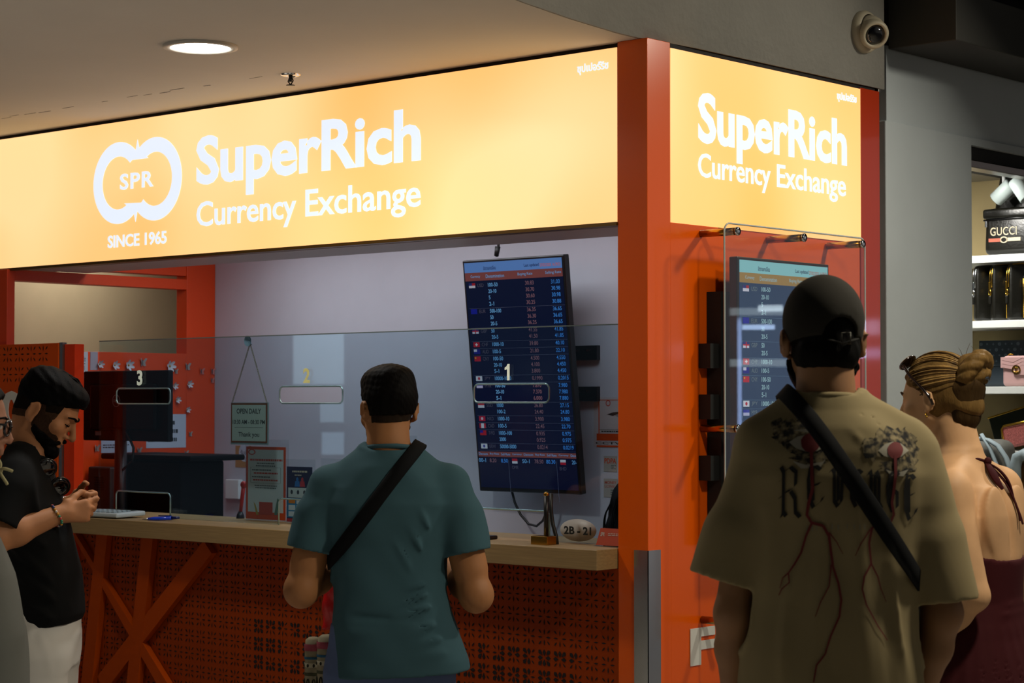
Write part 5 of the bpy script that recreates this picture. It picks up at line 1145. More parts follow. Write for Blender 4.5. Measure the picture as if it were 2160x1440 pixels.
def strap_loop(torso, c, e1, e2, w, t, N=72, rmax=.6, off=.003, smooth=3):
    """strap round the body: points where rays in an inclined plane leave the (arm-free) torso solid"""
    v, q = torso.mesh(); b = BVHTree.FromPolygons([tuple(x) for x in v], [tuple(x) for x in q]); P, Nn = [], []
    e1 = np.array(e1, float) / np.linalg.norm(e1); e2 = np.array(e2, float); e2 = e2 - e1 * (e1 @ e2); e2 /= np.linalg.norm(e2)
    for i in range(N):
        a = 2 * PI * i / N; d = math.cos(a) * e1 + math.sin(a) * e2; h = b.ray_cast(Vector(np.array(c) + d * rmax), Vector(-d))
        if h[0] is None: continue
        P.append(np.array(h[0])); nn = np.array(h[1]); Nn.append(nn if nn @ d > 0 else -nn)
    P, Nn = np.array(P), np.array(Nn)
    for _ in range(smooth): P = (np.roll(P, 1, 0) + 2 * P + np.roll(P, -1, 0)) / 4; Nn = (np.roll(Nn, 1, 0) + 2 * Nn + np.roll(Nn, -1, 0)) / 4
    Nn /= np.linalg.norm(Nn, axis=1)[:, None]; return band(P + Nn * off, Nn, w, t)
def tube_local(pts, r, n=8, closed=False): return MB().tube(pts, r, n, closed=closed)
def smooth_path(pts, k=8):
    """Catmull-Rom through points"""
    P = np.array(pts, float); P = np.vstack([2 * P[0] - P[1], P, 2 * P[-1] - P[-2]]); o = []
    for i in range(1, len(P) - 2):
        for t in np.linspace(0, 1, k, endpoint=(i == len(P) - 3)):
            o.append(.5 * (2 * P[i] + (P[i + 1] - P[i - 1]) * t + (2 * P[i - 1] - 5 * P[i] + 4 * P[i + 1] - P[i + 2]) * t * t + (3 * P[i] - P[i - 1] - 3 * P[i + 1] + P[i + 2]) * t ** 3))
    return o
def skin_mat(name, col):
    m = mat(name, col, .6, spec=.3, var=.10, vscale=9, bump=.15, bscale=160, bdist=.001); b = m.node_tree.nodes['Principled BSDF']; b.inputs['Subsurface Weight'].default_value = .0; return m
def hair_mat(name, col, rough=.65, st=(1, 1, .25)): return mat(name, col, rough, var=.35, vscale=40, bump=.5, bscale=220, stretch=st, spec=.06, bdist=.003)
def cloth(name, col, rough=.85, b=.15): return mat(name, col, rough, spec=.15, var=.05, vscale=5, bump=b * .5, bscale=260, bdist=.001)
def garment(torso, sleeves, t=.010, hem=None, k=.028):
    """torso Solid plus [(sleeve shapes, cut point, cut direction)]: a hollow garment with open sleeve ends"""
    tf = torso.f.copy(); cuts = []
    for shapes, c, d in sleeves:
        s = Solid(torso.lo, torso.lo + torso.h * (torso.n - 1), torso.h); s.f = np.full(torso.n, .06, np.float32)
        for a in shapes: s.add(a, .02)
        h = np.maximum(k - np.abs(torso.f - s.f), 0) / k; torso.f = np.minimum(torso.f, s.f) - h * h * k * .25
        d = np.array(d, float) / np.linalg.norm(d); pl = sum((torso.ax[i].reshape([-1 if j == i else 1 for j in range(3)]) - c[i]) * d[i] for i in range(3))
        cuts.append(np.minimum(pl, tf - s.f).astype(np.float32))
    def finish():
        torso.shell(t)
        for c in cuts: torso.f = np.maximum(torso.f, c)
        if hem: torso.cut(*hem)
        return torso
    return finish
# ---------------------------------------------------------------- man in the teal T-shirt at the counter, seen from behind
SOLE = mat('shoe_sole', '#c8c6c0', .6); denim = cloth('blue_grey_cloth', '#56658a')
def man_teal():
    P = person('man in a teal T-shirt seen from behind at the counter, black strap across his back', 822, 6.3, 0)
    skin = skin_mat('skin_olive', '#9c6a42'); K = 6.3 / FPX
    px = lambda x: (x - 822) * K
    pz = lambda y: 1.62 - (y - 847) * K
    B = Solid((-.42, -.26, -.01), (.42, .46, 1.78), .006)
    T = loft([(.80, 0, 0, .150, .105), (.95, 0, .0, .160, .110), (1.08, 0, 0, .145, .100), (1.22, 0, 0, .160, .105), (1.34, 0, -.01, .175, .105), (1.42, 0, -.01, .13, .08), (1.46, 0, -.01, .07, .06)])
    B.add(T, .02)
    for q in (-1, 1): B.add(cone((q * .05, -.02, 1.435), (q * .17, -.015, 1.375), .040, .045), .03)
    B.add(cone((0, -.02, 1.42), (-.005, .0, 1.56), .068, .064), .03)
    H = Head((-.004, .012, pz(868)), rot('z', 27) @ rot('x', -6), 1.0); H.face(B, 1.04); H.ears(B, 32, 1.08, .086)
    B.add(cone((-.003, -.03, 1.50), (-.003, -.030, 1.565), .056, .050), .025)
    SL_, EL, WL = V3(-.200, -.01, 1.355), V3(-.272, -.03, 1.035), V3(-.155, .225, 1.115)
    SR_, ER, WR = V3(.200, -.01, 1.36), V3(.272, -.03, 1.020), V3(.165, .225, 1.10)
    for s_, e, w in ((SL_, EL, WL), (SR_, ER, WR)):
        B.add(cone(s_ * V3(.92, 1, 1) - V3(0, 0, .02), e, .050, .050), .02); B.add(cone(s_ + (e - s_) * .35, s_ + (e - s_) * .75, .055, .052), .02); B.add(ell(e + V3(0, -.01, 0), (.046, .05, .052)), .02)
        B.add(cone(e, e + (w - e) * .35, .050, .049), .02); B.add(cone(e + (w - e) * .35, w, .049, .031), .02)
    hand(B, WL, (.35, .9, .1), (0.2, -.1, 1), (1, 0, .3), (40, 50, 35)); hand(B, WR, (-.35, .9, .1), (-.2, -.1, 1), (-1, 0, .3), (40, 50, 35))
    body_legs(B, V3(0, 0, .84), V3(-.11, .02, .47), V3(.11, .02, .47), V3(-.12, -.01, .08), V3(.12, -.01, .08))
    B.build('body', skin, P)
    # hair: full on top, fading to skin at the nape
    def hairs(g, zcut, name, m, h=.004, rip=.0013):
        F = Solid(H.p(0, 0, 0) - .16, H.p(0, 0, 0) + V3(.16, .16, .18), h); H.skull(F, g, .02); F.add(cone((-.003, -.03, 1.50), (-.003, -.030, 1.565), .056 + g, .050 + g), .025)
        if name == 'hair': F.add(H.ell((0, .045, .10), (.066, .065, .042)), .03); F.add(H.ell((0, -.02, .105), (.070, .085, .038)), .03)
        F.cut(H.p(-.0, -.02, zcut), V3(.05, .0, -1)); F.cut(H.p(0, .085, .03), H.R @ V3(0, 1, -.25))
        for q in (-1, 1): F.add(H.ell((q * .092, .055, .0), (.05, .05, .055)), .01, 's'); F.add(H.ell((q * .088, -.006, -.005), (.020, .022, .036)), .006, 's')
        F.ripple(rip, 210, 190, 160); return F.build(name, m, P)
    hairs(.009, -.012, 'hair', hair_mat('hair_dark_brown', '#0a0807')); hairs(.0045, -.036, 'hair_fade', mat('hair_fade_brown', '#241a12', .8, var=.2, vscale=120, spec=.1), .004, .0003)
    # eyebrows and eyes
    for q in (-1, 1):
        local_mesh(tube_local(smooth_path([H.p(q * .014, .101, .025), H.p(q * .032, .096, .031), H.p(q * .050, .080, .026)], 5), .0035, 6), 'eyebrow', hair_mat('hair_dark_brown', '#0e0b09'), P)
        local_mesh(MB().ell(H.p(q * .032, .0815, .003), (.0105, .0105, .0105), u=16, v=10), 'eye', mat('eye_white', '#b8b0a6', .2), P)
    F = Solid(H.p(0, 0, 0) - .15, H.p(0, 0, 0) + .15, .004); H.jaw(F, .0035, 1.04); F.cut(H.p(0, .0, -.045), H.R @ V3(0, .3, 1)); F.add(H.ell((0, .11, -.069), (.03, .03, .012)), .004, 's'); F.build('stubble', mat('stubble_brown', '#2c2018', .8), P)
    # shirt
    S = Solid((-.40, -.26, .70), (.40, .28, 1.56), .005)
    z = pz; rows = [(z(1425), px(847), 0, .222, .150), (z(1385), px(845), 0, .214, .150), (z(1340), px(836), 0, .200, .145), (z(1290), px(829), 0, .187, .140), (z(1240), px(824), 0, .178, .135), (z(1200), px(820), 0, .176, .132), (z(1150), px(819), 0, .183, .132), (z(1100), px(818), -.005, .197, .135), (z(1060), px(818), -.01, .212, .132), (z(1025), px(820), -.01, .190, .122), (z(982), px(822), -.012, .125, .105), (z(948), px(822), -.012, .080, .080)]
    S.add(loft(rows, 2.5), .01)
    sl = []
    for q, s_, e in ((-1, SL_, EL), (1, SR_, ER)):
        S.add(cone((q * .055, -.015, z(962)), (q * .150, -.012, z(1023)), .052, .060), .035); d = (e - s_)
        sl.append(([cone(s_ + V3(-q * .01, 0, 0), s_ + d * .50, .066, .073), cone(s_ + d * .3, s_ + d * .80, .074, .077)], s_ + d * .62, d))
    fin = garment(S, sl, .010, ((0, 0, z(1416)), (.05, 0, -1)))
    for a, b, w, am in (((.150, 1235), (.03, 1268), .010, .007), ((.168, 1262), (.02, 1292), .009, .007), ((.17, 1215), (.06, 1232), .009, .006), ((.175, 1298), (.05, 1330), .011, .007), ((.19, 1330), (.07, 1352), .012, .006), ((.19, 1362), (.06, 1378), .014, .006), ((.02, 1130), (.075, 1195), .010, .006), ((.06, 1095), (.125, 1175), .010, .006), ((.10, 1070), (.15, 1130), .010, .006),
                       ((-.17, 1288), (.09, 1296), .012, -.010), ((-.16, 1318), (.0, 1325), .014, .004), ((-.20, 1010), (-.10, 985), .012, .004), ((-.22, 1040), (-.12, 1005), .012, .005), ((-.235, 1075), (-.17, 1020), .012, .005), ((.165, 1060), (.135, 1120), .012, -.008), ((-.165, 1075), (-.145, 1150), .012, -.008), ((.1, 1000), (.19, 1030), .014, .004), ((-.12, 1400), (.12, 1405), .016, .004), ((.11, 960), (.02, 972), .012, .004)):
        S.crease((a[0], -.125, z(a[1])), (b[0], -.128, z(b[1])), w, am * (1.9 if am > 0 else .8))
    S.ripple(.0022, 26, 20, 22); fin()
    S.add(cone((px(824), -.012, z(938)), (px(824), .035, z(895)), .074, .072), .004, 's')
    shirt = S.build('t_shirt', cloth('teal_cotton', '#38555e'), P, 2)
    local_mesh(MB().tube([V3(px(824) + .078 * math.cos(a), -.012 + .074 * math.sin(a), z(944) - .004 + .012 * -math.sin(a)) for a in np.linspace(0, 2 * PI, 41)[:-1]], .008, 8, closed=True), 'collar', cloth('teal_cotton', '#38555e'), shirt)
    # trousers
    F = Solid((-.30, -.26, .05), (.30, .30, .98), .008); trousers(F, .94, .74, .190, .135, V3(-.11, .02, .47), V3(.11, .02, .47), V3(-.12, -.01, .06), V3(.12, -.01, .06), (.112, .085, .075)); F.ripple(.003, 22, 20, 18); F.shell(.018); F.cut((0, 0, .935), (0, 0, 1)); F.cut((0, 0, .07), (0, 0, -1))
    tr = F.build('trousers', denim, P)
    local_mesh(MB().tube([V3(.2, .02, .93), V3(.205, .01, .80), V3(.195, .02, .60)], .016, 8, flat=.3), 'side_stripe', cloth('navy_stripe', '#10131c'), tr)
    shoes(P, (V3(-.12, -.01, 0), V3(.12, -.01, 0)), cloth('shoe_grey', '#3a3a3c'), SOLE)
    # crossbody bag
    Tn = Solid((-.30, -.24, .80), (.30, .24, 1.54), .012); Tn.add(loft(rows, 2.5), .01)
    for q in (-1, 1): Tn.add(cone((q * .055, -.015, z(955)), (q * .17, -.012, z(1003)), .042, .058), .035)
    bag = thing('crossbody_bag', 'black crossbody strap and pouch worn over the teal T-shirt', 'bag', P.location, None, P.rotation_euler); bpy.context.view_layer.update()
    a_, b_ = V3(px(868), -.10, z(962)), V3(px(716), -.12, z(1165)); c = (a_ + b_) / 2; c[1] = 0; c = V3(c[0], 0, c[2])
    ln = b_ - a_; ln[1] = 0; ln /= np.linalg.norm(ln)
    local_mesh(strap_loop(Tn, c, ln, V3(0, -1, 0), .044, .004, off=.010), 'strap', cloth('black_webbing', '#07080a'), bag)
    F = Solid((-.16, .08, .86), (.20, .36, 1.14), .007); F.add(ell((.02, .195, 1.0), (.11, .045, .085)), .01); F.build('pouch', cloth('black_webbing', '#07080a'), bag)
    # red bag hanging from his left hand, with rolled printed cloth under it
    rb = thing('shopping_bag', 'bright red bag hanging at the left side of the man in teal', 'bag', P.location, None, P.rotation_euler); bpy.context.view_layer.update()
    F = Solid((-.30, .18, .86), (.0, .36, 1.16), .006); F.add(loft([(.88, -.182, .275, .056, .035), (1.0, -.184, .275, .052, .04), (1.08, -.182, .275, .046, .03), (1.115, -.182, .275, .036, .02)]), .01); F.ripple(.004, 60, 60, 40); F.build('sack', mat('red_plastic_bag', '#c00a0c', .35, bump=.3, bscale=30), rb)
    local_mesh(tube_local([V3(-.20, .275, 1.10), V3(-.19, .27, 1.15), V3(-.17, .27, 1.155), V3(-.165, .275, 1.10)], .006, 6), 'handle', mat('red_plastic_bag', '#c00a0c', .35), rb)
    for i, (x, y, zt, lb) in enumerate(((px(650) * 1.04, .285, z(1362), 'roll of printed cream cloth with small pattern bands, left one under the red bag'), (px(682) * 1.04, .225, z(1352), 'roll of printed cream cloth with small pattern bands, right one beside the teal shirt'))):
        t = thing('printed_cloth_roll', lb, 'cloth', P.location, 'rolled printed cloths by the man in teal', P.rotation_euler); bpy.context.view_layer.update(); r_ = .030 if i else .027
        m = MB().lathe((x, y, .02), [(.0001, 0), (r_, 0), (r_ * 1.06, .3), (r_, zt - .06), (r_ * .9, zt - .03), (r_ * .5, zt - .022), (.0001, zt - .02)], 24); local_mesh(m, 'roll', cloth('printed_cream', '#8f866e'), t)
        for zz, hh, col, nm in ((zt - .045, .022, '#9a4a58', 'pink_band'), (zt - .072, .008, '#2f5a78', 'blue_band'), (zt - .098, .014, '#b3ac96', 'pale_band'), (zt - .125, .010, '#4a4a38', 'dark_band')):
            local_mesh(MB().lathe((x, y, zz), [(r_ * 1.055, 0), (r_ * 1.07, .002), (r_ * 1.07, hh - .002), (r_ * 1.055, hh)], 24), nm, cloth('roll_' + nm, col), t)
        m = MB()
        for k in range(9):
            a = k * 2 * PI / 9; c0 = V3(x + r_ * 1.06 * math.cos(a), y + r_ * 1.06 * math.sin(a), zt - .092)
            m.ell(c0, (.004, .004, .006), u=8, v=6)
            m.tube([V3(x + r_ * 1.075 * math.cos(a + .2 * math.cos(q)), y + r_ * 1.075 * math.sin(a + .2 * math.cos(q)), zt - .165 + .03 * math.sin(q)) for q in np.linspace(0, PI, 8)], .002, 5)
        local_mesh(m, 'print', cloth('roll_print', '#2c2a22'), t)
    return P
man_teal()
# ---------------------------------------------------------------- tall man in cap and printed beige T-shirt, nearest the camera
def man_cap():
    P = person('tall man in a dark cap and oversized beige T-shirt with red-eyed print, seen from behind', 1745, 4.7, 0)
    skin = skin_mat('skin_tan', '#8a6444'); K = 4.7 / FPX
    px = lambda x: (x - 1745) * K
    z = lambda y: 1.62 - (y - 847) * K
    B = Solid((-.42, -.28, -.01), (.42, .36, 1.95), .006)
    B.add(loft([(.88, 0, 0, .155, .105), (1.05, 0, 0, .165, .11), (1.2, 0, 0, .150, .10), (1.36, 0, 0, .17, .105), (1.44, 0, -.01, .17, .105), (1.54, 0, -.01, .13, .08), (1.60, 0, -.01, .07, .06)]), .02)
    for q in (-1, 1): B.add(cone((q * .05, -.02, 1.56), (q * .16, -.015, 1.485), .038, .042), .03)
    B.add(cone((-.002, -.02, 1.55), (px(1738), .0, 1.72), .070, .064), .03); B.add(cone((px(1738), -.035, 1.65), (px(1738), -.035, 1.75), .056, .052), .03)
    H = Head((px(1738), .015, z(726)), rot('z', 2) @ rot('x', -3), 1.03); H.face(B, 1.04); H.ears(B, 30, 1.05, .090)
    SL_, EL, WL = V3(-.165, -.01, 1.465), V3(-.222, -.02, 1.13), V3(-.205, .10, .88)
    SR_, ER, WR = V3(.185, -.01, 1.475), V3(.262, -.02, 1.13), V3(.225, .12, .885)
    for s_, e, w in ((SL_, EL, WL), (SR_, ER, WR)):
        B.add(cone(s_, e, .050, .045), .02); B.add(cone(e, e + (w - e) * .35, .044, .044), .02); B.add(cone(e + (w - e) * .35, w, .044, .029), .02)
    hand(B, WL, (.1, .55, -.8), (.7, .6, .4), (.5, .5, .5), (30, 40, 30)); hand(B, WR, (-.1, .6, -.8), (-.7, .6, .4), (-.5, .5, .5), (30, 40, 30))
    AN = (V3(-.12, -.01, .08), V3(.12, -.01, .08)); KN = (V3(-.11, .02, .50), V3(.11, .02, .50))
    body_legs(B, V3(0, 0, .92), *KN, *AN); B.build('body', skin, P)
    dark = hair_mat('hair_black_brown', '#080706')
    F = Solid(H.p(0, 0, 0) - .17, H.p(0, 0, 0) + .17, .0045); H.skull(F, .005); F.add(H.ell((0, -.045, -.025), (.074, .068, .055)), .03); F.cut(H.p(0, -.06, -.066), H.R @ V3(0, .28, -1)); F.cut(H.p(0, .05, .062), (0, 0, 1)); F.cut(H.p(0, .05, 0), H.R @ V3(0, 1, 0))
    for q in (-1, 1): F.add(H.ell((q * .095, .03, -.01), (.022, .050, .042)), .008, 's')
    F.ripple(.0013, 160, 120, 90); F.build('hair', dark, P)
    F = Solid(H.p(0, 0, 0) - .17, H.p(0, 0, 0) + .17, .0045); H.jaw(F, .012, 1.06); F.cut(H.p(0, 0, -.028), H.R @ V3(0, .2, 1)); F.cut(H.p(0, .0, -.05), H.R @ V3(0, -1, .2)); F.ripple(.003, 160, 120, 120); F.build('beard', dark, P)
    for q in (-1, 1):
        local_mesh(tube_local(smooth_path([H.p(q * .014, .101, .025), H.p(q * .032, .096, .031), H.p(q * .050, .080, .026)], 5), .0035, 6), 'eyebrow', dark, P)
        local_mesh(MB().ell(H.p(q * .032, .0815, .003), (.0105, .0105, .0105), u=16, v=10), 'eye', mat('eye_white', '#b8b0a6', .2), P)
    # cap with the strap opening at the back and the visor ahead
    capm = cloth('cap_charcoal', '#26241f', .9, .25)
    F = Solid(H.p(0, 0, 0) - .20, H.p(0, .06, 0) + .26, .005); F.add(H.ell((0, -.012, .045), (.0885, .114, .106)), .01); F.add(H.ell((0, -.008, .060), (.086, .107, .096)), .02)
    F.shell(.0115); F.cut(H.p(0, -.11, .012), H.R @ V3(0, -.12, -1)); F.add(H.ell((.022, -.118, .012), (.042, .05, .040)), .003, 's')
    for k in range(6):
        a = math.radians(30 + 60 * k); F.crease(H.p(0, -.012, .150), H.p(.088 * math.cos(a), -.012 + .108 * math.sin(a), .06), .008, .0016)
    F.crease(H.p(-.02, -.10, .085), H.p(.055, -.095, .065), .010, .004); F.crease(H.p(.0, -.105, .070), H.p(.065, -.085, .05), .009, -.003)
    cap = F.build('cap', capm, P)
    local_mesh(MB().ell(H.p(0, -.012, .153), (.009, .009, .005)), 'button', cloth('cap_button', '#12110f'), cap)
    pth = [H.p(.022 + .058 * math.sin(a), -.012 - .112 * math.cos(a) * .985, .004 - .012 * (1 - abs(a) / .62)) for a in np.linspace(-.62, .62, 15)]
    local_mesh(band(pth + pth[::-1][:1], [H.R @ V3(math.sin(a), -math.cos(a), 0) for a in np.linspace(-.62, .62, 15)] + [H.R @ V3(.58, -.8, 0)], .018, .003), 'adjuster_strap', cloth('cap_strap', '#1c1b18'), cap) if False else local_mesh(MB().tube(pth, .009, 8, flat=.25, nrm=[H.R @ V3(0, 0, 1)] * 15), 'adjuster_strap', cloth('cap_strap', '#1c1b18'), cap)
    c_ = H.p(.028, -.126, .004); local_mesh(MB().tube([c_ + V3(a, 0, b) for a, b in ((-.010, -.013), (.010, -.013), (.010, .013), (-.010, .013))], .0022, 6, closed=True), 'buckle', mat('cap_buckle', '#4a4840', .4, .4), cap)
    F = Solid(H.p(-.12, .05, -.03), H.p(.12, .24, .10), .005); F.add(H.ell((0, .10, .035), (.080, .105, .022)), .005); F.shell(.004); F.cut(H.p(0, .085, .0), H.R @ V3(0, -1, 0)); F.cut(H.p(0, .1, .036), H.R @ V3(0, 0, -1)); F.build('visor', capm, cap)
    # oversized T-shirt
    S = Solid((-.46, -.28, .70), (.46, .28, 1.68), .0055)
    rows = [(z(1560), px(1752), 0, .222, .165), (z(1440), px(1748), 0, .212, .165), (z(1340), px(1745), 0, .205, .160), (z(1260), px(1745), 0, .203, .155), (z(1150), px(1748), 0, .212, .152), (z(1060), px(1752), -.005, .224, .150), (z(1000), px(1754), -.01, .218, .146), (z(950), px(1756), -.012, .196, .135), (z(900), px(1752), -.014, .145, .115), (z(864), px(1744), -.012, .098, .095), (z(832), px(1740), -.012, .080, .082)]
    S.add(loft(rows, 2.5), .01)
    for q in (-1, 1): S.add(cone((px(1742) + q * .062, -.015, z(864)), (px(1752) + q * .165, -.012, z(925)), .048, .058), .04)
    L0, L1, R0, R1 = V3(px(1602), -.01, z(968)), V3(px(1505), -.02, z(1290)), V3(px(1922), -.01, z(955)), V3(px(1992), -.02, z(1330))
    sl = [([cone(L0, L1, .064, .088), cone(L0 + (L1 - L0) * .5, L1, .082, .086)], V3(px(1512), 0, z(1218)), V3(-.30, 0, -1)), ([cone(R0, R1, .066, .084), cone(R0 + (R1 - R0) * .5, R1, .082, .082)], V3(px(1980), 0, z(1262)), V3(.10, 0, -1))]
    fin = garment(S, sl, .011, None, .03)
    for a, b, w, am in (((1640, 1000), (1600, 1440), .022, -.010), ((1590, 1080), (1545, 1210), .014, .006), ((1560, 1000), (1500, 1180), .018, .005), ((1895, 1010), (1900, 1240), .018, -.012), ((1930, 1000), (1950, 1250), .014, .009), ((1965, 1000), (2000, 1240), .012, .008), ((1890, 1120), (1935, 1440), .020, .008), ((1855, 1180), (1900, 1440), .016, .007),
                           ((1720, 1050), (1690, 1440), .020, .005), ((1780, 1050), (1800, 1440), .020, .006), ((1840, 1160), (1850, 1440), .016, -.006), ((1750, 870), (1805, 935), .010, .007), ((1640, 1240), (1620, 1440), .018, .006), ((1700, 1300), (1740, 1440), .014, -.005)):
        S.crease((px(a[0]), -.145, z(a[1])), (px(b[0]), -.15, z(b[1])), w, am * (1.7 if am > 0 else .9))
    S.ripple(.003, 17, 14, 15, .7); fin()
    S.add(cone((px(1738), -.012, z(842)), (px(1738), .05, z(772)), .076, .078), .004, 's')
    sand = cloth('sand_cotton', '#857858', .9, .2); shirt = S.build('t_shirt', sand, P, 2)
    local_mesh(MB().tube([V3(px(1738) + .081 * math.cos(a), -.012 + .078 * math.sin(a), z(843) + .02 * math.sin(a) * -.6 - .002) for a in np.linspace(0, 2 * PI, 41)[:-1]], .0095, 8, closed=True), 'collar', sand, shirt)
    # print on the back
    def smoke():
        m = mat('print_smoke', '#1a1916', .95); nt = m.node_tree; tc = nt.nodes.new('ShaderNodeTexCoord'); n = nt.nodes.new('ShaderNodeTexNoise'); n.inputs['Scale'].default_value = 70; n.inputs['Detail'].default_value = 6; nt.links.new(tc.outputs['Object'], n.inputs['Vector'])
        r = nt.nodes.new('ShaderNodeValToRGB'); r.color_ramp.elements[0].position = .42; r.color_ramp.elements[1].position = .66; r.color_ramp.elements[0].color = (*lin('#12110f'), 1); r.color_ramp.elements[1].color = (*lin('#857858'), 1)
        nt.links.new(n.outputs['Fac'], r.inputs[0]); nt.links.new(r.outputs[0], nt.nodes['Principled BSDF'].inputs['Base Color']); return m
    bv = bvh_of(shirt); blk = mat('print_black', '#0d0d0c', .9); red = mat('print_blood_red', '#5e080a', .8); wht = mat('print_bone', '#8f8b7c', .9); gry = smoke()
    def blob(cx, cy, rx, ry, n=26, j=.18, seed=0, a0=0):
        r = random.Random(seed); return [(cx + rx * math.cos(2 * PI * i / n + a0) * (1 + r.uniform(-j, j)), cy + ry * math.sin(2 * PI * i / n + a0) * (1 + r.uniform(-j, j))) for i in range(n)]
    def almond(cx, cy, w, h, tilt=0.):
        up = [(-1, .1), (-.6, -.55), (-.1, -.85), (.45, -.7), (1, -.05)]; dn = [(.5, .6), (0, .8), (-.6, .6)]; ct, st = math.cos(tilt), math.sin(tilt); return [(cx + w * (x * ct - y * h / w * st), cy + w * (x * st) + h * y * ct) for x, y in up + dn]
    decal('print_shading', [blob(1692, 922, 54, 38, 40, .22, 1), blob(1656, 905, 30, 20, 30, .3, 2), blob(1712, 962, 40, 20, 34, .3, 6), blob(1740, 940, 22, 30, 30, .3, 9), blob(1886, 934, 46, 32, 40, .22, 3), blob(1842, 945, 22, 24, 30, .3, 4), blob(1892, 984, 36, 20, 34, .3, 5), blob(1922, 955, 16, 28, 26, .3, 8)], bv, gry, shirt, .0012)
    decal('print_eye_white', [almond(1705, 936, 40, 22, .12), almond(1884, 950, 32, 21, .05), [(1672, 972), (1700, 980), (1735, 974), (1742, 968), (1730, 986), (1690, 988)], [(1868, 990), (1890, 998), (1915, 990), (1905, 1004), (1878, 1003)], [(1675, 908), (1700, 905), (1735, 914), (1700, 912)]], bv, wht, shirt, .0022)
    decal('print_iris', [blob(1710, 934, 20, 20, j=.05), blob(1887, 950, 16, 17, j=.05)], bv, red, shirt, .0032)
    def quill(paths, w0, ang=-.75):
        """broad-nib strokes: every segment a slanted quad"""
        o = []
        for Pp in paths:
            for (x0, y0), (x1, y1) in zip(Pp, Pp[1:]):
                dx, dy = w0 * math.cos(ang), w0 * math.sin(ang); q = [(x0 - dx, y0 - dy), (x0 + dx, y0 + dy), (x1 + dx, y1 + dy), (x1 - dx, y1 - dy)]
                ar = sum(q[i][0] * q[(i + 1) % 4][1] - q[(i + 1) % 4][0] * q[i][1] for i in range(4)); o.append(q if ar > 0 else q[::-1])
        return o
    G = {'R': [[(0, .05), (.12, 0), (.22, .1), (.2, .9), (.12, 1)], [(.2, .9), (.32, .98)], [(.22, .1), (.5, .0), (.72, .1), (.7, .36), (.5, .46), (.28, .5)], [(.5, .48), (.68, .62), (.7, .9), (.88, 1)], [(0, .3), (.12, .25)], [(.02, .62), (.16, .58)]],
         'E': [[(.2, .0), (.08, .3), (.1, .75), (.35, 1), (.75, .85)], [(.2, .05), (.5, .02), (.72, .1)], [(.3, .1), (.32, .85)], [(.3, .48), (.68, .42)], [(.75, .85), (.85, .75)]],
         'V': [[(0, .1), (.14, 0), (.24, .12), (.24, .85), (.42, 1), (.62, .85), (.66, .1)], [(.44, .05), (.44, .85)], [(.66, .1), (.8, .0)]],
         'N': [[(0, .12), (.14, .0), (.2, .15), (.18, .85), (.1, 1)], [(.18, .85), (.3, .98)], [(.22, .18), (.5, .02), (.66, .2), (.64, .85), (.8, .98)], [(.42, .1), (.42, .8)]],
         'G': [[(.6, .05), (.3, .05), (.12, .35), (.14, .75), (.4, 1), (.68, .9), (.68, .55), (.5, .5)], [(.34, .15), (.34, .85)], [(.6, .05), (.78, .12)]]}
    W_ = [('R', 1642, 985, 52, 105), ('E', 1702, 982, 40, 88), ('V', 1750, 988, 40, 80), ('E', 1792, 990, 36, 78), ('N', 1830, 992, 36, 82), ('G', 1868, 992, 34, 86), ('E', 1906, 1000, 30, 96)]
    bl = []
    for ch, x, y, w, h in W_: bl += quill([[(x + a * w, y + b * h) for a, b in Q] for Q in G[ch]], 4.6)
    decal('print_lettering', bl, bv, blk, shirt, .0028)
    def vein(Pp, w0, w1):
        n = len(Pp); L_, R_ = [], []
        for i in range(n):
            a = np.array(Pp[max(i - 1, 0)], float); b = np.array(Pp[min(i + 1, n - 1)], float); d = (b - a) / (np.linalg.norm(b - a) + 1e-9); w = w0 + (w1 - w0) * i / (n - 1); p = np.array(Pp[i], float); L_.append(tuple(p + w * V3(-d[1], d[0], 0)[:2])); R_.append(tuple(p - w * V3(-d[1], d[0], 0)[:2]))
        return L_ + R_[::-1]
    V_ = [([(1711, 945), (1712, 990), (1714, 1030), (1706, 1060), (1702, 1085), (1712, 1102), (1736, 1108)], 3.6, 3), ([(1736, 1108), (1748, 1130), (1752, 1165), (1756, 1195), (1768, 1230), (1774, 1265), (1770, 1300), (1752, 1340), (1740, 1378), (1722, 1402), (1716, 1438)], 3.0, 1.6), ([(1712, 1104), (1700, 1130), (1690, 1165), (1676, 1190), (1664, 1208), (1666, 1228), (1650, 1242), (1644, 1255)], 2.6, 1.0), ([(1664, 1208), (1652, 1218), (1646, 1240)], 1.6, .8), ([(1752, 1190), (1748, 1235), (1730, 1270), (1720, 1300)], 1.6, .8), ([(1748, 1122), (1764, 1142), (1778, 1168)], 1.6, .6),
          ([(1887, 960), (1888, 1000), (1884, 1035), (1880, 1060), (1884, 1085), (1876, 1104), (1838, 1112)], 3.2, 2.4), ([(1838, 1112), (1832, 1145), (1836, 1188), (1822, 1215), (1818, 1242), (1826, 1275), (1850, 1320), (1870, 1350)], 2.6, 1.0), ([(1836, 1188), (1850, 1215), (1856, 1240), (1868, 1268)], 1.8, .7), ([(1834, 1116), (1815, 1146), (1804, 1172)], 1.6, .7)]
    decal('print_blood', [vein(a, b, c) for a, b, c in V_], bv, red, shirt, .0036)
    decal('print_small_text', [[(x, y), (x + w, y), (x + w, y + 11), (x, y + 11)] for x, y, w in ((1701, 1108, 2), (1712, 1109, 3), (1722, 1107, 2), (1734, 1106, 3), (1753, 1105, 4), (1766, 1106, 4), (1786, 1104, 2), (1800, 1105, 3), (1812, 1106, 3), (1822, 1105, 3))], bv, mat('print_faded', '#7c7660', .9), shirt, .0012)
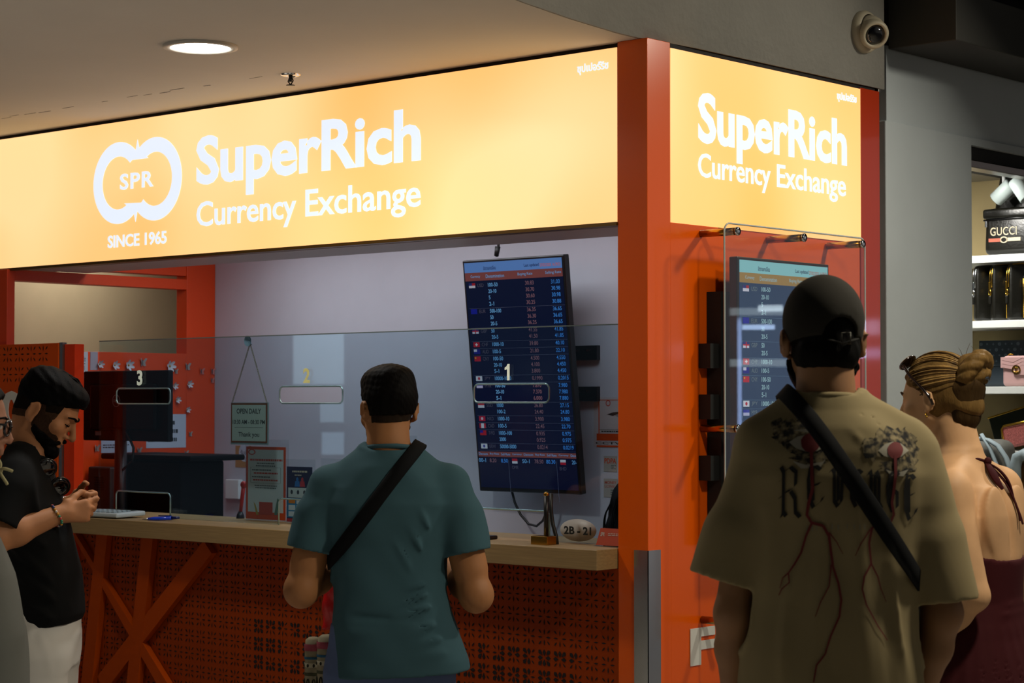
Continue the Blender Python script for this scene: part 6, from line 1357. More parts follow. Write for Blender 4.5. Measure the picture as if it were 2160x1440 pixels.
    # trousers and shoes
    F = Solid((-.30, -.26, .05), (.30, .30, 1.06), .008); trousers(F, 1.02, .82, .190, .135, *KN, V3(-.12, -.01, .06), V3(.12, -.01, .06), (.112, .085, .075)); F.ripple(.003, 22, 20, 18); F.shell(.018); F.cut((0, 0, 1.01), (0, 0, 1)); F.cut((0, 0, .07), (0, 0, -1)); F.build('trousers', cloth('black_denim', '#121214'), P)
    shoes(P, AN, cloth('shoe_black', '#161616'), SOLE)
    # crossbody strap
    Tn = Solid((-.40, -.28, .80), (.40, .28, 1.66), .013); Tn.add(loft(rows, 2.5), .01)
    for q in (-1, 1): Tn.add(cone((px(1742) + q * .062, -.015, z(864)), (px(1752) + q * .165, -.012, z(925)), .048, .058), .04)
    bag = thing('crossbody_bag', 'black crossbody strap and pouch over the printed beige T-shirt', 'bag', P.location, None, P.rotation_euler); bpy.context.view_layer.update()
    a_, b_ = V3(px(1668), -.06, z(848)), V3(px(1893), -.15, z(1190)); c = (a_ + b_) / 2; c = V3(c[0], 0, c[2]); ln = b_ - a_; ln[1] = 0
    local_mesh(strap_loop(Tn, c, ln, V3(0, -1, 0), .042, .004, off=.012), 'strap', cloth('black_webbing', '#07080a'), bag)
    F = Solid((.02, .10, .95), (.36, .36, 1.28), .007); F.add(ell((.18, .20, 1.12), (.12, .05, .09)), .01); F.build('pouch', cloth('black_webbing', '#07080a'), bag)
man_cap()
# ---------------------------------------------------------------- woman in the halter dress, right edge
def woman():
    P = person('woman with a braided bun in a maroon halter dress, bare back to the viewer', 2070, 5.7, 52)
    skin = skin_mat('skin_fair', '#c79c72'); K = 5.7 / FPX; z = lambda y: 1.62 - (y - 847) * K
    th = math.radians(52); loc = lambda x, dep: V3(math.cos(th) * (x - 2070) * K + math.sin(th) * dep, -math.sin(th) * (x - 2070) * K + math.cos(th) * dep, 0)   # photo across / away -> local
    B = Solid((-.42, -.30, -.01), (.42, .44, 1.80), .006)
    T = [(.86, 0, .0, .165, .115), (.98, 0, .0, .150, .105), (1.08, 0, .0, .128, .092), (1.18, 0, .0, .135, .095), (1.30, 0, .012, .150, .096), (1.38, 0, .034, .155, .085), (1.44, 0, .055, .105, .062), (1.475, 0, .07, .055, .05)]
    B.add(loft(T, 2.3), .02)
    N0 = V3(0, .050, 1.42); hc = loc(1990, .084); H = Head((hc[0], hc[1], z(846)), rot('z', 0) @ rot('x', -4), 1.0)
    B.add(cone(N0, H.p(0, -.03, -.06), .052, .050), .03); B.add(cone(N0 + V3(0, -.01, 0), H.p(0, -.055, -.03), .045, .045), .03)
    for q in (-1, 1): B.add(cone((q * .045, .050, 1.435), (q * .150, .020, 1.395), .034, .040), .035)
    for q in (-1, 1): B.add(ell((q * .075, -.070, 1.30), (.052, .016, .085)), .035)                  # shoulder blades
    B.add(cone((0, -.110, 1.06), (0, -.075, 1.36), .010, .010), .018, 's')                            # spine
    SL_, EL, WL = V3(-.170, .010, 1.375), V3(-.190, -.065, 1.09), V3(-.200, .10, .91)
    SR_, ER, WR = V3(.170, .010, 1.375), V3(.200, -.065, 1.09), V3(.185, .10, .91)
    for s_, e, w in ((SL_, EL, WL), (SR_, ER, WR)):
        B.add(ell(s_ + V3(0, 0, -.02), (.047, .050, .062)), .03); B.add(cone(s_, e, .047, .040), .02); B.add(cone(e, e + (w - e) * .3, .036, .036), .02); B.add(cone(e + (w - e) * .3, w, .036, .023), .02)
    hand(B, WL, (-.1, .7, -.6), (.5, .4, .6), (.6, .6, .2), (30, 40, 30), .9); hand(B, WR, (-.1, .7, -.6), (-.5, .4, .6), (-.6, .6, .2), (30, 40, 30), .9)
    AN = (V3(-.09, 0, .08), V3(.09, 0, .08)); KN = (V3(-.085, .02, .48), V3(.085, .02, .48)); body_legs(B, V3(0, 0, .86), *KN, *AN, r=(.082, .052, .036))
    H.face(B, .94, .9); H.ears(B, 16, .95); B.build('body', skin, P)
    # hair combed back into a braided bun
    hm = hair_mat('hair_honey', '#6c532e', .45); hd = hair_mat('hair_under_brown', '#3c2c18', .5)
    F = Solid(H.p(0, 0, 0) - .18, H.p(0, 0, 0) + .18, .004); H.skull(F, .009); F.add(H.cone((0, -.085, -.02), (0, -.060, -.070), .055, .030), .03)
    F.cut(H.p(0, .078, .075), H.R @ V3(0, 1, -.75)); F.cut(H.p(0, -.05, -.085), H.R @ V3(0, .5, -1))
    for q in (-1, 1): F.add(H.ell((q * .085, .058, -.025), (.05, .060, .075)), .012, 's'); F.add(H.ell((q * .090, -.006, -.008), (.018, .022, .034)), .006, 's')
    for k in range(26):
        a = -1.15 + 2.3 * k / 25; p0 = H.p(.070 * math.sin(a), .075 * math.cos(a) * .6 + .03, .045 + .085 * math.cos(a)); p1 = H.p(.02 * math.sin(a), -.115, .045 + .03 * math.cos(a)); pm = (p0 + p1) / 2; pm = pm + (pm - H.p(0, -.012, .045)) * .42
        F.crease(p0, pm, .0045, .0042 * (1 if k % 2 else -1)); F.crease(pm, p1, .0045, .0042 * (1 if k % 2 else -1))
    F.ripple(.0012, 160, 120, 60); F.build('hair', hm, P)
    rnd = random.Random(9); mA, mB_ = MB(), MB()
    for k in range(120):
        a = rnd.uniform(-1.9, 1.9); u0 = rnd.uniform(0, 1); p0 = H.p(.074 * math.sin(a), .030 + .048 * math.cos(a), .040 + .070 * math.cos(a)); p1 = H.p(.03 * math.sin(a), -.112, .060 + .02 * math.cos(a)); c_ = H.p(0, -.012, .045); pts = []
        for t in np.linspace(u0 * .3, 1, 8):
            q = p0 * (1 - t) + p1 * t; d = q - c_; dl = H.R.T @ d; rr = 1 / math.sqrt((dl[0] / .0865) ** 2 + (dl[1] / .1085) ** 2 + (dl[2] / .0985) ** 2); pts.append(c_ + d * rr)
        (mA if k % 2 else mB_).tube(smooth_path(pts, 2), [rnd.uniform(.0012, .0022)] * len(smooth_path(pts, 2)), 5)
    local_mesh(mA, 'hair_strands', hair_mat('hair_pale_honey', '#9a7a48', .4), P); local_mesh(mB_, 'hair_strands', hair_mat('hair_brown_strand', '#46321a', .45), P)
    bc = H.p(.004, -.108, .080); u_, v_, w_ = H.R @ V3(1, 0, 0), H.R @ V3(0, -.55, .83), H.R @ V3(0, -.83, -.55)
    F = Solid(bc - .13, bc + .13, .004); F.add(ell(bc, (.050, .046, .050)), .01)
    for s_ in range(3):
        pts = [bc + (u_ * math.cos(a) + v_ * math.sin(a)) * (.048 + .011 * math.sin(3.5 * a + s_ * 2.1)) + w_ * (.012 + .012 * math.cos(3.5 * a + s_ * 2.1)) for a in np.linspace(0, 2 * PI, 40)]
        for a, b in zip(pts, pts[1:]): F.add(cone(a, b, .0145, .0145), .004)
    pts = [bc + w_ * .040 + (u_ * math.cos(a) + v_ * math.sin(a)) * (.005 + .020 * a / 7) for a in np.linspace(0, 7, 26)]
    for a, b in zip(pts, pts[1:]): F.add(cone(a, b, .011, .011), .004)
    F.ripple(.0014, 220, 200, 240); F.build('braided_bun', hm, P)
    F = Solid(H.p(0, 0, 0) - .18, H.p(0, 0, 0) + .18, .005); F.add(H.cone((0, -.080, .03), (0, -.078, -.045), .066, .050), .02); F.cut(H.p(0, -.045, 0), H.R @ V3(0, 1, .0)); F.ripple(.002, 160, 120, 60); F.build('nape_hair', hd, P)
    rnd = random.Random(2); m = MB()
    for k in range(16):
        b0 = bc + V3(rnd.uniform(-.03, .03), rnd.uniform(-.03, .02), rnd.uniform(-.02, .04)); d = V3(rnd.uniform(-1, 1), rnd.uniform(-1, .2), rnd.uniform(-.6, 1)); d /= np.linalg.norm(d); m.tube([b0, b0 + d * .03, b0 + d * .055 + V3(0, 0, -.008)], [.0008, .0006, .0004], 4)
    local_mesh(m, 'loose_strands', hm, P)
    local_mesh(tube_local([H.p(-.012, -.148, .058), H.p(.010, -.156, .056), H.p(.024, -.150, .052)], .005, 8), 'hair_clip', mat('clip_silver', '#6a727a', .2, .9), P)
    for q in (-1, 1):
        local_mesh(tube_local(smooth_path([H.p(q * .014, .101, .025), H.p(q * .032, .096, .032), H.p(q * .050, .080, .027)], 5), .0028, 6), 'eyebrow', hd, P)
        local_mesh(MB().ell(H.p(q * .032, .0815, .003), (.0105, .0105, .0105), u=16, v=10), 'eye', mat('eye_white', '#b8b0a6', .2), P)
        local_mesh(MB().tube([H.p(q * .084, -.004, -.036) + V3(.004 * math.cos(a), .006 * math.sin(a) * .3, .006 * math.sin(a) - .004) for a in np.linspace(0, 2 * PI, 13)[:-1]], .0016, 6, closed=True), 'earring', mat('gold_hardware', '#c9a040', .22, 1.0), P)
    # strapless-backed dress with pleated skirt, halter cords tied at the nape
    dr = cloth('maroon_crepe', '#3a1014', .8, .2)
    F = Solid((-.40, -.40, .30), (.40, .40, 1.26), .0065); rows = [(.40, 0, 0, .30, .27), (.70, 0, 0, .245, .215), (.88, 0, 0, .195, .150), (.96, 0, 0, .168, .122), (1.06, 0, 0, .137, .101), (1.10, 0, 0, .138, .102), (1.18, 0, 0, .145, .106), (1.24, 0, 0, .15, .108)]
    F.add(loft(rows, 2.2), .01)
    for k in range(26):
        a = 2 * PI * k / 26; F.crease((.16 * math.cos(a), .115 * math.sin(a), .99), (.30 * math.cos(a), .26 * math.sin(a), .42), .012, .010)
    for zz in (1.03, 1.055): F.crease((-.15, -.10, zz), (.15, -.10, zz + .005), .008, .004)
    F.shell(.012); F.cut((0, -.1, 1.178), (0, -.28, 1)); F.cut((0, 0, .42), (0, 0, -1)); dress = F.build('dress', dr, P)
    n_ = V3(0, -.012, 1.452)
    def cord(pts, r): return tube_local(smooth_path(pts, 6), r, 8)
    for q in (-1, 1): local_mesh(cord([n_, V3(q * .035, .005, 1.458), V3(q * .066, .045, 1.452), V3(q * .085, .095, 1.41), V3(q * .085, .125, 1.32), V3(q * .075, .115, 1.20)], .0045), 'halter_cord', dr, dress)
    for L in ([n_, V3(.02, -.045, 1.425), V3(.03, -.068, 1.39), V3(.032, -.082, 1.345)], [n_, V3(-.02, -.036, 1.43), V3(-.026, -.056, 1.40), V3(-.016, -.070, 1.375)]): local_mesh(MB().tube(smooth_path(L, 6), [.004 + .009 * math.sin(PI * min(1, i / 18)) for i in range(len(smooth_path(L, 6)))], 8, flat=.35), 'bow_loop', dr, dress)
    for L in ([n_, V3(.025, -.062, 1.39), V3(.036, -.094, 1.31), V3(.040, -.104, 1.275)], [n_, V3(.02, -.062, 1.39), V3(.026, -.094, 1.32), V3(.028, -.102, 1.285)]): local_mesh(cord(L, .003), 'cord_end', dr, dress)
    local_mesh(MB().ell(n_ + V3(0, -.006, 0), (.013, .010, .012)), 'knot', dr, dress)
    br = WR + (ER - WR) * .12; ax = (ER - WR) / np.linalg.norm(ER - WR); e1 = np.cross(ax, (0, 0, 1)); e1 /= np.linalg.norm(e1); e2 = np.cross(ax, e1)
    local_mesh(MB().tube([br + (e1 * math.cos(a) + e2 * math.sin(a)) * .029 for a in np.linspace(0, 2 * PI, 25)[:-1]], .003, 6, closed=True), 'bracelet', mat('gold_hardware', '#c9a040', .22, 1.0), P)
    shoes(P, AN, cloth('sandal_brown', '#4a3020'), SOLE)
    # sunglasses pushed up on her head
    g = thing('sunglasses', 'brown sunglasses pushed up on the honey-coloured hair', 'sunglasses', P.location, None, P.rotation_euler); bpy.context.view_layer.update(); tort = mat('tortoise', '#1c0f08', .15, coat=.6)
    for q in (-1, 1):
        R = H.R @ rot('x', 48)
        c0 = H.p(q * .034, .068, .116); F = Solid(c0 - .05, c0 + .05, .003); F.add(ell(c0, (.030, .006, .024), R), .004); F.build('lens', tort, g)
        local_mesh(MB().tube([c0 + R @ V3(.031 * math.cos(a), 0, .025 * math.sin(a)) for a in np.linspace(0, 2 * PI, 25)[:-1]], .0035, 6, closed=True), 'rim', tort, g)
        local_mesh(tube_local(smooth_path([H.p(q * .066, .066, .108), H.p(q * .083, .040, .078), H.p(q * .087, .0, .035), H.p(q * .086, -.020, .008), H.p(q * .083, -.026, -.012)], 6), .0042, 8), 'temple', tort, g)
    local_mesh(tube_local([H.p(-.008, .082, .116), H.p(0, .084, .120), H.p(.008, .082, .116)], .003, 6), 'bridge', tort, g)
woman()
# ---------------------------------------------------------------- bearded man in black, seen in profile, looking down at his hands
def man_black():
    P = person('bearded man in a black T-shirt in profile, looking down at something in his hands', 62, 6.6, -88)
    skin = skin_mat('skin_warm', '#a8724c'); K = 6.6 / FPX; y = lambda x: (x - 62) * K; z = lambda v: 1.62 - (v - 847) * K
    B = Solid((-.34, -.26, -.01), (.34, .46, 1.76), .0048)
    B.add(loft([(.84, 0, .0, .150, .115), (.98, 0, .01, .155, .120), (1.12, 0, .025, .150, .095), (1.25, 0, .008, .155, .085), (1.34, 0, -.008, .150, .068), (1.40, 0, -.012, .11, .06), (1.44, 0, -.015, .065, .06)]), .02)
    for q in (-1, 1): B.add(cone((q * .05, -.02, 1.41), (q * .16, -.015, 1.355), .040, .045), .03)
    H = Head((0, y(97), z(866)), rot('x', -32), 1.02)
    B.add(cone((0, -.02, 1.38), H.p(0, -.035, -.035), .064, .058), .03); B.add(cone((0, .0, 1.39), H.p(0, .0, -.05), .055, .050), .03)
    H.face(B, 1.02, 1.12); H.ears(B, 12, 1.05, .080, -.022, -.014)
    SR_, ER, WR = V3(.175, y(48), 1.335), V3(.240, y(20), z(1128)), V3(.125, y(146), z(1078))
    SL_, EL, WL = V3(-.175, y(50), 1.335), V3(-.235, y(40), z(1128)), V3(-.035, y(150), z(1062))
    for s_, e, w in ((SL_, EL, WL), (SR_, ER, WR)):
        B.add(cone(s_, e, .056, .046), .02); B.add(ell(e, (.042, .046, .046)), .02); B.add(cone(e, e + (w - e) * .35, .046, .047), .02); B.add(cone(e + (w - e) * .35, w, .047, .028), .02)
    tr = hand(B, WR, (-.40, 1, .10), (-1, -.35, -.15), (-.2, 0, 1), (58, 80, 50), 1.02, thumb=30); hand(B, WL, (.40, 1, .12), (1, -.35, -.1), (.2, 0, 1), (50, 70, 50), 1.0, thumb=30)
    AN = (V3(-.11, -.01, .08), V3(.11, -.01, .08)); KN = (V3(-.105, .03, .47), V3(.105, .03, .47)); body_legs(B, V3(0, 0, .84), *KN, *AN); B.build('body', skin, P)
    note = thing('folded_banknote', 'small folded note between the fingers of the bearded man', 'banknote', P.location, None, P.rotation_euler); bpy.context.view_layer.update()
    m = MB().box((-.03, y(176), z(1062)), (.03, y(200), z(1058)), .001); local_mesh(m, 'paper', mat('note_green', '#5c6a58', .7), note)
    dark = hair_mat('hair_black', '#060506')
    def hair(name, g, m, h, parts):
        F = Solid(H.p(0, 0, 0) - .19, H.p(0, 0, 0) + .19, h); H.skull(F, g, .02); parts(F); return F.build(name, m, P)
    def top(F):
        F.add(H.ell((0, .048, .084), (.064, .052, .036)), .03); F.add(H.ell((0, .070, .088), (.056, .026, .024)), .025); F.add(H.ell((0, -.015, .086), (.071, .090, .038)), .03)
        F.cut(H.p(0, 0, .022), H.R @ V3(0, .445, -1))
        for q in (-1, 1): F.add(H.ell((q * .092, .075, .045), (.034, .030, .026)), .012, 's')
        F.ripple(.0018, 90, 170, 120)
    hair('hair', .0055, dark, .004, top)
    rnd = random.Random(11); m = MB()
    for k in range(150):
        a = rnd.uniform(-1.0, 1.0); t0 = rnd.uniform(-.9, 1.0); x = .058 * math.sin(a); yy = .060 + .040 * t0 * (1 if t0 > 0 else 1.6); zz = .128 - .9 * x * x / .06 - max(0, yy - .05) * .62 - .16 * max(0, -yy) ; p0 = H.p(x, yy, zz); p1 = H.p(x * 1.06, yy - .020, zz + .010 + rnd.uniform(-.002, .003)); p2 = H.p(x * 1.08 + rnd.uniform(-.006, .006), yy - .046, zz + .004 + rnd.uniform(-.002, .003))
        m.tube(smooth_path([p0, p1, p2], 4), [.0028, .0032, .0034, .0034, .0030, .0026, .002, .0014, .0006][:len(smooth_path([p0, p1, p2], 4))], 5)
    local_mesh(m, 'hair_locks', dark, P)
    def fade(F, c=-.004):
        g = .0045 if c > -.01 else .0028; F.add(cone((0, -.02, 1.38), H.p(0, -.035, -.035), .064 + g, .058 + g), .03)
        F.cut(H.p(0, 0, c), H.R @ V3(0, .445, -1)); F.cut(H.p(0, .050, 0), H.R @ V3(0, 1, -.10)); F.cut(H.p(0, 0, .062), H.R @ V3(0, 0, 1))
        for q in (-1, 1): F.add(H.ell((q * .088, -.010, -.004), (.022, .024, .037)), .006, 's'); F.add(H.ell((q * .088, -.022, -.016), (.022, .026, .037)), .006, 's')
    hair('hair_fade', .0036, mat('hair_fade_black', '#16100b', .85, var=.25, vscale=140, spec=.05), .004, fade); hair('hair_fade', .0026, mat('hair_fade_brown_thin', '#3c2a1e', .85, var=.25, vscale=140, spec=.05), .004, lambda F: fade(F, -.028))
    F = Solid(H.p(0, 0, 0) - .17, H.p(0, 0, 0) + .17, .0035); H.jaw(F, .0075, 1.02); F.add(H.ell((0, .080, -.108), (.028, .026, .024)), .02); F.cut(H.p(0, .0, -.046), H.R @ V3(0, .22, 1)); F.cut(H.p(0, .012, 0), H.R @ V3(0, -1, .2)); F.add(H.ell((0, .110, -.069), (.030, .028, .0125)), .004, 's')
    F.add(H.cone((-.028, .090, -.066), (0, .1035, -.053), .0065, .006), .006); F.add(H.cone((.028, .090, -.066), (0, .1035, -.053), .0065, .006), .006); F.ripple(.0018, 190, 170, 180); F.build('beard', dark, P)
    F = Solid(H.p(0, 0, 0) - .17, H.p(0, 0, 0) + .17, .004); H.jaw(F, .003, 1.02); H.skull(F, .002); F.cut(H.p(0, .012, .030), H.R @ V3(0, 1.1, 1)); F.cut(H.p(0, -.010, 0), H.R @ V3(0, -1, 0)); F.add(H.ell((0, .112, -.069), (.032, .030, .016)), .004, 's'); F.build('stubble', mat('stubble_dark', '#34241a', .85, var=.25, vscale=140, spec=.05), P)
    for q in (-1, 1):
        local_mesh(MB().tube(smooth_path([H.p(q * .012, .104, .022), H.p(q * .030, .098, .029), H.p(q * .052, .080, .024)], 5), [.004, .005, .0052, .0052, .005, .005, .0048, .0045, .004, .003, .002][:len(smooth_path([(0, 0, 0)] * 3, 5))], 6, flat=.6), 'eyebrow', dark, P)
        local_mesh(MB().ell(H.p(q * .032, .0812, .000), (.0108, .0108, .0100), u=16, v=10), 'eye', mat('eye_dark', '#1a1410', .2), P)
        local_mesh(tube_local(smooth_path([H.p(q * .020, .0925, .001), H.p(q * .033, .0935, -.002), H.p(q * .046, .0835, .001)], 5), .0018, 5), 'eyelashes', dark, P)
    # black T-shirt
    S = Solid((-.34, -.28, .78), (.34, .34, 1.54), .005); tee = cloth('black_cotton', '#08090a', .85, .15)
    rows = [(z(1335), 0, (y(20) + y(160)) / 2, .178, (y(166) - y(20)) / 2), (z(1290), 0, (y(22) + y(176)) / 2, .180, (y(178) - y(18)) / 2), (z(1200), 0, (y(20) + y(168)) / 2, .182, (y(168) - y(14)) / 2), (z(1130), 0, (y(14) + y(148)) / 2, .182, (y(150) - y(10)) / 2), (z(1060), 0, (y(5) + y(130)) / 2, .188, (y(132) - y(0)) / 2), (z(1010), 0, (y(2) + y(112)) / 2, .176, (y(114) - y(0)) / 2), (z(970), 0, (y(10) + y(95)) / 2, .120, (y(98) - y(6)) / 2), (z(945), 0, (y(24) + y(86)) / 2, .078, (y(88) - y(22)) / 2)]
    S.add(loft(rows, 2.4), .01)
    for q in (-1, 1): S.add(cone((q * .055, -.012, z(960)), (q * .145, -.010, z(998)), .050, .060), .035)
    sl = []
    for s_, e in ((SL_, EL), (SR_, ER)): d = e - s_; sl.append(([cone(s_, e, .070, .076)], s_ + d * .72, d))
    fin = garment(S, sl, .010, ((0, 0, z(1318)), (0, .12, -1)))
    for a, b, w, am in (((40, 1130), (150, 1230), .014, .006), ((40, 1180), (165, 1270), .014, .006), ((60, 1110), (140, 1150), .012, .005), ((90, 1000), (110, 1090), .014, .005), ((60, 1250), (150, 1300), .014, .006)):
        for xx in (.18, .12): S.crease((xx, y(a[0]), z(a[1])), (xx, y(b[0]), z(b[1])), w, am * 1.5)
    S.ripple(.002, 24, 22, 20); fin(); S.add(cone((0, y(66), z(944)), H.p(0, -.01, -.03), .068, .068), .004, 's'); sh_ = S.build('t_shirt', tee, P, 2)
    local_mesh(MB().tube([V3(.074 * math.cos(a), y(62) + .070 * math.sin(a), z(950) - .030 * math.sin(a)) for a in np.linspace(0, 2 * PI, 41)[:-1]], .0075, 8, closed=True), 'collar', tee, sh_)
    # white trousers
    F = Solid((-.30, -.28, .05), (.30, .32, 1.0), .007); trousers(F, .97, .76, .185, .148, V3(-.105, .05, .47), V3(.105, .05, .47), V3(-.11, -.01, .06), V3(.11, -.01, .06), (.125, .092, .078), 0, y(78))
    for a, b, w, am in (((70, 1310), (62, 1360), .012, -.010), ((95, 1310), (62, 1362), .012, .010), ((62, 1362), (120, 1345), .012, .006), ((62, 1372), (110, 1385), .012, .006), ((60, 1395), (125, 1400), .014, .006), ((50, 1330), (60, 1440), .012, .005), ((110, 1320), (132, 1400), .012, .004)): F.crease((.18, y(a[0]), z(a[1])), (.18, y(b[0]), z(b[1])), w, am * 1.8)
    F.ripple(.003, 26, 24, 24); F.shell(.016); F.cut((0, 0, .955), (0, 0, 1)); F.cut((0, 0, .07), (0, 0, -1)); F.build('trousers', cloth('white_twill', '#c4c2bc', .8, .2), P)
    shoes(P, AN, cloth('shoe_white', '#b0aea8'), SOLE)
    # bracelets
    rnd = random.Random(6)
    for W_, E_, nm, f_ in ((WR, ER, 'beaded_bracelet', .02), (WL, EL, 'chain_bracelet', .03)):
        ax = (E_ - W_) / np.linalg.norm(E_ - W_); e1 = np.cross(ax, (0, 0, 1)); e1 /= np.linalg.norm(e1); e2 = np.cross(ax, e1); c = W_ + ax * f_; m = MB()
        if nm[0] == 'b':
            cols = ['#b03a30', '#c8c0b0', '#2a7a5a', '#c08a2a', '#2a3a6a']
            for k in range(24): a = 2 * PI * k / 24; m.ell(c + (e1 * math.cos(a) + e2 * math.sin(a)) * .0345 + ax * .004 * math.sin(2 * a), (.0045, .0045, .0045), u=8, v=6, mi=rnd.randrange(5))
            local_mesh(m, nm, [mat('bead_' + c_[1:], c_, .3) for c_ in cols], P)
        else: local_mesh(m.tube([c + (e1 * math.cos(a) + e2 * math.sin(a)) * .0335 for a in np.linspace(0, 2 * PI, 33)[:-1]], .0028, 6, closed=True), nm, mat('chain_silver', '#9a9aa0', .2, 1.0), P)
    # sunglasses hooked into the collar
    g = thing('sunglasses', 'dark sunglasses hooked into the collar of the black T-shirt', 'sunglasses', P.location, None, P.rotation_euler); bpy.context.view_layer.update(); gb = mat('glossy_black_lens', '#06050a', .06, coat=1); gf = mat('frame_black', '#0a0a0b', .2)
    for (xx, c1, c2) in ((.060, 97, 985), (.012, 119, 1025)):
        R = rot('x', -38) @ rot('z', -52); c0 = V3(xx, y(c1) + .016, z(c2)); F = Solid(c0 - .055, c0 + .055, .003); F.add(ell(c0, (.034, .008, .030), R), .003); F.build('lens', gb, g)
        local_mesh(MB().tube([c0 + R @ V3(.035 * math.cos(a), .0, .031 * math.sin(a)) for a in np.linspace(0, 2 * PI, 25)[:-1]], .003, 6, closed=True), 'rim', gf, g)
    local_mesh(tube_local([V3(.045, y(104), z(998)), V3(.038, y(110), z(1003)), V3(.028, y(112), z(1012))], .003, 6), 'bridge', gf, g); local_mesh(tube_local([V3(.085, y(90), z(975)), V3(.07, y(80), z(985)), V3(.06, y(80), z(1030)), V3(.055, y(86), z(1060))], .003, 6), 'temple', gf, g)
man_black()
# ---------------------------------------------------------------- person cut by the left edge, and the cashier behind the post
def person_edge():
    P = person('person with black glasses and a grey top, cut off by the left edge', -62, 5.6, -80)
    skin = skin_mat('skin_pink', '#9a6a52'); K = 5.6 / FPX; y = lambda x: (x + 62) * K; z = lambda v: 1.62 - (v - 847) * K
    B = Solid((-.34, -.26, -.01), (.34, .40, 1.76), .007)
    B.add(loft([(.86, 0, 0, .16, .12), (1.0, 0, 0, .155, .115), (1.12, 0, -.01, .145, .105), (1.20, 0, -.016, .15, .09), (1.27, 0, -.022, .15, .072), (1.34, 0, -.022, .14, .06), (1.40, 0, -.015, .09, .05), (1.43, 0, -.01, .06, .055)]), .02)
    for q in (-1, 1): B.add(cone((q * .05, -.02, 1.40), (q * .155, -.015, 1.345), .038, .042), .03)
    H = Head((0, y(-62), z(893)), rot('x', -8), .98); B.add(cone((0, -.02, 1.38), H.p(0, -.03, -.04), .054, .050), .03); H.face(B, .95, .9); H.ears(B, 14)
    SR_, ER, WR = V3(.175, -.01, 1.335), V3(.20, -.03, 1.05), V3(.20, .0, .80); SL_, EL, WL = V3(-.175, -.01, 1.335), V3(-.20, -.03, 1.05), V3(-.20, .0, .80)
    for s_, e, w in ((SL_, EL, WL), (SR_, ER, WR)): B.add(cone(s_, e, .048, .040), .02); B.add(cone(e, w, .040, .026), .02)
    hand(B, WR, (0, .1, -1), (-1, 0, 0), (0, 1, 0), (30, 40, 30), .92); hand(B, WL, (0, .1, -1), (1, 0, 0), (0, 1, 0), (30, 40, 30), .92)
    AN = (V3(-.10, 0, .08), V3(.10, 0, .08)); KN = (V3(-.095, .02, .48), V3(.095, .02, .48)); body_legs(B, V3(0, 0, .86), *KN, *AN); B.build('body', skin, P)
    hb = hair_mat('hair_dark', '#0c0a09'); F = Solid(H.p(0, 0, 0) - .2, H.p(0, 0, 0) + .2, .005); H.skull(F, .012); F.add(H.ell((0, -.06, -.02), (.075, .055, .09)), .03); F.cut(H.p(0, .065, .06), H.R @ V3(0, 1, -.6)); F.ripple(.002, 120, 120, 40)
    for q in (-1, 1): F.add(H.ell((q * .085, .055, -.02), (.04, .055, .075)), .012, 's')
    F.build('hair', hb, P)
    for q in (-1, 1):
        local_mesh(MB().ell(H.p(q * .032, .0815, .003), (.0105, .0105, .0105), u=16, v=10), 'eye', mat('eye_white', '#b8b0a6', .2), P); local_mesh(tube_local([H.p(q * .014, .101, .026), H.p(q * .032, .096, .031), H.p(q * .05, .08, .026)], .003, 6), 'eyebrow', hb, P)
    S = Solid((-.36, -.28, .60), (.36, .34, 1.50), .006); g_ = cloth('grey_marl', '#63645f', .9, .3)
    S.add(loft([(.62, 0, y(-52), .20, .165), (.80, 0, y(-54), .19, .160), (.98, 0, y(-54), .182, .150), (1.14, 0, y(-66), .175, .130), (1.20, 0, y(-74), .176, .118), (1.27, 0, y(-80), .176, .098), (1.34, 0, y(-80), .160, .085), (1.40, 0, y(-70), .10, .085), (1.43, 0, y(-70), .07, .07)]), .01)
    sl = []
    for q, s_, e in ((-1, SL_, EL), (1, SR_, ER)): S.add(cone((q * .055, -.015, 1.40), (q * .145, -.012, 1.36), .045, .050), .035); d = e - s_; sl.append(([cone(s_, e + d * .2, .060, .070)], e, d))
    fin = garment(S, sl, .010, ((0, 0, .66), (0, 0, -1))); S.ripple(.005, 22, 24, 20, .4); fin(); S.add(cone((0, -.01, 1.41), H.p(0, 0, -.05), .062, .06), .004, 's'); top = S.build('top', g_, P)
    kn = V3(.02, y(0), z(992)); cream = cloth('cream_cord', '#a8a078', .8)
    for L in ([kn, kn + V3(.01, .012, .006), kn + V3(.012, .028, .002), kn + V3(.01, .036, -.002)], [kn, kn + V3(.012, .006, -.012), kn + V3(.014, .018, -.030), kn + V3(.012, .022, -.038)], [kn, kn + V3(.0, .002, .020), kn + V3(-.01, -.01, .04)]): local_mesh(tube_local(smooth_path(L, 5), .0045, 8), 'drawstring', cream, top)
    local_mesh(MB().ell(kn, (.010, .009, .010)), 'knot', cream, top)
    local_mesh(tube_local(smooth_path([kn, kn + V3(0, -.03, -.01), V3(.02, .07, z(1010))], 5), .0045, 8), 'drawstring', cream, top)
    F = Solid((-.30, -.26, .05), (.30, .30, 1.0), .009); trousers(F, .95, .76, .160, .125, *KN, V3(-.10, 0, .06), V3(.10, 0, .06), (.082, .075, .068), 0, y(-52)); F.shell(.02); F.cut((0, 0, .94), (0, 0, 1)); F.cut((0, 0, .07), (0, 0, -1)); F.build('trousers', cloth('brown_trousers', '#3a2a1a'), P); shoes(P, AN, cloth('shoe_black', '#161616'), SOLE)
    g = thing('eyeglasses', 'black-rimmed eyeglasses at the left edge of the picture', 'eyeglasses', P.location, None, P.rotation_euler); bpy.context.view_layer.update(); gf = mat('frame_black', '#0a0a0b', .2)
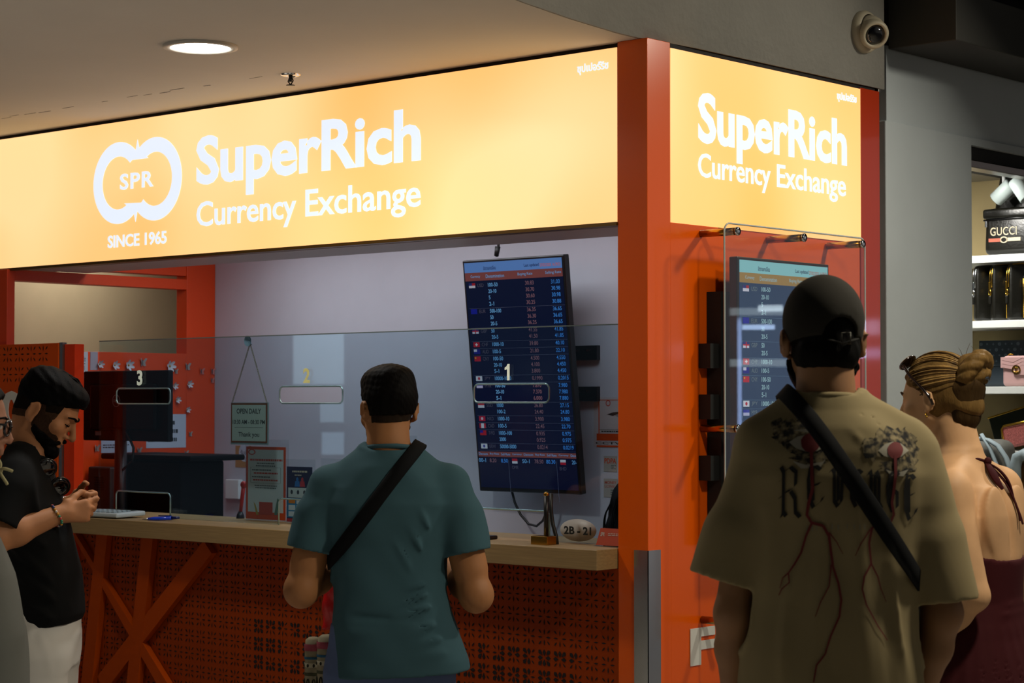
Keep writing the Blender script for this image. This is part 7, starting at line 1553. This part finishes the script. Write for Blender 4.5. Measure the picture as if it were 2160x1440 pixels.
    for q in (-1, 1):
        local_mesh(MB().tube([H.p(q * .034 + .027 * math.cos(a), .112 - .012 * abs(math.cos(a) * q * .5 + .5), .001 + .021 * math.sin(a)) for a in np.linspace(0, 2 * PI, 29)[:-1]], .0038, 6, closed=True), 'rim', gf, g)
        local_mesh(tube_local([H.p(q * .061, .104, .010), H.p(q * .076, .06, .012), H.p(q * .082, .0, .010), H.p(q * .082, -.02, -.004)], .0032, 6), 'temple', gf, g)
    local_mesh(tube_local([H.p(-.007, .110, .004), H.p(0, .116, .007), H.p(.007, .110, .004)], .003, 6), 'bridge', gf, g)
person_edge()
def cashier():
    q = ony(1296, 1075, .55); P = thing('person', 'dark-haired cashier seated behind the glass, almost hidden by the orange corner post', 'person', (q[0] + .04, .60, 0), None, (0, 0, math.radians(15))); bpy.context.view_layer.update()
    skin = skin_mat('skin_fair', '#b98f66'); zc = q[2]
    B = Solid((-.30, -.20, .30), (.30, .50, 1.45), .008); B.add(loft([(.45, 0, 0, .17, .12), (.60, 0, 0, .15, .11), (.78, 0, 0, .16, .11), (.90, 0, 0, .15, .09), (.96, 0, 0, .07, .06)]), .02)
    H = Head((0, .03, zc - .02), rot('x', -18), .95); B.add(cone((0, 0, .92), H.p(0, -.03, -.05), .05, .05), .03); H.face(B, .92, .8); H.ears(B)
    for q_ in (-1, 1):
        s_, e, w = V3(q_ * .17, 0, .88), V3(q_ * .19, .02, .66), V3(q_ * .10, .22, .70)
        w[2] = .86; B.add(cone(s_, e, .045, .038), .02); B.add(cone(e, w, .038, .025), .02); hand(B, w, (-q_ * .3, 1, 0), (0, 0, -1), (-q_, .2, 0), (25, 30, 20), .85)
        B.add(cone((q_ * .09, 0, .48), (q_ * .09, .36, .46), .075, .055), .03); B.add(cone((q_ * .09, .36, .46), (q_ * .09, .34, .32), .05, .045), .02)
    B.build('body', skin, P)
    F = Solid(H.p(0, 0, 0) - .22, H.p(0, 0, 0) + .22, .006); H.skull(F, .014); F.add(H.ell((0, -.040, -.07), (.092, .075, .15)), .03); F.cut(H.p(0, .06, .05), H.R @ V3(0, 1, -.5))
    for q_ in (-1, 1): F.add(H.ell((q_ * .07, .07, -.03), (.04, .05, .07)), .012, 's')
    F.ripple(.003, 90, 90, 30); hm = hair_mat('hair_black', '#060506'); F.build('hair', hm, P); m = MB(); rnd = random.Random(5)
    for k in range(40):
        a = rnd.uniform(0, 2 * PI); p0 = H.p(.075 * math.cos(a), -.02 + .08 * math.sin(a), .06); p1 = H.p(.105 * math.cos(a), -.03 + .10 * math.sin(a), -.02); p2 = H.p(.10 * math.cos(a), -.03 + .09 * math.sin(a), -.12 + rnd.uniform(-.03, .02))
        if math.sin(a) > .6: continue
        m.tube(smooth_path([p0, p1, p2], 5), .0018, 4)
    local_mesh(m, 'loose_strands', hm, P)
    S = Solid((-.30, -.22, .36), (.30, .26, 1.02), .007); S.add(loft([(.40, 0, 0, .19, .14), (.60, 0, 0, .17, .13), (.78, 0, 0, .18, .13), (.90, 0, 0, .165, .105), (.95, 0, 0, .09, .08)]), .01); sl = []
    for q_ in (-1, 1): s_, e = V3(q_ * .17, 0, .87), V3(q_ * .19, .02, .66); sl.append(([cone(s_, e, .06, .06)], s_ + (e - s_) * .6, e - s_))
    fin = garment(S, sl, .012, ((0, 0, .44), (0, 0, -1))); fin(); S.add(cone((0, 0, .94), H.p(0, 0, -.06), .06, .06), .004, 's'); S.build('blouse', cloth('dark_blouse', '#1c1c22'), P)
    F = Solid((-.26, -.2, .26), (.26, .5, .62), .009)
    for q_ in (-1, 1): F.add(cone((q_ * .09, 0, .49), (q_ * .09, .36, .465), .092, .072), .03); F.add(cone((q_ * .09, .36, .465), (q_ * .09, .34, .32), .066, .06), .03)
    F.build('trousers', cloth('black_denim', '#121214'), P)
    c, s = P.location.x, P.location.y; st = thing('stool', 'black stool under the seated cashier behind the counter', 'stool', (c, s, 0))
    MB().cyl((c, s, .34), (c, s, .385), .19).build('seat', black_pl, st); MB().cyl((c, s, .02), (c, s, .34), .03).build('column', chrome, st); MB().cyl((c, s, 0), (c, s, .02), .2).build('foot', black_pl, st)
cashier()
